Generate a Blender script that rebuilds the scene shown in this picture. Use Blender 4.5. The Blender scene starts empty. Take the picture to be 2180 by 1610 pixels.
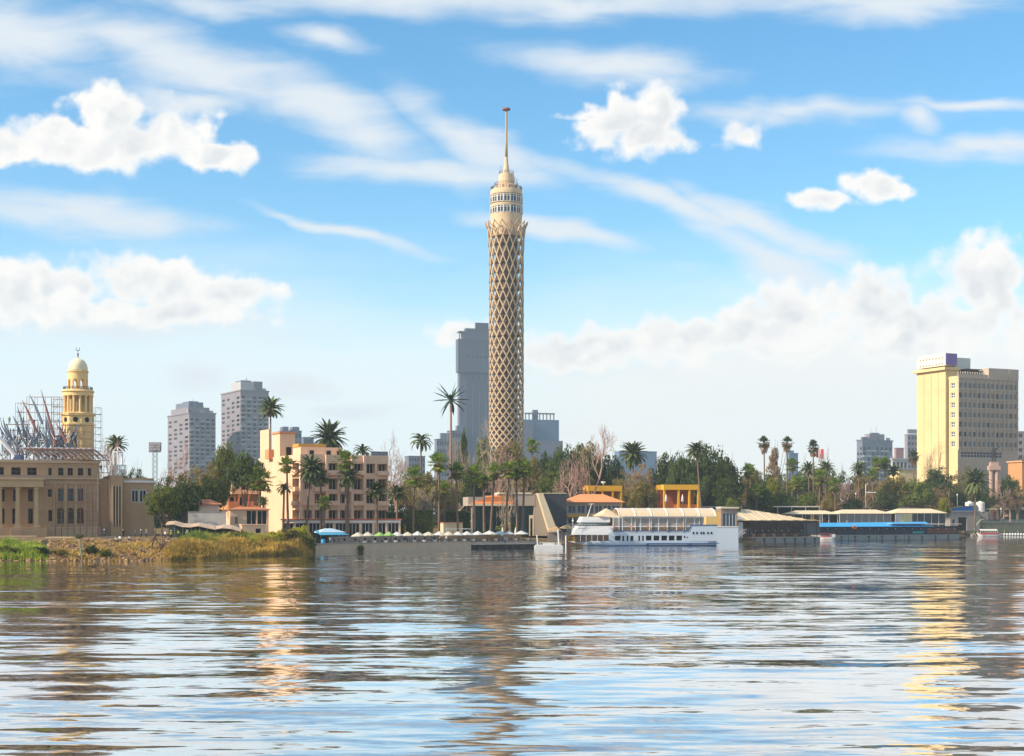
import bpy, math, random
from mathutils import Vector, Matrix
R = math.radians
random.seed(7)
scene = bpy.context.scene
col = scene.collection

# ------------------------------------------------------------------ camera
F, HX, HY, CH = 3000.0, 1090.0, 1090.0, 9.0      # focal length in photo pixels, principal column, horizon row, eye height
cam = bpy.data.objects.new('camera', bpy.data.cameras.new('camera'))
col.objects.link(cam); scene.camera = cam
cam.location = (0, 0, CH); cam.rotation_euler = (R(90), 0, 0)
cam.data.sensor_width = 36; cam.data.lens = 36 * F / 2180
cam.data.shift_y = (HY - 805) / 2180
cam.data.clip_start = 0.5; cam.data.clip_end = 20000
scene.render.resolution_x, scene.render.resolution_y = 1024, 756
scene.view_settings.view_transform = 'Standard'
try: scene.view_settings.look = 'None'
except Exception: pass
scene.view_settings.exposure = 0.42
scene.view_settings.gamma = 1
scene.cycles.caustics_reflective = False; scene.cycles.caustics_refractive = False
scene.cycles.max_bounces = 8; scene.cycles.volume_bounces = 0

# ------------------------------------------------------------------ sun and sky
SUN_EL, PHI = 33.0, 22.0                          # elevation; angle the sun stands towards the camera from due left
sdir = Vector((-math.cos(R(PHI)) * math.cos(R(SUN_EL)), -math.sin(R(PHI)) * math.cos(R(SUN_EL)), math.sin(R(SUN_EL))))
sl = bpy.data.lights.new('sun', 'SUN'); sl.energy = 4.8; sl.angle = R(0.5); sl.color = (1.0, 0.85, 0.64)
so = bpy.data.objects.new('sun', sl); col.objects.link(so)
so.rotation_euler = sdir.to_track_quat('Z', 'Y').to_euler()
so.location = (-300, 0, 400)

world = bpy.data.worlds.new('World'); scene.world = world; world.use_nodes = True
wt = world.node_tree; wt.nodes.clear()
class NT:
    def __init__(s, t): s.t = t
    def n(s, kind, **kw):
        o = s.t.nodes.new(kind)
        for k, v in kw.items(): setattr(o, k, v)
        return o
    def put(s, sock, v):
        if isinstance(v, bpy.types.NodeSocket): s.t.links.new(v, sock)
        else: sock.default_value = v
    def m(s, op, a, b=0.0, c=0.0, clamp=False):
        o = s.n('ShaderNodeMath', operation=op, use_clamp=clamp)
        s.put(o.inputs[0], a); s.put(o.inputs[1], b); s.put(o.inputs[2], c); return o.outputs[0]
    def vm(s, op, a, b=(0, 0, 0)):
        o = s.n('ShaderNodeVectorMath', operation=op); s.put(o.inputs[0], a)
        if op == 'SCALE': s.put(o.inputs['Scale'], b)
        elif op not in ('LENGTH', 'NORMALIZE'): s.put(o.inputs[1], b)
        return o.outputs['Value'] if op in ('LENGTH', 'DOT_PRODUCT') else o.outputs[0]
    def comb(s, x, y, z):
        o = s.n('ShaderNodeCombineXYZ'); s.put(o.inputs[0], x); s.put(o.inputs[1], y); s.put(o.inputs[2], z); return o.outputs[0]
    def sep(s, v):
        o = s.n('ShaderNodeSeparateXYZ'); s.put(o.inputs[0], v); return o.outputs
    def noise(s, vec, scale, detail=3, rough=0.5, dist=0.0, out='Fac'):
        o = s.n('ShaderNodeTexNoise'); s.put(o.inputs['Vector'], vec); o.inputs['Scale'].default_value = scale
        o.inputs['Detail'].default_value = detail; o.inputs['Roughness'].default_value = rough; o.inputs['Distortion'].default_value = dist
        return o.outputs[out]
    def ss(s, x, a, b, lo=0.0, hi=1.0):
        o = s.n('ShaderNodeMapRange', interpolation_type='SMOOTHSTEP'); s.put(o.inputs[0], x)
        s.put(o.inputs[1], a); s.put(o.inputs[2], b); o.inputs[3].default_value = lo; o.inputs[4].default_value = hi
        return o.outputs[0]
    def mix(s, f, a, b, mode='MIX'):
        o = s.n('ShaderNodeMix', data_type='RGBA', blend_type=mode); s.put(o.inputs[0], f)
        s.put(o.inputs[6], a); s.put(o.inputs[7], b); return o.outputs[2]
    def blob(s, P, cx, cy, rx, ry, rot=0.0):
        o = s.n('ShaderNodeMapping', vector_type='TEXTURE'); s.put(o.inputs['Vector'], P)
        o.inputs['Location'].default_value = (cx, cy, 0); o.inputs['Rotation'].default_value = (0, 0, R(rot))
        o.inputs['Scale'].default_value = (rx, ry, 1)
        return s.m('SUBTRACT', 1.0, s.vm('LENGTH', o.outputs[0]))

W = NT(wt)
tc = W.n('ShaderNodeTexCoord')
dx, dy, dz = W.sep(tc.outputs['Generated'])[:3]
ay = W.m('MAXIMUM', W.m('ABSOLUTE', dy), 0.12)
U = W.m('MULTIPLY_ADD', W.m('DIVIDE', dx, ay), 30.0, 10.9)
V = W.m('MULTIPLY_ADD', W.m('DIVIDE', dz, ay), -30.0, 10.9)
P0 = W.comb(U, V, 0.0)
wn = W.vm('SUBTRACT', W.noise(P0, 0.55, 4, 0.55, out='Color'), (0.5, 0.5, 0.5))
P = W.vm('ADD', P0, W.vm('MULTIPLY', wn, (0.9, 0.7, 0.0)))
cumulus = [(2.25,2.45,1.05,.85),(1.35,3.0,1.6,.62),(3.75,2.8,1.1,.68),(4.6,3.3,1.2,.42),(.1,3.1,1.3,.48),(2.6,3.1,2.0,.75),
 (.6,6.15,2.3,.75),(3.3,6.05,1.4,.68),(4.9,6.35,1.5,.5),(3.0,6.7,3.2,.4),
 (13.8,2.4,.95,.7),(12.9,2.75,.9,.5),(13.6,2.95,1.15,.48),(15.9,3.0,.6,.36),(12.45,2.5,.6,.14),
 (18.5,3.95,.85,.38),(17.5,4.25,.8,.3),
 (21.0,6.0,1.25,1.1),(18.7,6.4,1.2,.85),(16.6,6.85,1.6,.9),(14.4,7.25,1.7,.7),(19.6,7.0,2.6,.95),(12.5,7.45,1.8,.6),(22.5,6.9,1.4,1.3),
 (9.7,7.05,.95,.38)]
cf = None
for b in cumulus:
    v = W.m('MULTIPLY', W.blob(P, *b), min(1.0, 0.45 + b[3]))
    cf = v if cf is None else W.m('MAXIMUM', cf, v)
bill = W.n('ShaderNodeTexVoronoi', feature='SMOOTH_F1'); W.put(bill.inputs['Vector'], W.vm('ADD', P0, W.vm('SCALE', wn, 0.6)))
bill.inputs['Scale'].default_value = 2.3; bill.inputs['Smoothness'].default_value = 0.6
n1 = W.noise(P0, 1.35, 7, 0.53)
nn = W.m('ADD', W.m('MULTIPLY', W.m('SUBTRACT', n1, 0.5), 1.35), W.m('MULTIPLY', W.m('SUBTRACT', 0.42, bill.outputs['Distance']), 0.5))
n2 = W.noise(W.vm('ADD', P0, (-0.16, -0.22, 0)), 1.35, 5, 0.5)
relief = W.m('SUBTRACT', n1, n2)
cF = W.m('ADD', cf, nn)
big = W.m('SUBTRACT', W.noise(P0, 0.8, 2, 0.5), W.noise(W.vm('ADD', P0, (-0.25, -0.4, 0)), 0.8, 2, 0.5))
cD = W.ss(cF, -0.06, W.m('MULTIPLY_ADD', W.noise(P0, 0.6, 2), 0.75, 0.04))
# soft high cloud
cirrus = [(3.6,1.2,4.6,.95,17),(7.0,2.35,3.6,.75,24),(9.4,3.6,3.6,.42,4),(10.0,2.9,2.2,.6,30),(12.9,1.35,2.9,.5,5),(10.5,-.05,9.5,.55,0),(.3,.8,3.6,1.2,5),
 (17.6,2.42,3.0,.36,1),(20.8,3.25,2.6,.35,-3),(13.9,4.2,4.4,.34,17),(16.3,4.85,2.8,.42,26),(7.4,4.9,2.6,.18,14),(19.0,0.0,3.6,.5,0),
 (1.4,4.6,3.6,.6,5),(4.2,2.1,1.8,.4,4),(6.8,.9,1.2,.35,15),(16.5,5.6,3.0,.5,30),(20.5,2.3,1.8,.2,0),(17.5,8.2,6.0,1.1,0),(2.5,6.9,4.5,.6,0),(4.2,8.1,.9,.4,0),(6.2,8.2,1.1,.36,0),(7.35,8.85,1.3,.28,0),(12.3,9.1,.9,.26,0),(19.7,2.6,.5,.5,0),(12.0,5.0,2.6,.3,14)]
wc = W.vm('SUBTRACT', W.noise(P0, 0.35, 3, 0.5, out='Color'), (0.5, 0.5, 0.5))
Pc = W.vm('ADD', P0, W.vm('MULTIPLY', wc, (1.6, 1.0, 0.0)))
sf = None
for b in cirrus:
    v = W.blob(Pc, *b); sf = v if sf is None else W.m('MAXIMUM', sf, v)
mp = W.n('ShaderNodeMapping', vector_type='POINT'); W.put(mp.inputs['Vector'], P0)
mp.inputs['Rotation'].default_value = (0, 0, R(-13)); mp.inputs['Scale'].default_value = (0.32, 1.25, 1)
st = W.noise(mp.outputs[0], 1.1, 6, 0.55, 0.5)
sF = W.m('ADD', sf, W.m('MULTIPLY', W.m('SUBTRACT', st, 0.5), 1.5))
sD = W.m('MULTIPLY', W.ss(sF, -0.15, 0.95), 0.92)
# veil of thin white low over the horizon
veil = W.m('MULTIPLY', W.ss(W.m('ADD', V, W.m('MULTIPLY', W.m('SUBTRACT', W.noise(mp.outputs[0], 0.5, 4, 0.5), 0.5), 3.2)), 4.6, 8.4), 0.9)
sky = W.n('ShaderNodeTexSky', sky_type='NISHITA', sun_disc=False, sun_elevation=R(SUN_EL), sun_rotation=R(270 - PHI))
sky.altitude = 0; sky.air_density = 1.0; sky.dust_density = 0.4; sky.ozone_density = 2.0
hs = W.n('ShaderNodeHueSaturation'); W.put(hs.inputs['Color'], sky.outputs[0])
hs.inputs['Saturation'].default_value = 1.28; hs.inputs['Value'].default_value = 1.55; hs.inputs['Hue'].default_value = 0.49
SK = hs.outputs[0]
c1 = W.mix(veil, SK, (6.8, 7.5, 7.7, 1))
c2 = W.mix(sD, c1, (6.3, 6.7, 7.05, 1))
low = W.m('ADD', W.blob(Pc, 17.2, 8.7, 9.5, 2.45, -8), W.m('MULTIPLY', W.m('SUBTRACT', n1, 0.5), 0.5))
c2 = W.mix(W.m('MULTIPLY', W.ss(low, 0.0, 0.55), 0.85), c2, (7.4, 7.5, 7.35, 1))
fill_clouds = W.ss(W.noise(W.comb(dx, dy, W.m('MULTIPLY', dz, 2.2)), 2.6, 6, 0.55), 0.40, 0.62)  # clouds added outside the view to whiten the fill light
out = W.m('MAXIMUM', W.m('MAXIMUM', W.ss(W.m('ABSOLUTE', W.m('SUBTRACT', U, 10.9)), 11.5, 16.0), W.ss(V, -0.5, -3.5)), W.ss(dy, 0.1, -0.1))
c2 = W.mix(W.m('MULTIPLY', W.m('MULTIPLY', fill_clouds, out), 0.85), c2, (7.0, 6.95, 6.8, 1))
core = W.m('MULTIPLY', W.ss(cF, 0.15, 0.8), W.m('ADD', W.m('MULTIPLY', W.ss(relief, 0.12, -0.12), 0.6), W.m('MULTIPLY', W.ss(big, 0.06, -0.10), 0.6)), clamp=True)
cc = W.mix(core, (7.9, 7.75, 7.5, 1), (6.1, 6.3, 6.5, 1))
c3 = W.mix(cD, c2, cc)
bg = W.n('ShaderNodeBackground'); W.put(bg.inputs[0], c3); bg.inputs[1].default_value = 0.10
wo = W.n('ShaderNodeOutputWorld'); wt.links.new(bg.outputs[0], wo.inputs[0])

# ------------------------------------------------------------------ helpers
def X(px, Y): return (px - HX) / F * Y
def Z(py, Y): return CH + (HY - py) / F * Y
def Wd(w, Y): return w / F * Y

class MB:
    def __init__(s): s.v = []; s.f = []; s.mi = []
    def add(s, vs, fs, m=0):
        b = len(s.v); s.v += [tuple(q) for q in vs]; s.f += [tuple(b + i for i in f) for f in fs]; s.mi += [m] * len(fs); return s
    def box(s, x0, x1, y0, y1, z0, z1, m=0):
        return s.add([(x0,y0,z0),(x1,y0,z0),(x1,y1,z0),(x0,y1,z0),(x0,y0,z1),(x1,y0,z1),(x1,y1,z1),(x0,y1,z1)],
                     [(0,3,2,1),(4,5,6,7),(0,1,5,4),(1,2,6,5),(2,3,7,6),(3,0,4,7)], m)
    def quad(s, a, b, c, d, m=0): return s.add([a, b, c, d], [(0, 1, 2, 3)], m)
    def poly(s, pts, m=0): return s.add(pts, [tuple(range(len(pts)))], m)
    def tube(s, pts, rs, n=6, m=0, cap=True):
        pts = [Vector(p) for p in pts]; k = len(pts)
        if not isinstance(rs, (list, tuple)): rs = [rs] * k
        vs = []
        for i, p in enumerate(pts):
            t = (pts[min(i + 1, k - 1)] - pts[max(i - 1, 0)]).normalized()
            a = t.cross(Vector((0, 0, 1)) if abs(t.z) < 0.95 else Vector((1, 0, 0))).normalized(); b = t.cross(a)
            for j in range(n):
                an = 2 * math.pi * j / n; vs.append(p + (a * math.cos(an) + b * math.sin(an)) * rs[i])
        fs = [(i * n + j, i * n + (j + 1) % n, (i + 1) * n + (j + 1) % n, (i + 1) * n + j) for i in range(k - 1) for j in range(n)]
        if cap: fs += [tuple(range(n - 1, -1, -1)), tuple((k - 1) * n + j for j in range(n))]
        return s.add(vs, fs, m)
    def bar(s, a, b, w, m=0): return s.tube([a, b], w * 0.7, 4, m)
    def lathe(s, prof, n=24, c=(0, 0), m=0, a0=0.0):
        vs = []; k = len(prof)
        for r, z in prof:
            for j in range(n):
                an = a0 + 2 * math.pi * j / n; vs.append((c[0] + r * math.cos(an), c[1] + r * math.sin(an), z))
        fs = [(i * n + j, i * n + (j + 1) % n, (i + 1) * n + (j + 1) % n, (i + 1) * n + j) for i in range(k - 1) for j in range(n)]
        fs += [tuple(range(n - 1, -1, -1)), tuple((k - 1) * n + j for j in range(n))]
        return s.add(vs, fs, m)
    def prism(s, xz, y0, y1, m=0):                # outline in x-z, extruded along y
        n = len(xz)
        vs = [(x, y0, z) for x, z in xz] + [(x, y1, z) for x, z in xz]
        return s.add(vs, [tuple(range(n)), tuple(range(2 * n - 1, n - 1, -1))] + [(i, n + i, n + (i + 1) % n, (i + 1) % n) for i in range(n)], m)
    def slab(s, xy, z0, z1, m=0):                 # outline in x-y, extruded up
        n = len(xy)
        vs = [(x, y, z0) for x, y in xy] + [(x, y, z1) for x, y in xy]
        return s.add(vs, [tuple(range(n - 1, -1, -1)), tuple(range(n, 2 * n))] + [(i, (i + 1) % n, n + (i + 1) % n, n + i) for i in range(n)], m)
    def hip(s, x0, x1, y0, y1, z0, z1, rx, m=0, t=0.15):   # hipped roof with a ridge inset rx at each end
        ym = (y0 + y1) / 2
        vs = [(x0,y0,z0),(x1,y0,z0),(x1,y1,z0),(x0,y1,z0),(x0,y0,z0+t),(x1,y0,z0+t),(x1,y1,z0+t),(x0,y1,z0+t),(x0+rx,ym,z1),(x1-rx,ym,z1)]
        return s.add(vs, [(0,3,2,1),(0,1,5,4),(1,2,6,5),(2,3,7,6),(3,0,4,7),(4,5,9,8),(5,6,9),(6,7,8,9),(7,4,8)], m)
    def facade(s, o, u, L, H, holes, depth=0.35, m=0, arch=False):
        # wall sheet from o along unit u (outward normal (u.y,-u.x)), with openings (a,b,c,d) in metres and their reveals
        us = sorted({0.0, L, *[h[0] for h in holes], *[h[1] for h in holes]}); vs = sorted({0.0, H, *[h[2] for h in holes], *[h[3] for h in holes]})
        q = lambda a, c, d=0.0: (o[0] + u[0] * a - u[1] * d, o[1] + u[1] * a + u[0] * d, o[2] + c)
        idx = {}; vl = []
        for i, a in enumerate(us):
            for j, c in enumerate(vs): idx[i, j] = len(vl); vl.append(q(a, c))
        fl = []
        for i in range(len(us) - 1):
            for j in range(len(vs) - 1):
                ca, cc_ = (us[i] + us[i + 1]) / 2, (vs[j] + vs[j + 1]) / 2
                if not any(h[0] < ca < h[1] and h[2] < cc_ < h[3] for h in holes):
                    fl.append((idx[i, j], idx[i + 1, j], idx[i + 1, j + 1], idx[i, j + 1]))
        s.add(vl, fl, m)
        for (a, b, c, d) in holes:
            for (p1, p2) in (((a, c), (b, c)), ((b, c), (b, d)), ((b, d), (a, d)), ((a, d), (a, c))):
                s.quad(q(*p1), q(*p2), q(p2[0], p2[1], depth), q(p1[0], p1[1], depth), m)
            if arch:
                r = (b - a) / 2; cx = (a + b) / 2; K = 6
                for sg in (-1, 1):
                    pts = [(cx + sg * r, d)] + [(cx + sg * r * math.cos(math.pi / 2 * k / K), d - r + r * math.sin(math.pi / 2 * k / K)) for k in range(K + 1)]
                    s.poly([q(x, z, 0.03) for x, z in pts], m)
        return s
    def build(s, name, mats, parent=None, smooth=False, loc=None):
        me = bpy.data.meshes.new(name); me.from_pydata(s.v, [], s.f)
        if not isinstance(mats, (list, tuple)): mats = [mats]
        for q in mats: me.materials.append(q)
        if len(mats) > 1: me.polygons.foreach_set('material_index', s.mi)
        if smooth: me.polygons.foreach_set('use_smooth', [True] * len(me.polygons))
        me.update()
        o = bpy.data.objects.new(name, me); col.objects.link(o)
        if parent: o.parent = parent
        if loc: o.location = loc
        return o

def tag(o, label=None, cat=None, group=None, kind=None):
    if label: o['label'] = label
    if cat: o['category'] = cat
    if group: o['group'] = group
    if kind: o['kind'] = kind
    return o
def thing(name, label, cat, loc=(0, 0, 0), rz=0.0, group=None, scale=1.0):
    o = bpy.data.objects.new(name, None); col.objects.link(o); o.empty_display_size = 0.5
    o.location = loc; o.rotation_euler = (0, 0, rz); o.scale = (scale,) * 3 if not isinstance(scale, tuple) else scale
    return tag(o, label, cat, group)
kids = {}
def dup(root, loc, rz, label, scale=1.0, group=None):
    def cp(o, par):
        c = o.copy(); col.objects.link(c)
        if par: c.parent = par
        for ch in o.children: cp(ch, c)
        return c
    r = cp(root, None); r.location = loc; r.rotation_euler = (0, 0, rz); r.scale = (scale,) * 3 if not isinstance(scale, tuple) else scale
    r['label'] = label
    if group: r['group'] = group
    return r
def rep(src, parent, spots):                       # copies of one part at many places: (x,y,z,rz) or with scale
    for i, q in enumerate(spots):
        o = src if i == 0 else src.copy()
        if i:
            col.objects.link(o)
            for ch in src.children: c = ch.copy(); col.objects.link(c); c.parent = o
        o.parent = parent; o.location = q[:3]; o.rotation_euler = (0, 0, q[3] if len(q) > 3 else 0)
        if len(q) > 4: o.scale = q[4]

MATS = {}
def mat(name, c, rough=0.75, var=0.16, sc=0.35, spec=0.3, metal=0.0, fine=True):
    if name in MATS: return MATS[name]
    m = bpy.data.materials.new(name); m.use_nodes = True; t = m.node_tree; t.nodes.clear(); N = NT(t)
    p = N.n('ShaderNodeBsdfPrincipled'); o = N.n('ShaderNodeOutputMaterial'); t.links.new(p.outputs[0], o.inputs[0])
    g = N.n('ShaderNodeNewGeometry').outputs['Position']
    a = N.noise(g, sc, 5, 0.6)
    k = N.m('MULTIPLY_ADD', N.m('SUBTRACT', a, 0.5), var * 3.0, 1.0)
    if fine:                                       # streaks of weathering that run down the surface
        sv = N.vm('MULTIPLY', g, (2.2, 2.2, 0.18)); k = N.m('MULTIPLY', k, N.m('MULTIPLY_ADD', N.m('SUBTRACT', N.noise(sv, 1.0, 4, 0.6), 0.5), var * 1.6, 1.0))
    t.links.new(N.vm('SCALE', c[:3], k), p.inputs['Base Color'])
    p.inputs['Roughness'].default_value = rough; p.inputs['Metallic'].default_value = metal
    p.inputs['Specular IOR Level'].default_value = spec
    MATS[name] = m; return m
def glass(name, c, rough=0.12, spec=0.22):
    m = mat(name, c, rough, 0.3, 0.25, spec, fine=False); return m
def canvas(name, c, tr=0.35, var=0.06):
    if name in MATS: return MATS[name]
    m = mat(name, c, .8, var, 1, fine=False); t = m.node_tree; N = NT(t); p = [n for n in t.nodes if n.type == 'BSDF_PRINCIPLED'][0]; o = [n for n in t.nodes if n.type == 'OUTPUT_MATERIAL'][0]
    tl = N.n('ShaderNodeBsdfTranslucent'); tl.inputs[0].default_value = (*c, 1); mx = N.n('ShaderNodeMixShader'); mx.inputs[0].default_value = tr
    t.links.new(p.outputs[0], mx.inputs[1]); t.links.new(tl.outputs[0], mx.inputs[2]); t.links.new(mx.outputs[0], o.inputs[0]); return m
def leafmat(name, c1, c2, c3=None, sc=0.35, trans=0.4):
    if name in MATS: return MATS[name]
    m = bpy.data.materials.new(name); m.use_nodes = True; t = m.node_tree; t.nodes.clear(); N = NT(t)
    g = N.n('ShaderNodeNewGeometry').outputs['Position']; oi = N.n('ShaderNodeObjectInfo').outputs['Random']
    cA = N.mix(N.ss(N.noise(g, sc, 3, 0.6), 0.38, 0.62), (*c1, 1), (*c2, 1))
    cA = N.mix(N.ss(N.noise(g, 1.3, 2, 0.6), 0.5, 0.78), cA, (*(c3 or c2), 1))
    cA = N.vm('SCALE', cA, N.m('MULTIPLY_ADD', oi, 0.6, 0.95))
    d = N.n('ShaderNodeBsdfDiffuse'); t.links.new(cA, d.inputs[0])
    tr = N.n('ShaderNodeBsdfTranslucent'); t.links.new(cA, tr.inputs[0])
    mx = N.n('ShaderNodeMixShader'); mx.inputs[0].default_value = trans
    t.links.new(d.outputs[0], mx.inputs[1]); t.links.new(tr.outputs[0], mx.inputs[2])
    o = N.n('ShaderNodeOutputMaterial'); t.links.new(mx.outputs[0], o.inputs[0]); MATS[name] = m; return m

dark_glass = glass('dark_window_glass', (0.014, 0.014, 0.017), 0.25, 0.12)
blue_glass = glass('blue_window_glass', (0.05, 0.09, 0.13))
white_paint = mat('white_paint', (0.72, 0.72, 0.72), 0.5, 0.06)
steel = mat('grey_steel', (0.22, 0.22, 0.24), 0.5, 0.2, metal=0.4)
rust_steel = mat('red_primer_steel', (0.28, 0.12, 0.10), 0.7, 0.25)
concrete = mat('concrete', (0.33, 0.30, 0.26), 0.9, 0.2)
bark = mat('bark', (0.16, 0.11, 0.08), 0.95, 0.3, 1.5)
# ------------------------------------------------------------------ water
wm = bpy.data.materials.new('river_water'); wm.use_nodes = True; t = wm.node_tree; t.nodes.clear(); N = NT(t)
g = N.n('ShaderNodeNewGeometry').outputs['Position']
def slope(sx, sy, det, ax, ay, dist=0.6):
    v = N.vm('SUBTRACT', N.noise(N.vm('MULTIPLY', g, (1 / sx, 1 / sy, 1)), 1.0, det, 0.5, dist, 'Color'), (0.5, 0.5, 0.5))
    return N.vm('MULTIPLY', v, (ax, ay, 0))
sl_ = N.vm('ADD', slope(19.0, 4.6, 1, 0.30, 0.19), N.vm('ADD', slope(6.0, 1.3, 2, 0.50, 0.23), slope(1.3, 0.30, 3, 0.14, 0.10)))
calm = N.ss(N.noise(N.vm('MULTIPLY', g, (0.014, 0.03, 1)), 1.0, 3, 0.5), 0.3, 0.68, 0.4, 1.1)
nor = N.vm('NORMALIZE', N.vm('ADD', N.vm('SCALE', sl_, calm), (0, 0, 1)))
lw = N.n('ShaderNodeLayerWeight'); lw.inputs['Blend'].default_value = 0.5; t.links.new(nor, lw.inputs['Normal'])
refl = N.ss(lw.outputs['Facing'], 0.66, 0.93, 0.2, 0.99)
df = N.n('ShaderNodeBsdfDiffuse'); df.inputs[0].default_value = (0.15, 0.105, 0.06, 1)
gl = N.n('ShaderNodeBsdfGlossy'); gl.inputs['Roughness'].default_value = 0.03; gl.inputs[0].default_value = (0.97, 0.98, 1, 1); t.links.new(nor, gl.inputs['Normal'])
mx = N.n('ShaderNodeMixShader'); t.links.new(refl, mx.inputs[0]); t.links.new(df.outputs[0], mx.inputs[1]); t.links.new(gl.outputs[0], mx.inputs[2])
o = N.n('ShaderNodeOutputMaterial'); t.links.new(mx.outputs[0], o.inputs[0])
w = MB().quad((-1600, -120, 0), (1600, -120, 0), (1600, 900, 0), (-1600, 900, 0)).build('river_water', wm); tag(w, kind='structure')

# ------------------------------------------------------------------ land
shore = [(-1500,248),(-200,252),(0,257),(130,258),(250,260),(345,263),(430,270),(520,282),(600,292),(662,306),(672,314),(1005,342),(1140,352),(1300,384),(1530,420),(1745,468),(2040,530),(2180,574),(2500,600),(4200,640)]
def shoreY(px):
    for (a, ya), (b, yb) in zip(shore, shore[1:]):
        if a <= px <= b: return ya + (yb - ya) * (px - a) / (b - a)
    return 260
random.seed(3)
cols = sorted(set([p for p, _ in shore] + list(range(-150, 672, 14))))
offs = [(-1.5, -1.5), (0, -0.25), (2.5, 0.7), (6, 1.4), (11, 2.2), (18, 3.0), (26, 3.6), (60, 3.6), (200, 3.6), (900, 3.6), (2300, 3.6)]
vs, fs = [], []
for px in cols:
    Y0 = shoreY(px); nat = px < 668
    for k, (d, z) in enumerate(offs):
        Yk = Y0 + d
        xk = X(px, Y0) if abs(px) > 1400 else X(px, Yk)
        zz = z
        if not nat and k <= 7: zz = [-1.5, -0.3, 0.2, 0.8, 1.0, 1.2, 1.5, 2.6][k]
        if nat and 1 < k < 6: zz += random.uniform(-.35, .35)
        vs.append((max(-1600, min(1600, xk * (1 if k < 8 else 1.0))), min(Yk, 2750), zz))
K = len(offs)
for i in range(len(cols) - 1):
    for k in range(K - 1): fs.append((i * K + k, (i + 1) * K + k, (i + 1) * K + k + 1, i * K + k + 1))
earth = leafmat('bank_earth', (0.17, 0.11, 0.06), (0.10, 0.085, 0.05), (0.24, 0.16, 0.08), 0.2, 0.0)
tag(MB().add(vs, fs).build('ground', earth), kind='structure')

# ------------------------------------------------------------------ vegetation builders
def rnd(a, b): return random.uniform(a, b)
def leafquad(vs, fs, p, n, s, asp=1.0):
    a = n.orthogonal().normalized(); b = n.cross(a); th = rnd(0, 6.28)
    a, b = a * math.cos(th) + b * math.sin(th), b * math.cos(th) - a * math.sin(th)
    a *= s; b *= s * asp; k = len(vs)
    vs += [tuple(p - a), tuple(p - b), tuple(p + a), tuple(p + b)]; fs.append((k, k + 1, k + 2, k + 3))
def sph():
    while True:
        v = Vector((rnd(-1, 1), rnd(-1, 1), rnd(-1, 1)))
        if 0.1 < v.length < 1: return v.normalized()
def crown_mesh(nclump, nleaf, shape, size, clump=0.24, low=-0.5, gap=0.0):
    """crown in a unit ball (radius 1 wide): clumps of leaf faces; shape(v)->scale vector"""
    vs, fs = [], []
    for i in range(nclump):
        d = sph()
        if d.z < low: d.z = rnd(low, 0.2)
        r = rnd(0.4, 0.92); c = shape(d * r); cr = clump * rnd(0.65, 1.35)
        for j in range(nleaf):
            q = sph(); n = (q + sph() * 0.75).normalized()
            leafquad(vs, fs, c + Vector((q.x, q.y, q.z * .62)) * cr * (rnd(0.55, 1.08)), n, size * rnd(0.6, 1.4), rnd(0.5, 1.0))
    m = MB(); m.add(vs, fs); return m
def limbs(mb, h, spread, n=7, r=0.05, m=0):
    for i in range(n):
        an = 6.28 * i / n + rnd(-.4, .4); e = Vector((math.cos(an) * spread * rnd(.5, 1), math.sin(an) * spread * rnd(.5, 1), h + rnd(0.1, 0.75)))
        s = Vector((0, 0, h * rnd(0.55, 1.0))); mid = (s + e) / 2 + Vector((0, 0, -0.05))
        mb.tube([s, mid, e], [r, r * .6, r * .2], 5, m, False)
L_dark = leafmat('evergreen_leaves', (0.05, 0.075, 0.026), (0.085, 0.11, 0.034), (0.14, 0.15, 0.05))
L_mid = leafmat('green_leaves', (0.085, 0.11, 0.026), (0.15, 0.17, 0.038), (0.25, 0.24, 0.055))
L_olive = leafmat('olive_leaves', (0.14, 0.12, 0.04), (0.22, 0.175, 0.06), (0.34, 0.25, 0.08))
L_brown = leafmat('dry_leaves', (0.22, 0.15, 0.085), (0.32, 0.22, 0.12), (0.40, 0.30, 0.15))
L_yellow = leafmat('yellow_green_leaves', (0.20, 0.22, 0.02), (0.34, 0.32, 0.03), (0.45, 0.36, 0.04))
twig = mat('pale_pinkish_twigs', (0.42, 0.27, 0.22), 0.9, 0.25, 0.5, fine=False)
twig2 = mat('tan_twigs', (0.40, 0.32, 0.23), 0.9, 0.25, 0.5, fine=False)

def tree_proto(kind):
    """unit tree: total height 1 up, crown radius given by kind; scaled per tree"""
    crown = {'round': (130, 60, lambda d: Vector((d.x * .5, d.y * .5, .62 + d.z * .40)), 0.020, .12),
             'tall': (120, 60, lambda d: Vector((d.x * .33, d.y * .33, .58 + d.z * .44)), 0.018, .10),
             'broad': (150, 60, lambda d: Vector((d.x * .62, d.y * .55, .60 + d.z * .38)), 0.021, .125),
             'loose': (60, 46, lambda d: Vector((d.x * .5, d.y * .5, .60 + d.z * .42)), 0.016, .10),
             'high': (90, 60, lambda d: Vector((d.x * .46, d.y * .46, .70 + d.z * .31)), 0.022, .12),
             'cone': (70, 60, lambda d: Vector((d.x * .30 * (1.25 - .9 * (d.z * .5 + .5)), d.y * .30 * (1.25 - .9 * (d.z * .5 + .5)), .54 + d.z * .46)), 0.018, .075)}[kind]
    nc, nl, sh, sz, cl = crown
    c = crown_mesh(nc, nl, sh, sz, cl)
    t = MB(); t.tube([(0, 0, -.03), (.012, 0, .15), (-.01, .01, .32), (0, 0, .5)], [.032, .024, .02, .012], 7, 0, False)
    limbs(t, .34, .36, 8, .013)
    return c, t
protos = {}
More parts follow.
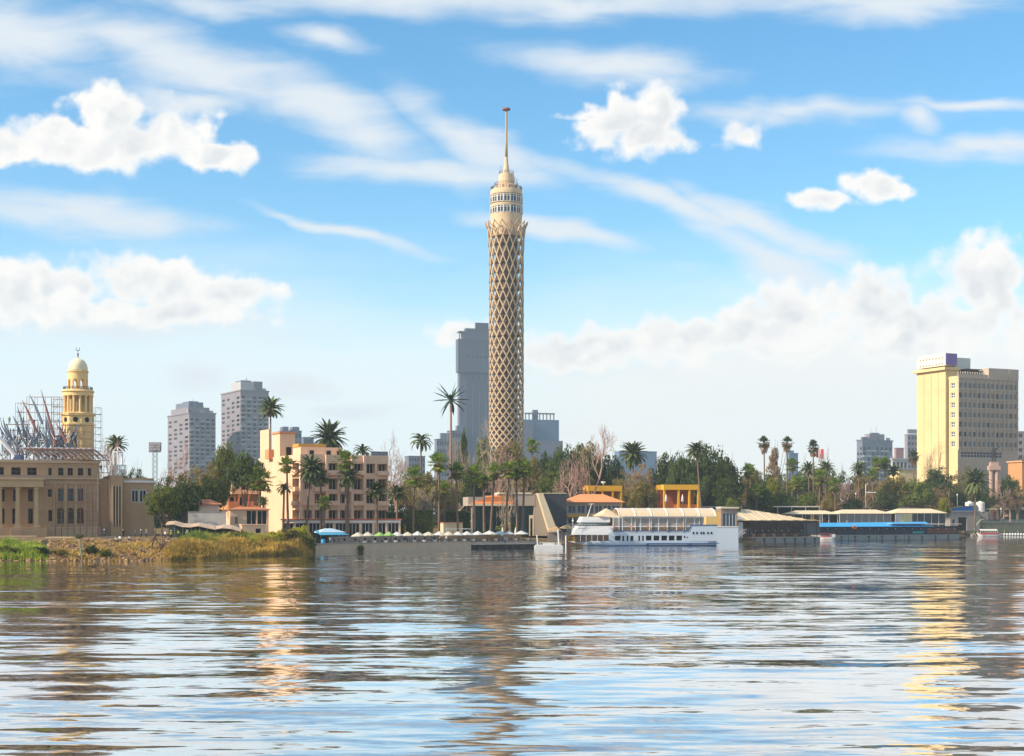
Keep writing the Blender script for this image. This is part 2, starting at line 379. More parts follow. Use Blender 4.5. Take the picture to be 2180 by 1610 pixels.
def tree(px, top, w, Y, kind, leaf, label, base=None, var=0, name='broadleaf_tree', cat='tree', group=None, zb=3.4):
    """px centre, top row, crown width in pixels, distance"""
    key = (kind, leaf.name, var)
    h = Z(top, Y) - zb; wm_ = Wd(w, Y)
    cw = {'round': 1.12, 'tall': .78, 'broad': 1.36, 'loose': 1.1, 'high': 1.05, 'cone': .72}[kind]
    sc = (wm_ / cw, wm_ / cw, h)
    loc = (X(px, Y), Y, zb); rz = rnd(0, 6.28)
    if key not in protos:
        th = thing(name, label, cat, loc, rz, group or 'trees of the riverside park', sc)
        c, t = tree_proto(kind)
        c.build('crown', leaf, th); t.build('trunk', bark, th, True)
        protos[key] = th; return th
    d = dup(protos[key], loc, rz, label, sc); d.name = name; d['category'] = cat; return d

def bare(px, top, w, Y, m, label, seed, zb=3.4, levels=6):
    random.seed(seed); h = Z(top, Y) - zb; ww = Wd(w, Y) / 2
    S = []
    def grow(p, d, ln, r, lv):
        e = p + d * ln; mid = (p + e) / 2 + Vector((rnd(-1, 1), rnd(-1, 1), rnd(-1, 1))) * ln * .09
        S.append((p, mid, e, r, lv))
        if lv == 0: return
        for i in range(3 if lv > 1 else 4):
            nd = (d * .8 + sph() * (rnd(1.0, 1.5) if lv >= levels - 1 else rnd(.7, 1.1)) + Vector((0, 0, .16))).normalized()
            grow(e if i < 2 else mid, nd, ln * rnd(.62, .86), r * .62, lv - 1)
    grow(Vector((0, 0, 0)), Vector((rnd(-.06, .06), 0, 1)).normalized(), .24, 1.0, levels)
    xs = sorted(abs(q[2].x) for q in S); zs = sorted(q[2].z for q in S); fx, fz = ww / xs[int(len(xs) * .84)], h / zs[int(len(zs) * .95)]
    r0 = .014 * h + .16; tr, br = MB(), MB()
    for p, mid, e, r, lv in S:
        pts = [(q.x * fx, q.y * fx, q.z * fz) for q in (p, mid, e)]; rr = max(r0 * r, .035)
        (tr if lv == levels else br).tube(pts, [rr, rr * .85, max(rr * .64, .022)], 5 if lv > 3 else 3, 0, False)
    th = thing('bare_tree', label, 'tree', (X(px, Y), Y, zb), 0, 'leafless trees'); tr.build('trunk', m, th); br.build('branches', m, th); return th

# palms: built in metres
pg = leafmat('date_palm_leaf', (0.10, 0.13, 0.055), (0.17, 0.20, 0.08), (0.27, 0.27, 0.11), 0.8)
pg2 = leafmat('fan_palm_leaf', (0.08, 0.13, 0.025), (0.17, 0.22, 0.035), (0.34, 0.36, 0.055), 0.8)
pgd = leafmat('dark_fan_palm_leaf', (0.04, 0.06, 0.025), (0.07, 0.09, 0.035), (0.12, 0.13, 0.05), 0.8)
pdead = leafmat('dead_palm_leaf', (0.20, 0.12, 0.06), (0.27, 0.16, 0.08), (0.33, 0.2, 0.09), 0.8)
ptrunk = mat('palm_trunk', (0.19, 0.12, 0.085), 0.95, 0.3, 2.0)
def frond(vs, fs, an, el, ln, droop, wid, nseg=11, thick=.3):
    h = Vector((math.cos(an), math.sin(an), 0)); side = Vector((-math.sin(an), math.cos(an), 0)); p = Vector((0, 0, 0)); pts = []
    for i in range(nseg + 1):
        t = i / nseg; e = el - droop * t ** 1.3; pts.append((p.copy(), h * math.cos(e) + Vector((0, 0, math.sin(e)))))
        p = p + pts[-1][1] * ln / nseg
    for i in range(nseg):
        a, d = pts[i]; b, _ = pts[i + 1]; k = len(vs); r = .05 * (1 - i / nseg) + .02
        vs += [tuple(a - side * r), tuple(a + side * r), tuple(b + side * r), tuple(b - side * r)]; fs.append((k, k + 1, k + 2, k + 3))
        if i < 1: continue
        for s in (-1, 1):
            for sub in (0, .5):
                q = a + (b - a) * sub; w = wid * math.sin(math.pi * min(1, (i + sub) / nseg * .92 + .08)) ** .7
                tip = q + side * s * w * .8 + d * w * .6 + Vector((0, 0, -w * rnd(.15, .45))); k = len(vs); dd = d * thick * .32
                vs += [tuple(q - dd * .6), tuple(q + dd * .6), tuple(tip)]; fs.append((k, k + 1, k + 2))
def fan(vs, fs, an, el, ln, rad, droop=.5, nb=9):
    h = Vector((math.cos(an), math.sin(an), 0)); side = Vector((-math.sin(an), math.cos(an), 0)); d = h * math.cos(el) + Vector((0, 0, math.sin(el)))
    e = d * ln; k = len(vs); r = .035
    vs += [tuple(side * -r), tuple(side * r), tuple(e + side * r), tuple(e - side * r)]; fs.append((k, k + 1, k + 2, k + 3))
    for i in range(nb):
        a = (i / (nb - 1) - .5) * 3.9; v = d * math.cos(a) + side * math.sin(a); v2 = (v + Vector((0, 0, -droop * rnd(.4, 1.2)))).normalized()
        w = side * math.cos(a) - d * math.sin(a); k = len(vs); m_ = e + v * rad * .55
        vs += [tuple(e), tuple(m_ - w * rad * .13), tuple(m_ + v2 * rad * .5), tuple(m_ + w * rad * .13)]; fs.append((k, k + 1, k + 2, k + 3))
palm_protos = {}
def palm(kind, px, cy, hw, Y, label, base_px=None, zb=2.8, tr=.26, grp='palms along the river bank', rzv=None):
    """crown centre row cy, crown half width hw in pixels"""
    H = Z(cy, Y) - zb; r = Wd(hw, Y) * (1.22 if kind == 'fan' else 1.08); bx = 0 if base_px is None else X(base_px, Y) - X(px, Y)
    th = thing('palm_tree' , label, 'palm tree', (X(px, Y) + bx, Y, zb), 0, grp)
    ph = rnd(0, 6); t = MB(); n = 9; pts, rs = [], []
    for i in range(n + 1):
        f = i / n; pts.append((-bx * f + math.sin(f * 3 + ph) * .12, math.cos(f * 2.2 + ph) * .1, H * f)); rs.append(tr * (1.25 - .45 * f) * (1 + .05 * (i % 2)))
    t.tube(pts, rs, 8, 0); t.build('trunk', ptrunk, th, True)
    top = pts[-1]
    kk = (kind, int(rnd(0, 4)))
    if kk not in palm_protos:
        vs, fs = [], []
        if kind in ('date', 'droop'):
            for i in range(46 if kind == 'date' else 26):
                an = i * 2.399; t_ = i / (46 if kind == 'date' else 26); frond(vs, fs, an, R(82) - t_ * R(95) + rnd(-.12, .12), rnd(.95, 1.12), rnd(.9, 1.5) if kind == 'date' else rnd(1.6, 2.2), .17, 12, .5)
            lm = pg
        elif kind == 'fluffy':
            for i in range(74):
                an = i * 2.399; t_ = i / 74; frond(vs, fs, an, R(85) - t_ * R(125) + rnd(-.15, .15), rnd(.9, 1.12), rnd(.7, 1.3), .15, 12, .5)
            lm = pg
        else:
            nn_ = 34
            for i in range(nn_):
                an = i * 2.399; t_ = i / nn_; fan(vs, fs, an, R(88) - t_ * R(135) + rnd(-.2, .2), rnd(.42, .78), rnd(.30, .46), rnd(.4, 1.0))
            lm = pgd if kind == 'skirt' else pg2
        m = MB(); m.add(vs, fs); palm_protos[kk] = m.build('crown', lm, th)
        c = palm_protos[kk]
    else:
        c = palm_protos[kk].copy(); col.objects.link(c); c.parent = th
    c.location = top; c.scale = (r, r, r); c.rotation_euler = (0, 0, rnd(0, 6.28) if rzv is None else rzv)
    if kind in ('skirt', 'date', 'fan'):
        sk = MB(); vs, fs = [], []
        L_ = {'skirt': 1.15, 'date': .3, 'fan': .5}[kind] * r; R_ = {'skirt': .55, 'date': .14, 'fan': .26}[kind] * r
        for i in range(120):
            an = rnd(0, 6.28); f = rnd(0, 1); rr = R_ * (1 - f * .75) + tr; p = Vector((math.cos(an) * rr, math.sin(an) * rr, .05 * r - f * L_))
            q = p + Vector((math.cos(an) * .1 * r, math.sin(an) * .1 * r, -rnd(.25, .45) * r * .7)); s = Vector((-math.sin(an), math.cos(an), 0)) * .07 * r
            k = len(vs); vs += [tuple(p - s), tuple(p + s), tuple(q + s * .5), tuple(q - s * .6)]; fs.append((k, k + 1, k + 2, k + 3))
        sk.add(vs, fs); sk.build('dead_fronds', pdead, th, loc=top)
    return th
# ------------------------------------------------------------------ the lattice tower
def build_tower():
    Y = 600.0; s = Y / F; cx = X(1078, Y)
    th = thing('lattice_tower', 'very tall slender round concrete tower with diamond lattice shell and long antenna', 'tower', (cx, Y, 3.5))
    z = lambda py: Z(py, Y) - 3.5
    sand = mat('sand_concrete', (0.57, 0.42, 0.265), 0.85, 0.10, 0.15)
    sand2 = mat('smooth_sand_render', (0.66, 0.49, 0.31), 0.8, 0.08, 0.2)
    corem = mat('brown_core_concrete', (0.15, 0.11, 0.095), 0.9, 0.25, 0.3)
    # row heights: diamonds grow taller with height
    rows = [0.0]; zz = 0.0; st = z(955) / 11.0
    rows = [st * i for i in range(12)]; zz = rows[-1]; d = 3.05
    while zz < z(503):
        zz += d / 2; rows.append(zz); d = min(d * 1.031, 8.0)
    rad = lambda h: 7.45 + 0.9 * max(0, (h - z(560)) / (z(485) - z(560))) ** 2 + 0.3 * max(0, 1 - h / z(900))
    N_ = 16; mb = MB(); nr = len(rows)
    node = lambda i, k: (rad(rows[i]) * math.cos((k + (i % 2) * .5) * 2 * math.pi / N_), rad(rows[i]) * math.sin((k + (i % 2) * .5) * 2 * math.pi / N_), rows[i])
    def strut(mb, a, b, w=.225, dp=.6):
        a, b = Vector(a), Vector(b); t_ = (b - a).normalized(); o_ = Vector((a.x + b.x, a.y + b.y, 0)).normalized(); sd = t_.cross(o_).normalized() * w
        i_ = o_ * dp; t2 = t_ * .28; a = a - t2; b = b + t2
        mb.add([a - sd, a + sd, a + sd - i_, a - sd - i_, b - sd, b + sd, b + sd - i_, b - sd - i_], [(0,1,5,4),(1,2,6,5),(2,3,7,6),(3,0,4,7),(0,3,2,1),(4,5,6,7)])
    for i in range(nr - 1):
        for k in range(N_):
            if i % 2 == 0: strut(mb, node(i, k), node(i + 1, k)); strut(mb, node(i, k), node(i + 1, k - 1))
            else: strut(mb, node(i, k), node(i + 1, k)); strut(mb, node(i, k), node(i + 1, k + 1))
    mb.build('lattice_shell', sand, th)
    # flared petals above the last row
    i = nr - 1; pe = MB(); zt = z(476)
    for k in range(N_):
        a = Vector(node(i, k)); off = (i % 2) * .5
        for e in (-.5, .5):
            an = (k + off + e) * 2 * math.pi / N_; strut(pe, a, Vector((9.3 * math.cos(an), 9.3 * math.sin(an), zt)), .2, .45)
    pe.build('petal_crown', sand, th)
    cr = MB(); cr.lathe([(4.9, 0), (4.9, z(500))], 32)
    for q in range(0, 34):                           # stair landings that show through the lattice
        h = 6 + q * 3.9
        if h < z(505): cr.lathe([(5.9 if q % 2 else 5.3, h), (5.9 if q % 2 else 5.3, h + .5)], 24)
    cr.build('core', corem, th)
    dr = MB(); r0 = 6.75
    dr.lathe([(6.2, z(505)), (6.5, z(495)), (6.6, z(470)), (r0, z(460)), (r0, z(458.5))], 48)
    dr.lathe([(6.35, z(458.4)), (6.35, z(414))], 48)                       # recessed behind the glazing
    dr.lathe([(r0 + .15, z(441.5)), (r0 + .15, z(437.5))], 48)
    dr.lathe([(r0 + .1, z(417)), (r0 + .1, z(413)), (r0, z(409)), (r0 - .1, z(406))], 48)
    dr.lathe([(5.3, z(405.9)), (5.0, z(400)), (4.6, z(396.5)), (3.6, z(394))], 40)
    dr.lathe([(3.45, z(393.9)), (3.2, z(375)), (3.1, z(372))], 32)
    dr.lathe([(1.7, z(371.9)), (1.25, z(362)), (.85, z(350)), (.65, z(335))], 20)
    dr.build('observation_drum', sand2, th, False)
    for rr, zz_ in ((6.55, 406), (5.0, 397), (3.1, 371.9)):
        rl = MB(); n = int(rr * 7)
        for k in range(n):
            an = 6.283 * k / n; rl.bar((rr * math.cos(an), rr * math.sin(an), z(zz_)), (rr * math.cos(an), rr * math.sin(an), z(zz_) + 1.3), .1)
            a2 = 6.283 * (k + 1) / n
            for hh in (.65, 1.3): rl.bar((rr * math.cos(an), rr * math.sin(an), z(zz_) + hh), (rr * math.cos(a2), rr * math.sin(a2), z(zz_) + hh), .07)
        rl.build('gallery_railing', mat('brown_railing', (.17, .09, .08), .7), th)
    ae = MB().box(-.25, .25, -.25, .25, 0, 1.3).build('gallery_box', MATS['brown_railing'], th)
    rep(ae, th, [(6.4 * math.cos(.45 * k), 6.4 * math.sin(.45 * k), z(405.9), 0, (1, 1, rnd(.6, 1.4))) for k in range(14)])
    # glazing: one window per bay on two rings
    nb = 15; wdt = 2 * math.pi * (r0) / nb
    wn_ = MB(); H_ = (458.3 - 442) * s
    wn_.box(-wdt / 2 + .1, wdt / 2 - .1, -.02, .06, 0, H_, 1)
    for xx in (-wdt / 2 + .12, 0, wdt / 2 - .12): wn_.box(xx - .13, xx + .13, -.2, .08, 0, H_, 0)
    wn_.box(-wdt / 2 + .26, wdt / 2 - .26, -.12, .0, H_ * .80, H_ - .25, 1)
    for hh in (.1, H_ * .74, H_ - .14): wn_.box(-wdt / 2 + .25, wdt / 2 - .25, -.15, .05, hh - .1, hh + .1, 0)
    src = wn_.build('window', [mat('window_frame_white', (.75, .68, .56)), glass('tower_glass', (.03, .075, .15), .08)], th)
    spots = []
    for zz_ in (458.3, 434.5 + 1):
        for k in range(nb):
            an = 2 * math.pi * (k + .35) / nb; spots.append((r0 * .985 * math.cos(an), r0 * .985 * math.sin(an), z(zz_) + (0 if zz_ > 440 else .1), an + math.pi / 2))
    rep(src, th, spots)
    ms = MB(); ms.lathe([(.64, z(335.1)), (.5, z(300)), (.42, z(240)), (.42, z(236))], 14); ms.build('antenna_mast', mat('mast_brown', (.50, .34, .18), .6, .1), th, True)
    pf = MB(); pf.lathe([(.5, z(236)), (1.75, z(234.5)), (1.75, z(231.5)), (1.2, z(231))], 20)
    for k in range(6): pf.bar((1.4 * math.cos(k), 1.4 * math.sin(k), z(231.5)), (1.4 * math.cos(k), 1.4 * math.sin(k), z(228)), .08)
    pf.build('mast_platform', rust_steel, th)
    for q in ((3.3, 0, z(392)), (4.2, -1, z(397)), (-2.5, -2, z(371))):
        an_ = MB(); an_.bar(q, (q[0] + .3, q[1], q[2] + 3.4), .12); an_.bar((q[0] - .6, q[1], q[2] + 2.6), (q[0] + .8, q[1], q[2] + 2.6), .08); an_.build('small_aerial', steel, th)
build_tower()
# ------------------------------------------------------------------ buildings
def wto(C, a, px):
    """length from point C along direction (cos a, sin a) until it stands in column px"""
    k = (px - HX) / F; return (k * C[1] - C[0]) / (math.cos(a) - k * math.sin(a))
def pane(w, h, frame, gl_, mull=1, trans=1, t=.07):
    m = MB()
    for i in range(mull + 2): x = i * w / (mull + 1); x = min(max(x, t), w - t); m.box(x - t, x + t, -.1, -.002, 0, h, 0)
    for i in range(trans + 2): z = i * h / (trans + 1); z = min(max(z, t), h - t); m.box(t * 2, w - t * 2, -.09, -.004, z - t, z + t, 0)
    o_ = m.build('window', frame); MB().box(0, w, .0, .04, 0, h).build('pane', gl_, o_); return o_

def hazy_block(name, label, px0, px1, top, Y, mt, a=25, corner=None, depth=None, zb=3.6, win=None, extras=None, cat='building', group=None):
    """far building: corner column nearest the camera, front runs to px1, lit side back to px0"""
    a = R(a); cpx = corner if corner is not None else px0
    C = (X(cpx, Y), Y); L = wto(C, a, px1)
    D = depth or (wto(C, a + math.pi / 2, px0) if corner is not None and corner != px0 else L * .8)
    H = Z(top, Y) - zb
    th = thing(name, label, cat, (C[0], C[1], zb), a, group)
    return th, L, abs(D), H

# --- far towers on the left
far_a = mat('far_hazed_brown_concrete', (0.24, 0.21, 0.235), .9, .1, .05)  # bluish tint puts distance haze into the brown and grey wall colours
far_b = mat('far_hazed_grey_concrete', (0.145, 0.16, 0.215), .9, .08, .05)
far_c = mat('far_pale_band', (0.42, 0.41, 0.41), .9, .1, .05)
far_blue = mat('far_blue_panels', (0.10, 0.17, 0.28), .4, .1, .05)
def balcony_tower(th, L, D, H, floors, nf, nl, crown, wall=far_a):
    b = MB(); hol = []; wf = L / nf; fh = H / floors; sp = []; bal = []
    f0 = int(floors * .35)
    for i in range(nf):
        for k in range(f0, floors - 1):
            if (i * 7 + k * 3) % 5 == 0: continue
            hol.append((wf * i + wf * .2, wf * i + wf * .8, fh * k + fh * .3, fh * k + fh * .85))
    b.facade((0, 0, 0), (1, 0), L, H, hol, .6, 0)
    wl = D / nl; hl = [(wl * i + wl * .22, wl * i + wl * .78, fh * k + fh * .3, fh * k + fh * .8) for i in range(nl) for k in range(f0, floors - 1) if (i * 3 + k) % 4]
    b.facade((0, D, 0), (0, -1), D, H, hl, .6, 0)
    b.facade((L, 0, 0), (0, 1), D, H, [], .5, 0); b.facade((L, D, 0), (-1, 0), L, H, [], .5, 0)
    b.box(-.8, L + .8, -.8, D + .8, H, H + 1.2, 0)
    b.build('wall', wall, th)
    src = MB().box(0, wf * .6, 0, .1, 0, fh * .55).build('window', dark_glass, th)
    spots = [(h[0], .5, h[2], 0) for h in hol][:60] 
    rep(src, th, spots)
    src = MB().box(0, wl * .56, 0, .1, 0, fh * .5).build('window', dark_glass, th)
    rep(src, th, [(.5, D - h[0], h[2], -math.pi / 2) for h in hl][:40])
    src = MB().box(-.1, wf * .8, -1.5, 0, 0, fh * .3).build('balcony', far_c, th)
    rep(src, th, [(wf * i + wf * .1, -.02, fh * k, 0) for i in range(nf) for k in range(f0, floors - 1) if (i + k * 2) % 3][:70])
    rep(MB().bar((0, 0, 0), (0, 0, 7), .35).build('aerial', far_b, th), th, [(L * f, D * g, H + 1, 0, (1, 1, q)) for f, g, q in ((.12, .3, 1.0), (.3, .1, 1.9), (.55, .5, 2.4), (.72, .2, 1.2), (.9, .6, .9))])
    rep(MB().box(0, 4, 0, 3, 0, 3).build('roof_tank', far_c, th), th, [(L * f, D * .1, H + 1.22, 0) for f in (.03, .5, .86)])
    for (x0, x1, y0, y1, z0, z1, m, nm) in crown:
        MB().box(L * x0, L * x1, D * y0, D * y1, H + 1.2 + z0, H + 1.2 + z1).build(nm, m, th)
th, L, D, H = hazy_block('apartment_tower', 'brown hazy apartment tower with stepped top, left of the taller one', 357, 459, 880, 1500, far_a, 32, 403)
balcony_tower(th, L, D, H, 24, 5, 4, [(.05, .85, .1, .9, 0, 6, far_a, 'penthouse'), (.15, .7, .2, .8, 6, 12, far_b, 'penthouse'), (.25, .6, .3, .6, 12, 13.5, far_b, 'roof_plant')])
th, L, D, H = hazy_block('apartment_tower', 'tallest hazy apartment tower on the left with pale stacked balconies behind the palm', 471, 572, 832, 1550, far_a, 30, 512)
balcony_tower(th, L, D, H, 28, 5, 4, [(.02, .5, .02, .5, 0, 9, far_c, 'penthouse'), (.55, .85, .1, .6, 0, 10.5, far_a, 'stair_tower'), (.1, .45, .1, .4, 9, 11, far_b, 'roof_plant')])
def plain_far(label, px0, px1, top, Y, m, a=28, corner=None, crown=(), floors=10, nw=6, name='office_building', win=True):
    th, L, D, H = hazy_block(name, label, px0, px1, top, Y, m, a, corner)
    b = MB(); fh = H / floors; f0 = int(floors * .4); ww = L / nw
    hol = [(ww * i + ww * .18, ww * i + ww * .82, fh * k + fh * .25, fh * k + fh * .75) for i in range(nw) for k in range(f0, floors)] if win else []
    b.facade((0, 0, 0), (1, 0), L, H, hol, .5, 0); b.facade((0, D, 0), (0, -1), D, H, [], .5, 0)
    b.facade((L, 0, 0), (0, 1), D, H, [], .5, 0); b.facade((L, D, 0), (-1, 0), L, H, [], .5, 0); b.box(-.5, L + .5, -.5, D + .5, H, H + .9)
    b.build('wall', m, th)
    if win: rep(MB().box(0, ww * .64, 0, .1, 0, fh * .5).build('window', dark_glass, th), th, [(h[0], .42, h[2], 0) for h in hol][:80])
    for (x0, x1, z0, z1) in crown: MB().box(L * x0, L * x1, D * .2, D * .7, H + .9 + z0, H + .9 + z1).build('roof_plant', m, th)
    return th, L, D, H
plain_far('small dark hazy block with two roof boxes behind the orange hotel', 588, 642, 918, 1700, far_b, 20, 600, [(.1, .4, 0, 5), (.6, .95, 0, 5)])
plain_far('low hazy block right of the dark one with two roof boxes', 640, 668, 932, 1800, far_b, 20, 646)
plain_far('small pale hazy block behind the bare tree beside the big-headed palm', 862, 905, 972, 1700, far_b, 20, 870)
plain_far('hazy stepped block left of the grey skyscraper, lower step', 925, 962, 936, 1650, far_b, 15, 930, [(.3, 1, 0, 7)])
plain_far('hazy block left against the foot of the grey skyscraper', 952, 990, 918, 1680, far_b, 15, 958, [(.5, 1, 0, 6)])
plain_far('blue hazy low wide block between the bare tree and the dark fig trees', 1308, 1398, 962, 1750, far_blue, 12, 1318, [], 8, 5, win=False)
plain_far('slim blue hazy tower between the two tall fan palms and the flag', 1674, 1699, 966, 1700, far_blue, 15, 1680, [(.1, .6, 0, 3)], 9, 3, win=False)
plain_far('small hazy block with red upper part left of the yellow hotel', 1904, 1924, 955, 1750, mat('far_red_brick', (.34, .14, .13), .9), 15, 1908, [], 8, 3, win=False)
plain_far('narrow hazy tower touching the left edge of the yellow hotel', 1926, 1962, 926, 1700, far_a, 20, 1932, [(.1, .9, 1, 6)], 14, 4)
plain_far('pale grey low hall below the hazy tower beside the yellow hotel', 1896, 1932, 978, 1100, far_c, 15, 1900, [], 5, 4)
th, L, D, H = hazy_block('apartment_tower', 'wide hazy apartment block with cluttered flat roof left of the yellow hotel', 1824, 1900, 938, 1650, far_a, 30, 1836)
balcony_tower(th, L, D, H, 14, 7, 2, [(.25, .75, .1, .8, 0, 7, far_a, 'penthouse'), (.35, .6, .2, .6, 7, 8.5, far_b, 'roof_plant'), (0, .2, 0, .3, 0, 3, far_b, 'roof_plant')], far_b)
plain_far('pinkish hazy block behind the right end of the yellow hotel', 2150, 2215, 920, 1300, mat('far_pink_render', (.36, .26, .25), .9), 15, 2155, [], 12, 5)
# --- grey skyscraper behind the lattice tower
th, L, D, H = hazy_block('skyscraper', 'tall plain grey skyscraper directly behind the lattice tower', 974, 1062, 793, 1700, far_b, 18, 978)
sk = mat('skyscraper_hazed_grey', (0.135, 0.145, 0.19), .8, .05, .03)  # distance haze is put into this grey as a blue tint
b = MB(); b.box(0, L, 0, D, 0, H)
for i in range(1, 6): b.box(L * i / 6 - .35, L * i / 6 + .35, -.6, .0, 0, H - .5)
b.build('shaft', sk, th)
b = MB(); ht = Z(722, 1700) - 3.6 - H
b.box(-2.2, L + 2, -2.2, D, H + .02, H + ht)
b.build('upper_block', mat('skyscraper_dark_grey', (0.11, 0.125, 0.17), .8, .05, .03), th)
b = MB(); h2 = H + ht
b.box(4, L + 2, -2, D, h2 + .02, h2 + 8); b.box(-1, L + 2, -2, D, h2 + 8.03, h2 + 9.5)
for x in (-.8, 2.2): b.box(x, x + .9, -1.9, -.9, h2, h2 + 8)
b.box(8, L + 2, 0, D, h2 + 9.52, h2 + 13.5); b.box(L * .42, L * .75, 2, D * .6, h2 + 13.52, h2 + 21)
b.build('stepped_top', sk, th)
rep(MB().box(0, 1.6, 0, .1, 0, 1.8).build('window', dark_glass, th), th, [(L * f, -2.32, H + ht * .45, 0) for f in (.2, .3, .42, .5, .62, .68)])
# --- glassy block right of the lattice tower
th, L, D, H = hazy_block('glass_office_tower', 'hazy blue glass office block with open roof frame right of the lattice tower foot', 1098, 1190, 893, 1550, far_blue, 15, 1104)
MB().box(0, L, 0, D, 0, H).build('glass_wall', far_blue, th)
MB().box(-1, L * .34, -3, D * .9, 0, H - 3).build('side_wall', far_b, th)
b = MB(); n = 8
for i in range(n + 1): b.box(L * .18 + (L * .7) * i / n - .5, L * .18 + (L * .7) * i / n + .5, 1, 2, H + .02, H + 6)
b.box(L * .16, L * .9, .6, 2.4, H + 6.02, H + 7.6); b.box(L * .38, L * .5, 3, 8, H + .02, H + 11)
b.build('roof_frame', far_b, th)
MB().box(-4, L + 3, -5, D + 4, 0, Z(938, 1550) - 3.6).build('podium', far_b, th)
b = MB()
for k in range(9): b.box(L * .44, L * .9, -.15, -.02, H - 4 - k * 2.2, H - 3.6 - k * 2.2)
b.build('floor_band', mat('far_blue_line', (.16, .24, .36), .6), th)

# ------------------------------------------------------------------ yellow hotel on the right
def big_hotel():
    Y = 620; a = R(24); zb = 3.5; C = (X(2040, Y), Y); L = wto(C, a, 2166); z = lambda py: Z(py, Y) - zb
    ylw = mat('yellow_render', (0.70, 0.53, 0.28), .85, .14, .1); tan = mat('tan_panel_wall', (0.50, 0.40, 0.31), .85, .10, .12)
    rib = mat('tan_rib', (0.60, 0.50, 0.41), .85, .08)
    th = thing('hotel_building', 'big yellow and tan slab hotel rising over the trees at the far right', 'hotel', (C[0], C[1], zb), a)
    Hm = z(800); fh = (945 - 820) / 6 / F * Y; wn = 13; bw = L / wn; hol = []
    for k in range(7):
        zc = z(820) - fh * k
        for i in range(wn): hol.append((bw * i + bw * .1, bw * i + bw * .9, zc - 1.3, zc + 1.3))
    band = (bw * .6, L * .74, z(974), z(961))
    b = MB(); b.facade((0, 0, 0), (1, 0), L, Hm, hol + [band], .45, 0); b.facade((L, 0, 0), (0, 1), 17, Hm, [], .4, 0)
    b.facade((L, 17, 0), (-1, 0), L, Hm, [], .4, 0)
    b.box(.02, L - .02, .02, 16.9, Hm - 1, Hm - .4)
    b.box(-.15, L + .15, -.5, -.02, Hm - 1.2, Hm - .3); b.box(-.15, L * .55, -.15, .3, Hm - .28, Hm + 1.0)
    for k in range(7): zc = z(820) - fh * k; b.box(.05, L - .05, -.35, -.02, zc - 1.9, zc - 1.5)
    b.build('front_wall', tan, th)
    rb = MB()
    for i in range(0, wn + 1): rb.box(bw * i - .12, bw * i + .12, -.4, -.005, z(958), Hm - 1.25)
    rb.build('wall_ribs', rib, th)
    srcs = [pane(bw * .8, 2.6, rib, dark_glass, 1, 0, .1), pane(bw * .8, 2.6, rib, mat('beige_curtain', (.20, .18, .16), .8, .25, .5), 1, 0, .1), pane(bw * .8, 2.6, rib, glass('pale_blue_curtain', (.11, .17, .21), .3), 1, 0, .1)]
    sp = [[], [], []]; random.seed(11)
    for h in hol: sp[random.choice([0, 1, 1, 2, 2, 1])].append((h[0], .4, h[2], 0))
    for s_, q in zip(srcs, sp): rep(s_, th, q)
    pane(band[1] - band[0], band[3] - band[2], rib, mat('dusky_glazing', (.07, .055, .08), .3, .2), 12, 1, .1).parent = th; th.children[-1].location = (band[0], .4, band[2])
    # sunlit end with one column of windows
    b = MB(); ze = lambda k: z(820) - fh * k
    he = [(1.2, 3.9, ze(k) - 1.2, ze(k) + 1.2) for k in range(7)]
    b.facade((0, 6, 0), (0, -1), 6, Hm, he, .4, 0); b.build('end_wall', ylw, th); MB().box(-.25, 0, 0, 1.2, 0, Hm).build('corner_pier', ylw, th)
    rep(pane(2.7, 2.4, white_paint, blue_glass, 1, 1, .12), th, [(.4, 6 - h[0], h[2], -math.pi / 2) for h in he])
    # blind stair slab
    S0 = MB(); x1 = 5.2; y0 = 6.5; w0 = -1.4
    Cs = Vector((w0, y0)); D = 19
    b = MB(); Ht = z(785)
    b.box(w0, x1, y0, y0 + D, 0, Ht)
    for i in range(1, 4): b.box(w0 - .18, w0, y0 + D * i / 4 - .2, y0 + D * i / 4 + .2, 0, Ht)
    for k in range(1, 15): b.box(w0 - .06, w0 - .003, y0 + .3, y0 + D - .3, Ht * k / 15 - .07, Ht * k / 15 + .07)
    b.box(w0 - 1.4, x1 + .8, y0 - 1.2, y0 + D + 1.2, Ht + .02, Ht + 1.3)
    b.build('stair_slab', ylw, th)
    zs = Ht + 1.32
    cream = mat('cream_sign_box', (.75, .70, .58), .8, .06)
    b = MB(); b.box(w0 + .1, w0 + 6.6, y0 + .2, y0 + D, zs + .8, zs + 6.2)
    b.build('roof_sign_box', cream, th)
    dots = [(w0 - .02, y0 + 2 + 2.1 * i, zs + zz, 0) for i in range(8) for zz in (1.6, 4.3)]
    rep(MB().box(-.1, .1, -.3, .3, -.25, .25).build('vent', mat('vent_brown', (.25, .13, .08)), th), th, dots)
    MB().box(w0 + .3, w0 + 6.5, y0 - .05, y0 + .15, zs + .9, zs + 6.1).build('purple_panel', mat('purple_panel', (.23, .15, .38), .6, .05), th)
    MB().box(w0 + 7, w0 + 15.5, y0 + 1.5, y0 + D, Ht - 1, zs + 4.6).build('lift_house', mat('pale_grey_render', (.62, .62, .58), .8, .06), th)
    b = MB(); zr = Hm + .2
    b.box(8, L * .45, 4, 14, zr - .4, zr + 3.2); b.box(L * .2, L * .48, 3, 12, zr + 3.22, zr + 3.5); b.build('roof_plant', mat('dark_roof_plant', (.07, .06, .06), .8), th)
    b = MB(); b.box(L * .5, L + .3, -.4, 13, Hm - .28, Hm + 4.0); b.box(L * .84, L * .97, -.6, -.42, Hm - .2, Hm + 3.5, 0); b.build('plant_screen', tan, th)
    rl = MB()
    for i in range(12): rl.box(L * .04 * i + .3, L * .04 * i + .6, .4, .7, Hm - .3, Hm + 2)
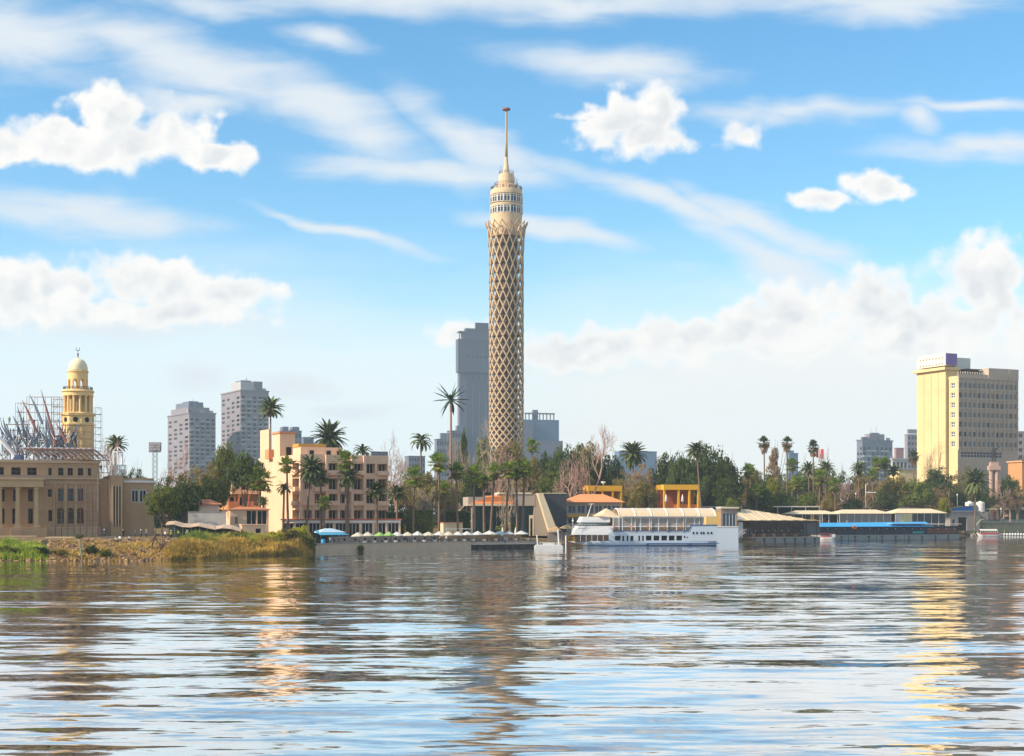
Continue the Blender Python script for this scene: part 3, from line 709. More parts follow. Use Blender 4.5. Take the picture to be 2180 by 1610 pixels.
    rl.build('roof_railing', rib, th)
    # balconies peeking out at the right end
    rep(MB().box(0, 1.1, .5, 4, 0, 1.2).build('balcony', tan, th), th, [(L + .01, 0, ze(k) - 1.6, 0) for k in range(1, 6)])
big_hotel()
th = thing('low_building', 'orange gabled building at the right edge beside the yellow hotel', 'building', (X(2176, 600), 600, 3.5), R(15))
b = MB(); w_ = 16; hh = Z(992, 600) - 3.5; b.prism([(0, 0), (w_, 0), (w_, hh - 2), (0, hh + 1.5)], 0, 10); b.build('wall', mat('orange_brick', (.55, .27, .12), .85, .1), th)
b = MB(); b.prism([(-.5, hh + 1.65), (w_, hh - 1.85), (w_, hh - 1.3), (-.5, hh + 2.3)], -.6, 10.6); b.build('roof', mat('roof_edge_orange', (.6, .33, .18)), th)
th = thing('low_building', 'pale yellow low building seen over the trees left of the yellow hotel foot', 'building', (X(1914, 600), 600, 3.5), R(15))
b = MB(); b.box(0, 8, 0, 8, 0, Z(1000, 600) - 3.5); b.build('wall', mat('pale_yellow_render', (.75, .6, .32)), th); MB().box(-.3, 8.3, -.3, 8.3, Z(1000, 600) - 3.48, Z(998, 600) - 3.2).build('roof', far_c, th)

# ------------------------------------------------------------------ statue on its column
def statue():
    Y = 575; th = thing('monument', 'dark bronze standing statue with raised arm on a pink granite column', 'monument', (X(2116, Y), Y, 3.4)); z = lambda py: Z(py, Y) - 3.4
    gr = mat('pink_granite', (.50, .33, .27), .7, .1); q = Y / F
    b = MB(); 
    for sx in (-1, 1):
        b.lathe([(.95, 0), (.85, z(1005)), (1.0, z(1004)), (1.0, z(1001))], 14, (sx * 1.15, 0))
    b.box(-.5, .5, .3, 1.0, 0, z(1004)); b.box(-2.3, 2.3, -1.3, 1.3, z(1000.8), z(992)); b.box(-1.6, 1.6, -1.1, 1.1, z(991.9), z(984)); b.build('column', gr, th)
    s = bpy.data.meshes.new('statue'); k = 33 * q / 1.78
    V_ = [(0,0,1.0),(0,0,1.25),(0,0,1.5),(0,0,1.62),(0,0,1.78), (.1,0,.95),(.12,-.03,.5),(.12,0,.04),(.12,-.12,.02),(-.1,0,.95),(-.14,.05,.5),(-.16,.08,.04),(-.16,-.04,.02),(.2,0,1.5),(.33,-.05,1.58),(.55,-.1,1.72),(.62,-.1,1.74),(-.2,0,1.5),(-.28,0,1.25),(-.24,-.1,1.0)]
    E_ = [(0,1),(1,2),(2,3),(3,4),(0,5),(5,6),(6,7),(7,8),(0,9),(9,10),(10,11),(11,12),(2,13),(13,14),(14,15),(15,16),(2,17),(17,18),(18,19)]
    r_ = [.15,.15,.17,.06,.1,.12,.09,.06,.05,.12,.09,.06,.05,.08,.06,.05,.04,.08,.06,.05]
    s.from_pydata([tuple(c * k for c in v) for v in V_], E_, []); o_ = bpy.data.objects.new('statue', s); col.objects.link(o_); o_.parent = th
    md = o_.modifiers.new('skin', 'SKIN'); o_.modifiers.new('sub', 'SUBSURF').levels = 1; o_.modifiers['sub'].render_levels = 1
    for i, sv in enumerate(s.skin_vertices[0].data): sv.radius = (r_[i] * k * 1.25, r_[i] * k * 1.25); sv.use_root = i == 0
    s.materials.append(mat('dark_bronze', (.05, .045, .05), .5, .2)); o_.location = (0, 0, z(984))
statue()

# ------------------------------------------------------------------ orange hotel with terraces
def orange_hotel():
    Y = 352; zb = 3.3; a = R(28); C = (X(640, Y), Y); z = lambda py: Z(py, Y) - zb
    org = mat('salmon_render', (0.74, 0.51, 0.34), .85, .11, .3); tr = mat('salmon_trim', (0.78, 0.52, 0.35), .85, .10); red = mat('terracotta_balcony', (.62, .27, .13), .85, .1)
    th = thing('hotel_building', 'salmon orange four storey hotel with recessed balconies behind the riverside palms', 'hotel', (C[0], C[1], zb), a)
    L = wto(C, a, 827); D = abs(wto(C, a + math.pi / 2, 550)); H = z(967)
    rows = [(1108, 1086), (1072, 1051), (1042, 1018), (1006, 985)]
    nb = 7; bw = L / nb; hol = []; sp = []; par = []
    for k, (p0, p1) in enumerate(rows):
        for i in range(nb):
            if i == 0 and k in (1, 3): continue
            hol.append((bw * i + .35, bw * (i + 1) - .35, z(p0), z(p1)))
    b = MB(); b.facade((0, 0, 0), (1, 0), L, H, hol, 1.6, 0)
    lh = []
    for k, (p0, p1) in enumerate(rows): lh.append((D - 6.2, D - 1.2, z(p0), z(p1)))
    lh += [(D * .12, D * .2, z(1000), z(992))]
    b.facade((0, D, 0), (0, -1), D, H, lh, 1.5, 0)
    b.facade((L, 0, 0), (0, 1), D, H, [], .3, 0); b.facade((L, D, 0), (-1, 0), L, H, [], .3, 0)
    b.box(.03, L - .03, .03, D - .03, H - .9, H - .6)
    b.build('wall', org, th)
    w_ = bw - .7
    for nm, c_, flt in ((0, dark_glass, lambda i: i % 3 != 1), (1, mat('brown_curtain', (.10, .055, .035), .8, .2), lambda i: i % 3 == 1)):
        src = pane(w_, z(985) - z(1006), tr, c_, 2, 0, .06)
        q = [(h[0], 1.5, h[2], 0, (1, 1, (h[3] - h[2]) / (z(985) - z(1006)))) for i, h in enumerate(hol) if flt(i)]; rep(src, th, q)
    src = pane(5.0, z(985) - z(1006), tr, dark_glass, 3, 0, .06)
    rep(src, th, [(1.4, D - h[0], h[2], -math.pi / 2) for h in lh[:4]])
    o_ = pane(D * .08, z(992) - z(1000), tr, dark_glass, 0, 0, .06); o_.parent = th; o_.location = (1.4, D - D * .12, z(1000)); o_.rotation_euler = (0, 0, -math.pi / 2)
    src = MB().box(.1, bw - .1, -1.0, .0, 0, 1.15).build('balcony_parapet', tr, th)
    rep(src, th, [(bw * i, -.01, z(p0) - .5, 0) for k, (p0, p1) in enumerate(rows) for i in range(nb) if (i + k) % 2 and k])
    src = MB().box(-1.1, 0, 1.0, 6.4, 0, 1.15).build('balcony_parapet', tr, th)
    rep(src, th, [(-.01, 0, z(p0) - .5, 0) for p0, p1 in rows[1:]])
    src = MB().box(-.32, .32, -.7, 0, 0, H - .05).build('pillar', tr, th)
    rep(src, th, [(bw * i, -.01, 0, 0) for i in (0, 2, 4, 5)])
    b = MB(); b.box(L * .8, L - .1, .1, .25, H + .02, H + 1.1); b.build('roof_railing', steel, th)
    rep(MB().box(0, .9, -.35, 0, 0, .6).build('ac_unit', mat('ac_grey', (.5, .5, .48), .6), th), th, [(bw * i + .5, -.01, z(p0) + 1.0 - 1.9, 0) for k, (p0, p1) in enumerate(rows[1:]) for i in (1, 3, 5) if (i + k) % 2 == 0])
    # roof structures
    def box_at(px0, px1, top, dy, dd, m, nm, base=967, x0=None):
        """block on the roof: set back dy, its front spanning columns px0..px1"""
        o2 = Vector((C[0] - math.sin(a) * dy, C[1] + math.cos(a) * dy)); s0 = wto(o2, a, px0); s1 = wto(o2, a, px1)
        zz = Z(top, o2.y) - zb
        MB().box(s0, s1, dy, dy + dd, H - .55, zz).build(nm, m, th); return s0, s1, zz
    box_at(572.5, 578, 914, 25.8, 7.5, org, 'stair_tower')
    s0, s1, zz = box_at(596, 628, 923, 16.8, 6, org, 'lift_house')
    MB().box(s0 - .25, s1 + .25, 16.5, 23.1, zz + .02, zz + .5).build('roof_slab', red, th)
    o_ = pane(1.7, 2.4, tr, dark_glass, 0, 0, .06); o_.parent = th; o_.location = (s1 - 2.6, 16.74, H + .2)
    s0, s1, zz = box_at(640, 726, 951, 8, 6, tr, 'penthouse')
    for f in (.2, .62, .88): o_ = pane(1.5, 1.5, tr, dark_glass, 0, 0, .06); o_.parent = th; o_.location = (s0 + (s1 - s0) * f, 7.94, zz - 2.2)
    MB().box(s0 - .2, s0 + (s1 - s0) * .65, 9, 13.6, zz + .02, zz + .9).build('roof_slab', mat('ochre_roof', (.55, .30, .06)), th)
    box_at(572, 590, 957, 21.8, 3, red, 'roof_store')
    # stepped terraces on the left
    wing = MB(); x1, x0 = -.02, -11
    for k, (xw, zt) in enumerate(((-10.5, 1052), (-7.5, 1018))): pass
    O2 = Vector((C[0] - math.sin(a) * (D - 1), C[1] + math.cos(a) * (D - 1)))
    for k, (p0, p1, px0) in enumerate(((1112, 1090, 489), (1078, 1056, 489), (1045, 1024, 496), (1008, 996, 528))):
        s0 = wto(O2, a, px0); zt, zbm = Z(p0, O2.y) - zb, 0
        zc = Z(p1 - 4, O2.y) - zb
        m = MB(); m.box(s0, 3, D + .02, D + 9, zt - .9, zt + .25)
        m.box(s0, s0 + .4, D + .02, D + 2, zt + .26, zt + 1.3); m.box(s0 + .42, s0 + 2.8, D + .1, D + .4, zt + .26, zt + 1.3); m.box(s0 + 4.2, s0 + 7, D + .1, D + .4, zt + .26, zt + 1.3)
        for f in (0, .33, .66): m.box(s0 + (-s0) * f + .1, s0 + (-s0) * f + .5, D + .5, D + .9, zt + .26, zc)
        m.build('terrace', red if k % 2 else tr, th)
        MB().box(s0 + .8, 3, D + 3.6, D + 8.9, max(zt + .27, 0), zc + .4).build('terrace_wall', org if k != 3 else tr, th)
        rep(MB().box(0, 1.6, -.1, 0, 0, 2.1).build('window', dark_glass, th), th, [(s0 + .9 + j * 2.3, D + 3.58, zt + .3, 0) for j in range(3) if s0 + 3 + j * 2.3 < 0])
    s0 = wto(O2, a, 500)
    b = MB(); b.prism([(s0, Z(1010, O2.y) - zb), (s0 + 2.4, Z(1010, O2.y) - zb), (s0 + 1.2, Z(1000, O2.y) - zb)], D, D + 1.5); b.prism([(s0 + .2, Z(1032, O2.y) - zb), (s0 + .7, Z(1032, O2.y) - zb), (s0 + .7, Z(1010, O2.y) - zb - .02), (s0 + .2, Z(1010, O2.y) - zb - .02)], D, D + 1.4)
    b.prism([(s0 + 1.7, Z(1032, O2.y) - zb), (s0 + 2.2, Z(1032, O2.y) - zb), (s0 + 2.2, Z(1010, O2.y) - zb - .02), (s0 + 1.7, Z(1010, O2.y) - zb - .02)], D, D + 1.4); b.build('roof_turret', tr, th)
orange_hotel()

# small buildings in front of it
org = MATS['salmon_render']; trm = MATS['salmon_trim']; tile = mat('terracotta_tiles', (.52, .20, .10), .85, .15)
def cottage(label, px0, px1, eave, ridge, Y, m, zb, a=14, rx=None, wins=(), D=None, name='garden_house', over=.7):
    a = R(a); C = (X(px0, Y), Y); L = wto(C, a, px1); th = thing(name, label, 'building', (C[0], C[1], zb), a); H = Z(eave, Y) - zb; D = D or L * .7
    hol = [(L * f0, L * f1, H * g0, H * g1) for f0, f1, g0, g1 in wins]
    b = MB(); b.facade((0, 0, 0), (1, 0), L, H, hol, .3); b.facade((0, D, 0), (0, -1), D, H, []); b.facade((L, 0, 0), (0, 1), D, H, []); b.facade((L, D, 0), (-1, 0), L, H, []); b.build('wall', m, th)
    for h in hol: o_ = pane(h[1] - h[0], h[3] - h[2], trm, dark_glass, 1, 0, .05); o_.parent = th; o_.location = (h[0], .24, h[2])
    b = MB(); b.hip(-over, L + over, -over, D + over, H + .02, Z(ridge, Y) - zb, rx if rx is not None else L * .45); b.build('roof', tile, th)
    return th, L, D, H
cottage('small garden pavilion with terracotta hipped roof and two windows by the bank', 413, 466, 1075, 1063, 318, mat('pinkish_render', (.66, .50, .40)), 3.6, 14, None, ((.3, .44, .35, .6), (.58, .72, .35, .6)))
th = thing('garden_wall', 'pale grey low wall below the little hipped roof pavilion', 'wall', (X(400, 312), 312, 3.6), R(10))
MB().box(0, 8.3, 0, .4, 0, Z(1091, 312) - 3.6).build('wall', mat('pale_grey_wall', (.55, .5, .46))); th_o = bpy.context.scene.collection.objects[-1]; th_o.parent = th
MB().box(-.1, 8.4, -.08, .48, Z(1091, 312) - 3.58, Z(1091, 312) - 3.4).build('coping', concrete, th)
th, L, D, H = cottage('low orange house with wide dark window band at the foot of the salmon hotel', 490, 572, 1086, 1079, 325, org, 3.4, 14, 2.5, ((.12, .2, .45, .75), (.42, .68, .42, .98), (.7, .95, .42, .98)), 7, over=.35)
th = thing('garden_hut', 'little cream hut with flat roof in front of the low orange house', 'hut', (X(515, 310), 310, 3.3), R(18))
L = 5.2; b = MB(); b.facade((0, 0, 0), (1, 0), L, 2.7, [(3.0, 4.1, 1.0, 2.0)], .25); b.facade((0, 4, 0), (0, -1), 4, 2.7, [(1.4, 2.2, .02, 1.9)], .3); b.facade((L, 0, 0), (0, 1), 4, 2.7, []); b.facade((L, 4, 0), (-1, 0), L, 2.7, []); b.box(-.15, L + .15, -.15, 4.15, 2.72, 2.95); b.build('wall', trm, th)
MB().box(3.0, 4.1, .2, .24, 1.0, 2.0).build('window', dark_glass, th); MB().box(.25, .29, 1.8, 2.6, .02, 1.9).build('door', dark_glass, th)
th = thing('tarpaulin_shelter', 'low shelter of sagging beige sheets on poles behind the bank grass', 'shelter', (X(352, 296), 296, 3.3), R(6))
b = MB(); n = 9
for i in range(n): 
    x0, x1 = 1.7 * i, 1.7 * (i + 1); z0, z1 = 2.9 - .12 * i + .25 * math.sin(i * 1.9), 2.9 - .12 * (i + 1) + .25 * math.sin((i + 1) * 1.9)
    b.add([(x0, -.3, z0), (x1, -.3, z1), (x1, 4, z1 + .7), (x0, 4, z0 + .7), (x0, -.3, z0 + .08), (x1, -.3, z1 + .08), (x1, 4, z1 + .78), (x0, 4, z0 + .78)], [(0,3,2,1),(4,5,6,7),(0,1,5,4),(2,3,7,6)])
b.build('roof_sheet', mat('beige_sheet', (.50, .36, .26), .9, .2, 1), th)
rep(MB().box(-.05, .05, -.05, .05, 0, 2.6).build('pole', steel, th), th, [(1.7 * i + .2, 0, 0) for i in range(9)])
MB().box(.2, 15, 3.6, 3.8, 0, 2.6).build('back_wall', mat('dark_green_net', (.05, .07, .055), .9, .3, 1), th)

# riverside restaurant pavilion under the salmon hotel
Y = 338; a = R(7); C = (X(600, Y), Y)
L = wto(C, a, 853); th = thing('restaurant_pavilion', 'long single storey glazed pavilion with red roof edge and white fascia below the salmon hotel', 'restaurant', (C[0], C[1], 2.2), a)
zf = Z(1113, Y) - 2.2; zt = Z(1106, Y) - 2.2
b = MB(); b.box(0, L, -.3, 8, zf + .02, zt - .25); b.build('fascia', white_paint, th)
MB().box(-.3, L + .3, -.5, 8.2, zt - .23, zt + .12).build('roof', mat('red_roof_felt', (.42, .12, .08), .85), th)
rep(MB().box(-.22, .22, -.1, .3, 0, zf).build('column', trm, th), th, [(L * i / 9 + (.25 if i == 0 else -.25), .2, 0) for i in range(10)])
rep(pane(L / 9 - .55, zf - .1, white_paint, dark_glass, 2, 0, .05), th, [(L * i / 9 + .1, .6, .02, 0) for i in range(9)])
# modern building with raking wall
def modern():
    Y = 385; a = R(8); zb = 2.4; C = (X(997, Y), Y); z = lambda py: Z(py, Y) - zb
    grey = mat('warm_grey_panel', (.42, .36, .30), .8, .06); cream = mat('cream_stone', (.74, .62, .44), .8, .06); slate = mat('slate_cladding', (.055, .06, .075), .7, .2, 1.5)
    th = thing('modern_building', 'modern flat building with slanted cream wall and black slate panel beside the river', 'building', (C[0], C[1], zb), a)
    u = lambda px: wto(C, a, px)
    # roof volume carried on fins
    zr0, zr1 = z(1077), z(1052)
    b = MB(); b.box(0, u(1138), 0, 14, zr0, z(1058)); b.box(u(1060), u(1160), 2, 14, z(1058) + .02, zr1)
    b.box(u(1095), u(1138) , -.3, -.02, zr0, zr1); b.build('roof_volume', grey, th)
    MB().box(u(1062), u(1130), -.5, 13, zr1 + .02, zr1 + .45).build('roof_edge', cream, th)
    b = MB(); b.add([(0 + .3, -.35, z(1073)), (u(1092), -.35, z(1073)), (u(1092), -.35, z(1056)), (u(1040), -.35, z(1058)), (.3, -.32, z(1073)),], [(0, 1, 2, 3)])
    b.add([(.3, -.9, z(1073)), (u(1092), -.9, z(1073)), (u(1092), 1.5, z(1055)), (u(1035), 1.5, z(1056)), (.3, -.9, z(1072.4)), (u(1092), -.9, z(1072.4)), (u(1092), 1.5, z(1054.4)), (u(1035), 1.5, z(1055.4))], [(0, 3, 2, 1), (4, 5, 6, 7), (0, 1, 5, 4), (1, 2, 6, 5), (3, 0, 4, 7)]); b.build('tiled_skirt', mat('bright_terracotta', (.68, .24, .09), .85), th)
    MB().box(.1, u(1096), -1.0, -.4, z(1077), z(1073.2)).build('cream_band', cream, th)
    MB().box(.9, 1.9, .2, 1.2, 0, zr0 - .02).build('fin', grey, th); b = MB(); b.box(u(1136), u(1166), -.2, 13, 0, zr1 - .02); b.build('end_wall', grey, th)
    nb = 8; x0, x1 = 2.0, u(1135)
    rep(pane((x1 - x0) / nb - .05, zr0 - .1, mat('dark_frame', (.03, .06, .06), .4), glass('green_glass', (.012, .045, .045)), 1, 1, .05), th, [(x0 + (x1 - x0) * i / nb, 1.4, .02, 0) for i in range(nb)])
    b = MB(); xs = u(1141)
    b.prism([(u(1141), z(1050)), (u(1152), z(1050)), (u(1187), 0), (u(1168), 0)], -3.2, -.3); b.build('slanted_wall', cream, th)
    b = MB(); b.prism([(u(1154), z(1051)), (u(1204), z(1051)), (u(1204), 0), (u(1188.5), 0)], -1.6, 12)
    for k in range(16):
        zz = z(1051) * k / 16 + .2; xx = u(1188.5) + (u(1154) - u(1188.5)) * zz / z(1051) + .15; b.box(xx, u(1204) - .02, -1.66, -1.602, zz, zz + .06)
    b.build('slate_panel', slate, th); MB().box(u(1154), u(1204), -1.7, 12, z(1051) + .02, z(1049.5)).build('panel_coping', cream, th)
    b = MB(); b.facade((u(1126), -.25, 0), (1, 0), u(1136) - u(1126), z(1097), [(.35, 1.0, .01, z(1104))], .2); b.build('door_surround', cream, th); MB().box(u(1126) + .35, u(1126) + 1, -.1, -.05, .02, z(1104)).build('door', dark_glass, th)
modern()
# two-storey orange roofed building with yellow-orange pavilions
def terrace_house():
    Y = 398; a = R(6); zb = 2.4; C = (X(1206, Y), Y); z = lambda py: Z(py, Y) - zb; u = lambda px: wto(C, a, px)
    wallm = mat('grey_white_render', (.52, .46, .41), .85, .06); och = mat('ochre_band', (.72, .42, .10), .8, .08); orr = mat('orange_tiles', (.70, .29, .12), .85, .1)
    th = thing('terrace_house', 'two storey house with low orange roof and ochre band behind the bow of the ship', 'building', (C[0], C[1], zb), a)
    L = u(1322); H = z(1070); rows = [(z(1116), z(1104)), (z(1093), z(1076))]
    hol = [(L * f, L * (f + .14), r0, r1) for r0, r1 in rows for f in (.03, .2, .36, .52, .68, .84)]
    b = MB(); b.facade((0, 0, 0), (1, 0), L, H, hol, .5); b.facade((0, 9, 0), (0, -1), 9, H, []); b.facade((L, 0, 0), (0, 1), 9, H, []); b.facade((L, 9, 0), (-1, 0), L, H, []); b.build('wall', wallm, th)
    for j, (r0, r1) in enumerate(rows): rep(pane(L * .14, r1 - r0, white_paint, blue_glass if j else dark_glass, 1, 0, .06), th, [(h[0], .4, h[2]) for h in hol if h[2] == r0])
    MB().box(-.1, L + .1, -1.3, -.02, z(1101), z(1095)).build('ochre_band', och, th)
    b = MB(); 
    for i in range(int(L / .5)): b.box(i * .5, i * .5 + .05, -1.25, -1.2, z(1095) + .01, z(1095) + .9)
    b.box(0, L, -1.28, -1.18, z(1095) + .9, z(1095) + 1); b.build('railing', steel, th)
    b = MB(); b.hip(-.8, L + .8, -1.8, 10, H + .02, z(1052), L * .33); b.build('roof', orr, th)
terrace_house()
def frame_pavilion(label, px0, px1, Y, top, fas, bot, lit=True):
    a = R(9); zb = 2.4; C = (X(px0, Y), Y); z = lambda py: Z(py, Y) - zb; L = wto(C, a, px1)
    yel = mat('golden_yellow_render', (.80, .42, .03), .8, .05); red = mat('brick_red_render', (.42, .12, .045), .85, .1)
    th = thing('yellow_pavilion', label, 'pavilion', (C[0], C[1], zb), a)
    MB().box(0, L, -.5, 9, z(fas), z(top)).build('fascia', yel, th)
    b = MB()

    rep(MB().box(.0, .55, -.4, .2, 0, z(fas) - .02).build('column', yel, th), th, [(max(0.02, min(L - .57, L * f)), 0, 0) for f in (0, .4, .7, 1)])
    MB().box(.3, L - .3, 4.2, 8.8, 0, z(fas) - .02).build('back_wall', red, th)
    MB().box(.6, L - .6, .25, .5, 0, z(bot)).build('parapet', mat('orange_parapet', (.68, .22, .05), .85), th)
    b = MB()
    return th, L, z
th, L, z = frame_pavilion('golden yellow flat roofed pavilion frame with small roof dish, behind the orange roof', 1251, 1324, 425, 1034, 1046, 1078)
b = MB(); b.lathe([(.1, z(1034)), (.1, z(1034) + .5), (.7, z(1034) + .9), (.75, z(1034) + 1.3), (.2, z(1034) + 1.0)], 12, (L * .5, 2)); b.build('satellite_dish', white_paint, th, True)
th, L, z = frame_pavilion('golden yellow open pavilion with brick red back wall and folded parasols', 1412, 1488, 425, 1032, 1043, 1074)
# folded parasols on the pavilion floor
def folded(px, Y, zb, label, src=None, m=white_paint):
    if src: return dup(src, (X(px, Y), Y, zb), 0, label)
    th = thing('folded_parasol', label, 'parasol', (X(px, Y), Y, zb), 0, 'folded parasols'); b = MB(); b.lathe([(.12, .7), (.42, 1.0), (.30, 2.0), (.08, 3.0)], 10); b.build('canopy', m, th, True); MB().lathe([(.35, 0), (.35, .08), (.04, .1), (.04, 3.1)], 8).build('pole', steel, th); return th
fp = folded(1418, 423, Z(1074, 423), 'white folded parasol at the left end of the open yellow pavilion')
folded(1453, 423, Z(1074, 423), 'white folded parasol in the middle of the open yellow pavilion', fp)
for i, (px, lb) in enumerate(((1098, 'cream folded parasol under the modern building glass front'), (1070, 'cream folded parasol left of the other by the modern building'))): folded(px, 366, 2.0, lb, fp)

# ------------------------------------------------------------------ palace-like building under construction on the left
stone = mat('beige_stone', (0.44, 0.29, 0.17), .9, .14, .5); stone2 = mat('ochre_stone', (.50, .36, .20), .9, .12, .5); ledge = mat('pale_cornice', (.56, .40, .26), .85, .1)
def palace():
    Y = 300; a = R(22.5); zb = 3.6; C = (X(-60, Y), Y); z = lambda py, yy=Y: Z(py, yy) - zb; u = lambda px, dy=0: wto((C[0] - math.sin(a) * dy, C[1] + math.cos(a) * dy), a, px)
    th = thing('civic_building', 'long beige stone building with portico and arched windows, under construction at the left', 'building', (C[0], C[1], zb), a)
    def yy(px): k = u(px); return C[1] + math.sin(a) * k
    L = u(212); zr = Z(985, yy(60)) - zb; 
    yt = yy(100); zl = lambda py: Z(py, yt) - zb
    hol = []; kinds = []
    def W_(p0, p1, t0, t1, kd): hol.append((u(p0), u(p1), zl(t1), zl(t0))); kinds.append(kd)
    for p in (-45, -12, 24, 58): W_(p, p + 20, 996, 1012, 0)
    for p in (103, 124, 144, 166, 187): W_(p, p + (7 if p in (103, 187) else 11), 996, 1012, 0)
    for p in (-30, 0, 28, 60): W_(p, p + 10, 1042, 1068, 0)
    W_(102, 110, 1042, 1058, 0)
    for p in (-30, 0, 26, 60): W_(p, p + 10, 1083, 1115, 0)
    W_(103, 111, 1086, 1110, 0)
    for p in (124, 145, 166): W_(p, p + 11, 1040, 1067, 1)
    arch = []
    b = MB(); b.facade((0, 0, 0), (1, 0), L, zr, hol + [(u(p), u(p + 14), zl(1115), zl(1081)) for p in (122, 143, 164)], .5)
    for p in (122, 143, 164): arch.append((u(p), u(p + 14), zl(1115), zl(1081)))
    for (h0, h1, h2, h3) in arch:
        r = (h1 - h0) / 2
        for sg in (-1, 1):
            b.poly([((h0 + h1) / 2 + sg * r, -.02, h3)] + [((h0 + h1) / 2 + sg * r * math.cos(math.pi / 2 * k / 6), -.02, h3 - r + r * math.sin(math.pi / 2 * k / 6)) for k in range(7)])
    b.facade((L, 0, 0), (0, 1), 14, zr, [], .5); b.box(.02, L - .02, .5, 14, zr - .8, zr - .3); b.build('wall', stone, th)
    groups_ = {}
    for h, kd in zip(hol, kinds): groups_.setdefault((round(h[1] - h[0], 1), round(h[3] - h[2], 1), kd), []).append(h)
    for (w_, h_, kd), hs in groups_.items():
        rep(pane(w_ + .1, h_ + .1, mat('brown_frame', (.12, .07, .05)), dark_glass if kd == 0 else blue_glass, 1, 1, .05), th, [(h[0] - .02, .42, h[2] - .02) for h in hs])
    rep(pane(arch[0][1] - arch[0][0] + .05, arch[0][3] - arch[0][2], mat('brown_frame', (.12, .07, .05)), glass('olive_glass', (.06, .06, .045), .3), 2, 3, .05), th, [(h[0] - .02, .42, h[2]) for h in arch])
    b = MB(); b.box(-.1, L + .3, -.5, -.02, zl(1020), zl(1017.5)); b.box(u(94), L + .3, -.35, -.02, zl(1029), zl(1027)); b.box(-.1, L + .2, -.4, .5, zr + .02, zr + .6)
    b.box(u(96), L + .1, -.5, -.02, 0, zl(1122)); b.build('cornice', ledge, th)
    for p in (115, 140, 160, 184): b = MB(); 
    rep(MB().box(-.28, .28, -.22, -.004, zl(1121), zl(1030)).build('pilaster', stone2, th), th, [(u(p), 0, 0) for p in (117, 139.5, 161, 183)])
    # portico
    pd = 3.8; ya = lambda px: Z
    yq = yy(50) - pd; zq = lambda py: Z(py, yq) - zb
    b = MB(); x1 = u(93, -pd)
    b.box(-1, x1, -pd, -.55, zq(1037), zq(1022)); b.box(-1, x1 + .2, -pd - .3, -.5, zq(1021.8), zq(1019)); b.build('portico_entablature', stone2, th)
    rl = MB(); 
    for i in range(44): rl.box(i * .42 - 1, i * .42 - .93, -pd + .1, -pd + .17, zq(1018.9), zq(1013))
    rl.box(-1, x1, -pd + .08, -pd + .19, zq(1013), zq(1012)); rl.build('roof_railing', steel, th)
    cl = MB(); hb = zq(1118); ht = zq(1037) - .05; cl.box(-.65, .65, -.65, .65, hb - .5, hb); cl.lathe([(.52, hb + .02), (.5, hb + 2), (.42, ht - .5), (.6, ht - .4), (.6, ht - .02)], 16)
    rep(cl.build('column', stone2, th, False), th, [(u(p, -pd) , -pd + .7, 0) for p in (-40, 0, 38, 78)])
    b = MB(); b.box(-1, x1 + .6, -pd - .4, -.1, -1, zq(1118.5) - .52); b.box(u(22, -pd), u(46, -pd), -pd - .9, -pd - .42, -1, zq(1128)); b.build('podium', stone, th)
    # right hand bays
    def block(p0, p1, dy, dd, top, m, nm, base=0): o_ = (C[0] - math.sin(a) * dy, C[1] + math.cos(a) * dy); s0, s1 = wto(o_, a, p0), wto(o_, a, p1); zt = Z(top, o_[1] + math.sin(a) * s0) - zb; MB().box(s0, s1, dy, dy + dd, base, zt).build(nm, m, th); return s0, s1, zt
    block(212.5, 236, 1.2, 12, 1019, stone, 'recessed_bay')
    s0, s1, zt = block(236, 262, -1.0, 15, 1012, stone, 'corner_bay')
    rep(MB().box(-.14, .14, -1.3, -1.004, 2.0, zt - 2.2).build('fin', ledge, th), th, [(s0 + (s1 - s0) * f, 0, 0) for f in (.15, .38, .62, .85)])
    rep(MB().box(-.22, .22, -1.04, -1.003, 2.2, zt - 2.4).build('slit_window', dark_glass, th), th, [(s0 + (s1 - s0) * f, 0, 0) for f in (.265, .5, .735)])
    s2, s3, zt2 = block(262.5, 328, 1.5, 13, 1018, stone, 'side_wing')
    MB().box(s2, s3 + .4, 1.1, 1.48, zt2 - 1.0, zt2 - .55).build('white_ledge', white_paint, th)
    rep(pane(1.5, 2.8, white_paint, dark_glass, 1, 0, .06), th, [(s2 + (s3 - s2) * f, 1.46, zt2 - 5.4) for f in (.26, .52)])
    # white lantern frame on the corner bay
    g_ = MB(); cx_ = (s0 + s1) / 2 + .6; 
    for sx in (-1.5, -.5, .5, 1.5):
        for sy in (1, 3.6): g_.box(cx_ + sx - .1, cx_ + sx + .1, sy - .1, sy + .1, zt, zt + 2.2)
    g_.box(cx_ - 1.7, cx_ + 1.7, .9, 1.1, zt + 2.2, zt + 2.4); g_.box(cx_ - 1.7, cx_ + 1.7, 3.5, 3.7, zt + 2.2, zt + 2.4); g_.box(cx_ - 1.7, cx_ - 1.5, 1.1, 3.5, zt + 2.2, zt + 2.4); g_.box(cx_ + 1.5, cx_ + 1.7, 1.1, 3.5, zt + 2.2, zt + 2.4)
    for k in range(6):
        an = k * math.pi / 3 + .3; px_, py_ = cx_ + math.cos(an) * 1.05, 2.3 + math.sin(an) * 1.05
        g_.bar((px_, py_, zt + 2.4), (px_, py_, zt + 5.2), .22); pts = [(cx_ + math.cos(an) * 1.05 * math.cos(t_), 2.3 + math.sin(an) * 1.05 * math.cos(t_), zt + 5.2 + 1.1 * math.sin(t_)) for t_ in (0, .4, .8, 1.2, 1.57)]; g_.tube(pts, .09, 5)
        a2 = an + math.pi / 3; g_.bar((px_, py_, zt + 5.2), (cx_ + math.cos(a2) * 1.05, 2.3 + math.sin(a2) * 1.05, zt + 5.2), .2)
    g_.build('white_lantern', white_paint, th)
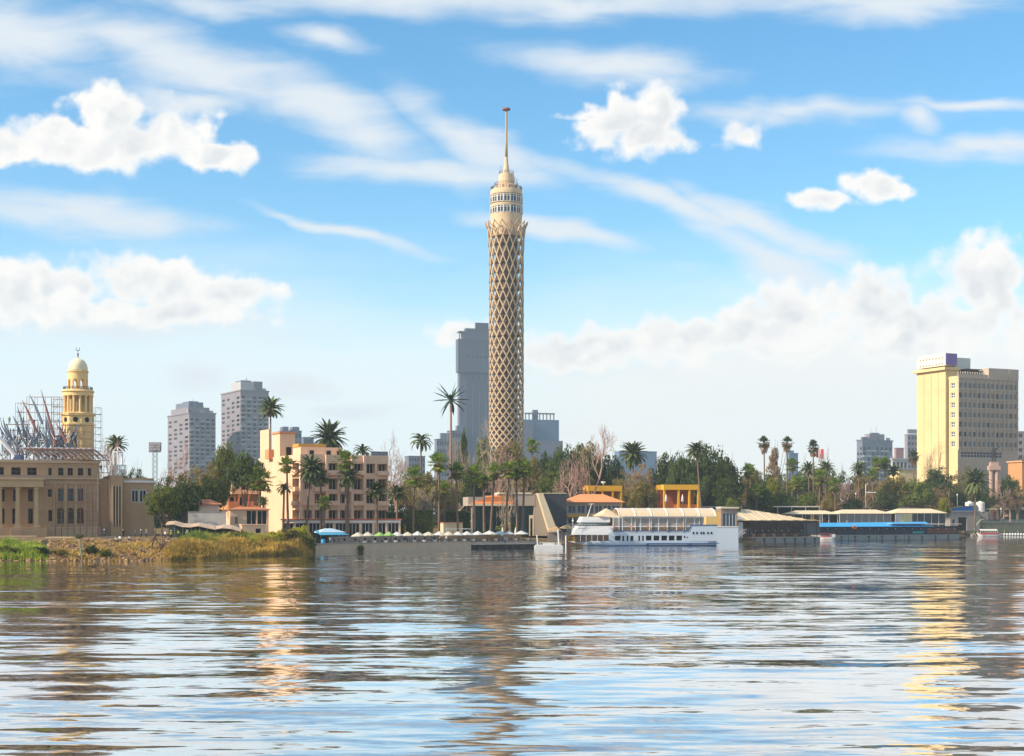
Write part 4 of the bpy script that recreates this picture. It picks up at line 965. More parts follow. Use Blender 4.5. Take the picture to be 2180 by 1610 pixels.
    return th, C, a, zb, zr
PAL = palace()

def minaret():
    Y = 334; zb = 3.6; cx = X(166, Y); z = lambda py: Z(py, Y) - zb; q = Y / F
    st_ = mat('minaret_stone', (.82, .59, .27), .85, .07, .5); pale = mat('pale_dome', (.80, .70, .46), .7, .05)
    th = thing('minaret', 'yellow stone round minaret with colonnade, pale dome and crescent finial', 'minaret', (cx, Y, zb))
    o8 = R(22.5 + 8)
    m = MB(); R8 = 3.72
    m.lathe([(R8, 0), (R8, z(906))], 8, a0=o8); m.lathe([(R8 + .28, z(905.9)), (R8 + .28, z(903))], 8, a0=o8); m.lathe([(R8, z(902.9)), (R8, z(886))], 8, a0=o8)
    m.lathe([(R8 + .3, z(885.9)), (R8 + .42, z(881)), (3.5, z(879))], 8, a0=o8); m.build('shaft', st_, th)
    MB().lathe([(2.5, z(879)), (2.5, z(844))], 28).build('inner_drum', mat('shadow_stone', (.50, .36, .2), .9, .1), th)
    cl = MB(); cl.lathe([(.36, z(879)), (.28, z(877)), (.27, z(848)), (.36, z(846)), (.4, z(844))], 10)
    rep(cl.build('column', st_, th), th, [(3.15 * math.cos(6.283 * (k + .5) / 14), 3.15 * math.sin(6.283 * (k + .5) / 14), 0) for k in range(14)])
    m = MB(); m.lathe([(3.55, z(843.9)), (3.5, z(837)), (3.8, z(834.5)), (3.5, z(831))], 32); m.build('balcony_cornice', st_, th)
    rl = MB(); n = 30
    for k in range(n):
        an, a2 = 6.283 * k / n, 6.283 * (k + 1) / n; c_, s_ = math.cos, math.sin
        rl.bar((3.3 * c_(an), 3.3 * s_(an), z(831)), (3.3 * c_(an), 3.3 * s_(an), z(824)), .09)
        for h_ in (825, 828): rl.bar((3.3 * c_(an), 3.3 * s_(an), z(h_)), (3.3 * c_(a2), 3.3 * s_(a2), z(h_)), .08)
    rl.build('balcony_railing', mat('dark_iron', (.05, .03, .03), .6), th)
    # lantern with arched openings
    m = MB(); n = 8; r1 = 2.28
    for k in range(n):
        a0_ = 6.283 * (k + .32) / n; a1_ = 6.283 * (k + .68 + .0) / n; b0, b1 = 6.283 * (k - .32) / n, 6.283 * (k + .32) / n
        pts = []; 
        def wall(aa, bb, z0, z1):
            K = 4; o_ = []; i_ = []
            for j in range(K + 1): t_ = aa + (bb - aa) * j / K; o_.append((r1 * math.cos(t_), r1 * math.sin(t_))); i_.append(((r1 - .5) * math.cos(t_), (r1 - .5) * math.sin(t_)))
            m.slab(o_ + i_[::-1], z0, z1)
        wall(b1, b1 + 6.283 * .36 / n, z(831), z(808)); 
        # arch head
        K = 6; w0, w1 = b0 + 6.283 * 0 / n, b1; r = .5
        for j in range(K):
            t0, t1 = w0 + (w1 - w0) * j / K, w0 + (w1 - w0) * (j + 1) / K; tm = ((t0 + t1) / 2 - (w0 + w1) / 2) / ((w1 - w0) / 2); wall(t0, t1, z(814) + .9 * math.sqrt(max(0, 1 - tm * tm)) - .2, z(808))
    m.lathe([(r1, z(807.9)), (r1, z(794)), (r1 + .2, z(793)), (r1 + .2, z(791))], 32)
    m.build('lantern', st_, th)
    d = MB(); pr = [(r1 + .02, z(790.9))] + [((r1 - .05) * math.cos(t_) ** .8, z(787) + (z(764) - z(787)) * math.sin(t_)) for t_ in [i * math.pi / 2 / 10 for i in range(10)]] + [(.25, z(763.5)), (.2, z(761))]
    d.lathe(pr, 32); d.build('dome', pale, th, True)
    f = MB(); f.lathe([(.22, z(761)), (.07, z(758)), (.24, z(755)), (.07, z(752)), (.05, z(746))], 10)
    pts = [(0 + .42 * math.sin(t_), 0, z(743.2) - .42 * math.cos(t_)) for t_ in [(-2.6 + 5.2 * i / 14) for i in range(15)]]; f.tube(pts, [.03 + .06 * math.sin(math.pi * i / 14) for i in range(15)], 6); f.build('crescent_finial', mat('dark_iron', (.05, .03, .03), .6), th)
    # round and slit windows
    for k in range(8):
        an = o8 + (k + .5) * math.pi / 4; rr = R8 * math.cos(math.pi / 8)
        w_ = MB(); w_.tube([(rr - .1, 0, 0), (rr + .02, 0, 0)], .62, 18); o_ = w_.build('round_window', dark_glass, th, loc=(0, 0, z(895))); o_.rotation_euler = (0, 0, an)
        if k % 2: o_ = MB().box(rr - .1, rr + .012, -.3, .3, z(945), z(924)).build('slit_window', dark_glass, th); o_.rotation_euler = (0, 0, an)
minaret()
# ------------------------------------------------------------------ building site: scaffolds, steel roof, crane, workers
def scaffold(label, px, py_top, nx, nyl, Y, zb, w=1.6, hh=2.0, d=1.3, m=None, rz=0.0):
    th = thing('scaffold', label, 'scaffold', (X(px, Y), Y, zb), rz, 'scaffolding of the building site'); m = m or steel
    top = Z(py_top, Y) - zb; n = max(1, round(top / hh)); hh = top / n
    post = MB().bar((0, 0, 0), (0, 0, top), .06).build('standard', m, th); rep(post, th, [(i * w, j * d, 0) for i in range(nx + 1) for j in (0, 1)])
    lg = MB().bar((0, 0, 0), (nx * w, 0, 0), .05).build('ledger', m, th); rep(lg, th, [(0, j * d, hh * k) for k in range(1, n + 1) for j in (0, 1)])
    br = MB().bar((0, 0, 0), (w, 0, hh), .04).build('brace', m, th); rep(br, th, [(0 if k % 2 else w * (nx - 1), -.05, hh * k, 0) for k in range(0, n)])
    rep(MB().box(0, w, 0, d, 0, .07).build('platform', mat('scaffold_board', (.30, .2, .12), .9), th), th, [(0, 0, hh * k) for k in range(2, n, 2)])
    return th
scaffold('narrow ladder scaffold rising along the right side of the yellow minaret', 200, 868, 1, 1, 330, 3.6, 1.5, 1.55)
scaffold('thin scaffold grid behind the curved steel horns, topmost of the site', 57, 845, 4, 1, 326, 19.5, 1.9, 1.7, 1.6, rust_steel)
scaffold('thin scaffold grid between the steel horns and the yellow minaret', 110, 850, 2, 1, 327, 19.5, 1.3, 1.8, 1.6, rust_steel)
scaffold('low thin scaffold at the left end of the steel horns', 33, 858, 2, 1, 328, 19.5, 1.3, 2.2, 1.6, rust_steel)
scaffold('scaffold standing against the arched windows of the stone building', 118, 1032, 7, 1, 303.5, 3.4, 1.3, 1.9, 1.0, rust_steel, R(22.5))
scaffold('scaffold at the recessed bay of the stone building beside the white lantern', 203, 1022, 2, 1, 311.5, 3.4, 1.6, 1.9, 1.0, steel, R(22.5))
scaffold('scaffold around the shaft of the yellow minaret above the stone roof', 143, 905, 3, 1, 329, 18, 1.9, 1.7, 1.0, rust_steel)

C_, a_, zb_, zr_ = PAL[1], PAL[2], PAL[3], PAL[4]
roofz = zb_ + zr_ + .55
ms_ = MB
steelw = mat('white_steel', (.66, .62, .60), .6, .12, 1); steelb = mat('blue_grey_steel', (.17, .21, .28), .5, .35, .8)
th = thing('roof_truss', 'long vault of curved white and red ribs lying on the roof of the stone building', 'roof frame', (X(44, 304), 304, roofz), R(14))
Lr = 15.0
rbm = MB(); pts = [(t_ * 3.4 + .2 * math.sin(t_ * 3), 2.2 * t_ * .5, 2.6 * math.cos(t_ * 1.45) ) for t_ in [i / 8 for i in range(9)]]; rbm.tube(pts, [.16 + .12 * math.sin(math.pi * i / 8) for i in range(9)], 5, 0)
rep(rbm.build('rib', steelw, th), th, [(i * Lr / 13, 0, 0, 0) for i in range(13)])
rbm = MB(); pts = [(t_ * 3.2 + .5, 2.2 * t_ * .5 - .25, 2.35 * math.cos(t_ * 1.45)) for t_ in [i / 8 for i in range(9)]]; rbm.tube(pts, .1, 5, 0)
rep(rbm.build('rib', rust_steel, th), th, [(i * Lr / 13 + .2, 0, 0, 0) for i in range(13)])
rep(MB().bar((0, 0, 0), (Lr, 0, 0), .12).build('purlin', rust_steel, th), th, [(.3, 0, 2.55), (1.7, .6, 2.1), (2.9, 1.0, 1.2), (3.5, 1.1, .1)])
# tangle of steel members
random.seed(21)
th = thing('steelwork', 'dense tangle of blue grey steel columns and braces left of the yellow minaret', 'steelwork', (X(0, 318), 318, roofz + .2), R(8))
wid = X(150, 318) - X(-5, 318); ht = Z(898, 318) - roofz
cm = MB(); cm.tube([(0, 0, 0), (0.1, 0, ht)], .15, 6); src = cm.build('column', steelb, th)
rep(src, th, [(wid * (i + rnd(-.3, .3)) / 17, rnd(0, 5), 0, rnd(0, 6), (1, 1, (.62 + .38 * math.sin(math.pi * (i + 4) / 22)) * rnd(.8, 1.08))) for i in range(18)])
cm = MB(); cm.tube([(0, 0, 0), (1.4, 0, 2.5), (1.9, 0, 4.6)], [.17, .14, .08], 5); src = cm.build('brace', steelb, th)
rep(src, th, [(wid * rnd(0, .95), rnd(0, 5), rnd(0, ht * .62), rnd(-.5, .5) + (math.pi if rnd(0, 1) < .5 else 0)) for i in range(60)])
cm = MB(); cm.tube([(0, 0, 0), (.9, 0, 1.6)], [.13, .09], 5); src = cm.build('strut', steelw, th)
rep(src, th, [(wid * rnd(0, .95), rnd(-.5, 4), rnd(0, ht * .6), rnd(-.7, .7) + (math.pi if rnd(0, 1) < .5 else 0)) for i in range(70)])
cm = MB(); cm.bar((0, 0, 0), (4, 0, .2), .12); src = cm.build('beam', rust_steel, th); rep(src, th, [(wid * rnd(0, .8), rnd(0, 4), rnd(1, ht * .8), rnd(-.2, .2)) for i in range(16)])
cm = MB(); cm.quad((0, 0, 0), (1.1, 0, 0), (1.0, 0, 1.2), (.1, 0, 1.3)); cm.quad((0, .05, 0), (.1, .05, 1.3), (1.0, .05, 1.2), (1.1, .05, 0)); src = cm.build('glass_panel', glass('pale_site_glass', (.22, .30, .36), .3), th); rep(src, th, [(wid * rnd(0, .9), rnd(0, 4), rnd(.3, ht * .6), rnd(-.6, .6)) for i in range(30)])
horns = [(48, 910, 37, 866), (68, 898, 47, 852), (81, 882, 63, 840), (108, 910, 87, 830), (104, 922, 96, 880), (133, 928, 118, 900), (38, 912, 27, 885)]
for i, (b0, by, t0, ty) in enumerate(horns):
    Yh = 320; p0, p1 = Vector((X(b0, Yh), Yh, Z(by, Yh))), Vector((X(t0, Yh), Yh, Z(ty, Yh))); v = p1 - p0
    lbs = ['curved rust brown steel horn, second of the row from the left and mid height', 'curved steel horn left of the centre of the row over the site', 'curved steel horn in the centre of the row over the site', 'tallest curved steel horn, nearest the yellow minaret', 'short steel horn below the tallest one', 'small leaning steel horn touching the yellow minaret', 'short steel horn at the left end of the row over the site']
    th = thing('steel_horn', lbs[i], 'steel beam', tuple(p0 - v * .5), 0, 'curved steel horns over the building site')
    m = MB(); m.tube([(0, 0, 0), tuple(v * .5 + Vector((.1, 0, 0))), tuple(v * 1.0 + Vector((.12, 0, 0))), tuple(v * 1.5)], [.32, .34, .24, .05], 5); m.build('beam', rust_steel if i % 2 else steelb, th)
th = thing('crane_boom', 'white lattice crane boom slanting down at the left edge above the stone roof', 'crane', (X(40, 310), 310, roofz), 0)
p1 = Vector((X(-14, 310) - X(40, 310), 0, Z(918, 310) - roofz)); m = MB(); m.tube([(0, 0, .2), tuple(p1)], .42, 4); m.build('boom', white_paint, th)
m = MB(); q0, q1 = Vector((-2, -1.2, -.2)), Vector((X(-14, 309) - X(40, 309) - 1, -1.2, 3.4))
for o_ in (0, 1.1): m.tube([tuple(q0 + Vector((0, 0, o_))), tuple(q1 + Vector((0, 0, o_)))], .07, 4)
for k in range(9): f = q0.lerp(q1, k / 8); m.tube([tuple(f), tuple(f + Vector((0, 0, 1.1)))], .05, 4)
m.build('ladder', white_paint, th); MB().box(-.7, .9, -.8, .8, -.4, 1.3).build('boom_head', mat('blue_machine_paint', (.05, .08, .2), .5), th)
# workers
def person_proto():
    me = bpy.data.meshes.new('person'); V_ = [(0,0,.95),(0,0,1.2),(0,0,1.42),(0,0,1.52),(0,.01,1.62),(0,0,1.72), (.1,0,.88),(.12,-.02,.48),(.13,.02,.07),(.13,-.12,.04),(-.1,0,.88),(-.13,-.04,.48),(-.14,.04,.07),(-.14,-.1,.04),(.19,0,1.40),(.25,-.02,1.12),(.22,-.16,.90),(-.19,0,1.40),(-.26,-.05,1.14),(-.20,-.22,1.0)]
    E_ = [(0,1),(1,2),(2,3),(3,4),(4,5),(0,6),(6,7),(7,8),(8,9),(0,10),(10,11),(11,12),(12,13),(2,14),(14,15),(15,16),(2,17),(17,18),(18,19)]
    r_ = [.14,.13,.15,.06,.10,.09,.10,.07,.05,.04,.10,.07,.05,.04,.07,.05,.035,.07,.05,.035]
    me.from_pydata(V_, E_, []); o_ = bpy.data.objects.new('tmp', me); col.objects.link(o_)
    o_.modifiers.new('skin', 'SKIN'); s_ = o_.modifiers.new('sub', 'SUBSURF'); s_.levels = 1
    for i, sv in enumerate(me.skin_vertices[0].data): sv.radius = (r_[i], r_[i]); sv.use_root = i == 0
    dg = bpy.context.evaluated_depsgraph_get(); m2 = bpy.data.meshes.new_from_object(o_.evaluated_get(dg)); bpy.data.objects.remove(o_)
    return m2
pm = person_proto(); skin = mat('skin', (.30, .17, .11), .7, .05)
tro = mat('dark_work_trousers', (.03, .035, .06), .9)
shirts = {k: mat('shirt_' + k, c, .9) for k, c in {'black': (.02, .02, .025), 'white': (.7, .7, .7), 'green': (.30, .62, .05), 'orange': (.75, .2, .03), 'grey': (.2, .2, .22), 'blue': (.06, .14, .35), 'yellow': (.75, .6, .03)}.items()}
hats = {k: mat('hat_' + k, c, .5) for k, c in {'white': (.8, .8, .8), 'yellow': (.8, .6, .04), 'orange': (.8, .22, .03)}.items()}
pmesh = {}
def person(px, Y, zb, rz, shirt, hat, label, grp='workers on the building site', vest=None):
    if shirt not in pmesh:
        m2 = pm.copy(); m2.materials.clear(); m2.materials.append(skin); m2.materials.append(tro); m2.materials.append(shirts[shirt])
        for p in m2.polygons: c = p.center; p.material_index = 1 if c.z < .98 and abs(c.x) < .2 else (2 if c.z < 1.5 and not (c.z < 1.12 and abs(c.x) > .2) else 0); p.use_smooth = True
        pmesh[shirt] = m2
    o_ = bpy.data.objects.new('person', pmesh[shirt]); col.objects.link(o_); o_.location = (X(px, Y), Y, zb); o_.rotation_euler = (0, 0, rz); tag(o_, label, 'person', grp)
    if hat: MB().lathe([(.145, 1.68), (.14, 1.69), (.12, 1.78), (.06, 1.83), (.01, 1.84)], 12).build('hard_hat', hats[hat], o_, True)
    if vest: MB().lathe([(.19, .98), (.20, 1.2), (.22, 1.38), (.10, 1.46)], 12).build('safety_vest', shirts[vest], o_, True)
rz_ = roofz
sp_ = Z(898, 319)
def deck(label, p0, p1, py, Y):
    th = thing('work_platform', label, 'platform', (X(p0, Y), Y, Z(py, Y) - .12), 0); w_ = X(p1, Y) - X(p0, Y); MB().box(0, w_, -.6, .9, 0, .1).build('deck', MATS['scaffold_board'], th)
    rep(MB().bar((0, 0, -(Z(py, Y) - roofz)), (0, 0, 0), .07).build('leg', steel, th), th, [(.1, 0, 0), (w_ - .1, 0, 0), (w_ - .1, .8, 0), (.1, .8, 0)])
deck('small high plank platform under the worker at the left of the steel frame', 12, 60, 903, 316)
person(20, 316, Z(903, 316), R(20), 'black', 'white', 'worker in black with green vest standing highest on the steel frame at the left', vest='green')
person(50, 316, Z(903, 316), R(-60), 'black', 'yellow', 'worker in dark clothes crouched right of the one in green vest on the steel frame')
for px, Y, zb, rz, s_, h_, lb, v_ in ((215, 306, 17.6, 20, 'black', 'white', 'worker in black with white helmet on the roof right of the minaret', None), (222, 298, 3.55, 100, 'blue', 'white', 'worker in blue on the ground below the recessed bay', None),
    (312, 297, 3.5, -20, 'grey', 'yellow', 'worker with yellow helmet in front of the side wing', None), (380, 296, 3.45, 15, 'black', None, 'worker in bright green vest by the beige sheet shelter', 'green'), (300, 296, 3.5, 70, 'grey', 'white', 'worker in grey left of the yellow helmet by the side wing', None),
    (288, 299, 3.5, -70, 'blue', None, 'bare headed man in blue by the side wing of the stone building', None), (262, 299, 3.5, 40, 'black', 'orange', 'worker with orange helmet at the foot of the corner bay', None), (352, 291, 3.4, -40, 'white', None, 'man in white shirt on the bank left of the green vest', None),
    (364, 290, 3.4, 60, 'yellow', 'white', 'worker in yellow shirt and white helmet by the shelter edge', None), (398, 292, 3.45, -10, 'white', 'white', 'worker in white with white helmet right of the green vest', None)):
    person(px, Y, zb, R(rz), s_, h_, lb, vest=v_)
MBx = thing('work_platform', 'roof deck step behind the cornice right of the minaret', 'platform', (X(208, 306), 306, 17.45), R(18)); MB().box(0, 2.6, -.5, 1.5, 0, .12).build('deck', MATS['scaffold_board'], MBx); rep(MB().bar((0, 0, -14), (0, 0, 0), .08).build('leg', steel, MBx), MBx, [(.1, 1.4, 0), (2.5, 1.4, 0)])

# stairs, slabs and heaps in front of the building
pale_s = mat('pale_limestone', (.62, .45, .26), .9, .15, 1)  # one even pale stone for the steps and the low wall
th = thing('steps', 'broad stone steps below the portico of the stone building', 'steps', (X(62, 286), 286, 2.2), R(12))
for k in range(5): MB().box(.7 * k, 9.6 - .7 * k * 0, .55 * k, .55 * k + 6, .32 * k, .32 * k + .3).build('step', pale_s, th)
th = thing('retaining_wall', 'yellowish low stone wall in front of the portico steps', 'wall', (X(-60, 287), 287, 1.8), R(10)); MB().box(0, 12.6, 0, 1, 0, 2.1).build('wall', pale_s, th); MB().box(-.1, 12.7, -.1, 1.1, 2.12, 2.3).build('coping', ledge, th)
th = thing('ramp', 'dark paved ramp rising to the right of the stone steps', 'ramp', (X(160, 285), 285, 2.0), R(12)); m = MB(); m.prism([(0, 0), (8, 0), (8, 1.9), (5.5, 1.9)], 0, 5); m.build('ramp_body', mat('grey_paving', (.2, .17, .15), .9, .2, 1), th)
# rubble (stuff), weeds and reeds on the bank
def bankpt(px, d): Y = shoreY(px) + d; return Vector((X(px, Y), Y, 0))
def bankz(d):
    for (d0, z0), (d1, z1) in zip(offs, offs[1:]):
        if d0 <= d <= d1: return z0 + (z1 - z0) * (d - d0) / (d1 - d0)
    return 3.6
random.seed(5)
def stones(n, lo, hi, dl, dh, s0, s1):
    m = MB()
    for i in range(n):
        px = rnd(lo, hi); d = rnd(dl, dh); p = bankpt(px, d); p.z = bankz(d); s = rnd(s0, s1) * (1 if rnd(0, 1) < .9 else 2)
        vs = [p + Vector(((x + rnd(-.35, .35)) * s, (y + rnd(-.35, .35)) * s, (zz + rnd(-.3, .3)) * s * .7)) for x in (-.5, .5) for y in (-.5, .5) for zz in (-.4, .8)]
        m.add(vs, [(0,1,3,2),(4,6,7,5),(0,4,5,1),(2,3,7,6),(0,2,6,4),(1,5,7,3)])
    return m
rub = leafmat('rubble_stone', (.24, .15, .09), (.44, .29, .17), (.10, .07, .055), 1.6, 0.0)
tag(stones(4200, 105, 375, .3, 22, .12, .42).build('rubble', rub), 'brown stone rubble heaped on the river bank', None, None, 'stuff')
tag(stones(900, -150, 665, -.5, 1.8, .12, .42).build('shore_rocks', rub), None, None, None, 'stuff')
def blades(n, lo, hi, dl, dh, h0, h1, dens=None, lean=.35, w=.05):
    m = MB(); vs, fs = [], []
    for i in range(n):
        px = rnd(lo, hi); d = rnd(dl, dh); px += rnd(-9, 9); p = bankpt(px, d)
        ed = min(1, .25 + (px - lo + 12) / 50, .3 + (hi + 14 - px) / 45) if lo > 0 else min(1, .2 + (hi + 14 - px) / 50)
        hp = max(.15, ed) * rnd(.55, 1.15) * (.35 + .65 * (0.5 + .5 * math.sin(px * .055 + 1.3 * math.sin(px * .021)) * math.cos(d * .5 + px * .03)))
        p.z = bankz(d) - .05
        for k in range(7):
            h = rnd(h0, h1) * hp; q = p + Vector((rnd(-.4, .4), rnd(-.4, .4), 0)); an = rnd(0, 6.28); l = Vector((math.cos(an), math.sin(an), 0)) * h * rnd(.1, lean); s = Vector((-math.sin(an), math.cos(an), 0)) * w * rnd(.8, 1.6); c = len(vs)
            vs += [tuple(q - s), tuple(q + s), tuple(q + l * .4 + s + Vector((0, 0, h * .6))), tuple(q + l * .4 - s + Vector((0, 0, h * .6))), tuple(q + l * 1.3 + Vector((0, 0, h * .95)))]
            fs += [(c, c + 1, c + 2, c + 3), (c + 3, c + 2, c + 4)]
    m.add(vs, fs); return m
gold = leafmat('dry_reed', (.40, .27, .07), (.62, .42, .10), (.24, .22, .06), .14, .35)
green_r = leafmat('green_reed', (.17, .23, .04), (.30, .36, .05), (.46, .40, .08), .3, .35)
mixr = leafmat('mixed_reed', (.16, .20, .04), (.42, .34, .08), (.10, .15, .03), .14, .35)
tag(blades(5200, 352, 662, .2, 13, 1.1, 2.7, w=.07).build('reed_grass', gold), 'golden dry reeds along the bank edge', None, None, 'stuff')
tag(blades(3600, 380, 662, 8, 20, 1.2, 2.6, w=.08).build('green_reeds', mixr), 'yellow green reeds higher on the bank', None, None, 'stuff')
tag(blades(1300, 480, 590, 9, 16, 1.4, 2.5, w=.08).build('green_reeds', green_r), 'bright green reeds in the middle of the bank', None, None, 'stuff')
tag(blades(3000, -80, 92, 1, 12, 1.2, 2.6, w=.08).build('green_reeds', green_r), 'bright green reeds at the left end of the bank', None, None, 'stuff')
tag(blades(800, 105, 352, .2, 16, .4, 1.3, w=.07).build('dry_weeds', gold), 'dry weeds among the rubble', None, None, 'stuff')
# shrubs
shp = {}
def shrub(px, d, w, h, leaf, label, Y=None, zb=None, name='shrub', cat='shrub', low=-.2):
    k = leaf.name
    if Y is None: p = bankpt(px, d); loc = (p.x, p.y, bankz(d) - .1)
    else: loc = (X(px, Y), Y, zb)
    if k not in shp:
        th = thing(name, label, cat, loc, 0, 'bushes along the bank', (w, w, h)); shp[k] = th
        crown_mesh(34, 60, lambda q: Vector((q.x * .5, q.y * .5, .45 + q.z * .5)), .045, .16, -.9).build('foliage', leaf, th)
        m = MB(); 
        for i in range(4): m.tube([(0, 0, 0), (rnd(-.3, .3), rnd(-.3, .3), .6)], [.03, .01], 4, 0, False)
        m.build('stems', bark, th); return th
    o_ = dup(shp[k], loc, rnd(0, 6), label, (w, w, h)); o_['category'] = cat; o_.name = name; return o_
for q in ((20, 3, 4.5, 2.2, L_mid, 'mid green bush at the waterline under the left reeds'), (85, 4, 4, 1.8, L_dark, 'dark low bush right of the left reeds'), (128, 3, 3, 1.5, L_olive, 'olive bush in the rubble left of the small green sapling'),
          (196, 4, 3, 2.0, L_dark, 'dark bush in the rubble below the ramp'), (225, 2, 2.6, 1.6, L_mid, 'green bush at the rubble edge right of the sapling'), (640, 8, 5, 4.6, L_yellow, 'yellow green bush at the right end of the bank next to the terrace wall'),
          (615, 11, 5, 3.8, L_olive, 'olive bush left of the yellow green one near the terrace wall'), (655, 4, 4, 3.2, L_mid, 'green bush hanging over the left end of the terrace wall'), (588, 12, 4, 3, L_yellow, 'pale yellow bush in the reeds below the palm trunks'), (505, 12, 5, 2.6, L_mid, 'green bush amid the golden reeds')): shrub(*q)
random.seed(8)
th = thing('sapling', 'thin leaning sapling with turquoise stake on the rubble bank', 'sapling', (bankpt(172, 2).x, bankpt(172, 2).y, .8)); MB().tube([(0, 0, 0), (-.25, 0, 3.4)], [.08, .06], 6).build('stake', mat('turquoise_paint', (.25, .55, .45)), th)
m = crown_mesh(9, 40, lambda q: Vector((q.x * .8 - .5, q.y * .8, 3.6 + q.z * .7)), .13, .4); m.build('crown', L_dark, th)
def snag(px, d, h, label):
    p = bankpt(px, d); th = thing('dead_tree', label, 'dead tree', (p.x, p.y, bankz(d) - .1)); m = MB()
    m.tube([(0, 0, 0), (.3, 0, h * .35), (.9, 0, h * .7), (.75, 0, h)], [.22, .18, .12, .05], 6); m.build('trunk', bark, th)
    m = MB()
    for i in range(7): f = rnd(.2, .7); s = Vector((.3 * f / .35 if f < .35 else .9 * f, 0, h * f)); e = s + Vector((rnd(-1.6, 1.6), rnd(-.8, .8), rnd(.3, 1.6))); m.tube([tuple(s), tuple((s + e) / 2 + Vector((0, 0, .2))), tuple(e)], [.1, .06, .02], 4)
    m.build('branches', bark, th)
snag(322, 9, 4.6, 'dead curved driftwood tree standing in the rubble at the bank'); snag(340, 5, 2.8, 'short pale dead branch heap right of the driftwood tree')
# odd heaps and boats on the bank
th = thing('rowing_boat', 'pale upturned rowing boat lying behind the golden reeds', 'boat', (X(442, 290), 290, 3.35), R(4)); m = MB()
prof = []
for i in range(9):
    t_ = i / 8; hw_ = .75 * math.sin(math.pi * (t_ * .86 + .07)); 
    for (f, zz) in ((-1, .28 + .3 * abs(t_ - .5)), (-.6, .02), (.6, .02), (1, .28 + .3 * abs(t_ - .5))): prof.append((t_ * 4.4, hw_ * f, zz + .05))
m.add(prof, [(i * 4 + j, (i + 1) * 4 + j, (i + 1) * 4 + j + 1, i * 4 + j + 1) for i in range(8) for j in range(3)]); m.build('hull', mat('pale_boat_paint', (.62, .55, .48), .6, .15), th)
for px, Y, lb, c in ((268, 288, 'white rag bundle on the rubble', (.75, .73, .7)), (250, 285, 'second white rag bundle left on the rubble', (.7, .7, .7))):
    m = MB(); 
    for i in range(6): p = Vector((rnd(-.5, .5), rnd(-.3, .3), rnd(0, .4))); m.add([tuple(p + sph() * .45) for k in range(6)], [(0, 1, 2), (1, 3, 2), (3, 4, 5), (0, 4, 2), (5, 1, 0)])
    o_ = m.build('rag_bundle', mat('white_cloth', c, .9)); o_.location = (X(px, Y), Y, 3.4); tag(o_, lb, 'bundle')
# --- floodlight mast
def mast():
    Y = 560; th = thing('floodlight_mast', 'lattice stadium floodlight mast standing right of the stone building', 'floodlight', (X(330, Y), Y, 3.6)); h = Z(945, Y) - 3.6; m = MB(); w_ = 1.0
    for sx in (-w_, w_):
        for sy in (-w_, w_): m.bar((sx, sy, 0), (sx * .7, sy * .7, h), .12)
    n = 16
    for k in range(n):
        z0, z1 = h * k / n, h * (k + 1) / n
        for sy in (-1, 1): m.bar((-.9, sy * .9, z0), (.9, sy * .9, z1), .07); m.bar((.9, sy * .9, z0), (-.9, sy * .9, z1), .07)
    m.build('mast', steel, th)
    MB().box(-2.4, 2.4, -.5, .1, h - 3.4, h - 2.9).build('platform', steel, th)
    rep(MB().box(-.45, .45, -.25, .1, -.4, .4).build('lamp', mat('lamp_grey', (.35, .33, .36), .5), th), th, [(-1.8 + .9 * (i % 5), -.6, h - 2.2 + 1.05 * (i // 5)) for i in range(15)])
    MB().box(-2.5, 2.5, .12, .2, h - 2.8, h + .6).build('lamp_frame', steel, th)
mast()
# ------------------------------------------------------------------ terrace, parasols
wallm = mat('terrace_wall_stone', (.64, .48, .34), .9, .12, .8)
def strip(name, label, pxs, top, bot, thick, m, cat='wall', parts=None, dz=0, Yoff=0):
    pts = [(X(p, shoreY(p) + Yoff), shoreY(p) + Yoff) for p in pxs]; th = thing(name, label, cat, (pts[0][0], pts[0][1], 0)); o = pts[0]
    a = math.atan2(pts[-1][1] - o[1], pts[-1][0] - o[0]); L = math.hypot(pts[-1][0] - o[0], pts[-1][1] - o[1]); th.rotation_euler = (0, 0, a)
    return th, L, a
th, L, a = strip('quay_wall', 'long beige river wall under the white parasol terrace', (672, 1003), 1.8, -1, .5, wallm)
MB().box(0, L, 0, .6, -1.2, 1.75).build('wall', wallm, th); MB().box(-.05, L + .05, -.12, .68, 1.77, 1.95).build('coping', concrete, th)
TA, TO, TL = a, th.location.copy(), L
def tp(s, d): return Vector((TO.x + math.cos(TA) * s - math.sin(TA) * d, TO.y + math.sin(TA) * s + math.cos(TA) * d, 0))
def sOf(px, d=0):
    o_ = tp(0, d); return wto((o_.x, o_.y), TA, px)
m = MB(); m.slab([tuple(tp(s, d).xy) for s, d in ((-2, .7), (TL + 22, .7), (TL + 22, 26), (-2, 26))], 1.0, 1.6)
tag(m.build('terrace_paving', mat('terrace_paving', (.34, .29, .24), .9, .2, 1)), kind='structure')
th, L, a = strip('jetty', 'dark timber jetty on piles between the river wall and the white pontoon boat', (1006, 1139), 1, 0, 1, None, 'jetty')
dk = mat('dark_timber', (.12, .10, .09), .9, .3, 2)
MB().box(0, L, 0, 3, .95, 1.15).build('deck', mat('weathered_deck', (.42, .38, .33), .9, .2, 1), th)
rep(MB().tube([(0, 0, -1.2), (0, 0, .94)], .16, 8).build('pile', dk, th), th, [(.4 + i * (L - .8) / 11, .3, 0) for i in range(12)]); MB().box(0, L, .5, .7, .0, .8).build('fender_board', dk, th)
MB().box(0, L, .05, .12, 1.16, 1.2).build('kerb', white_paint, th)
JL, JA = L, a
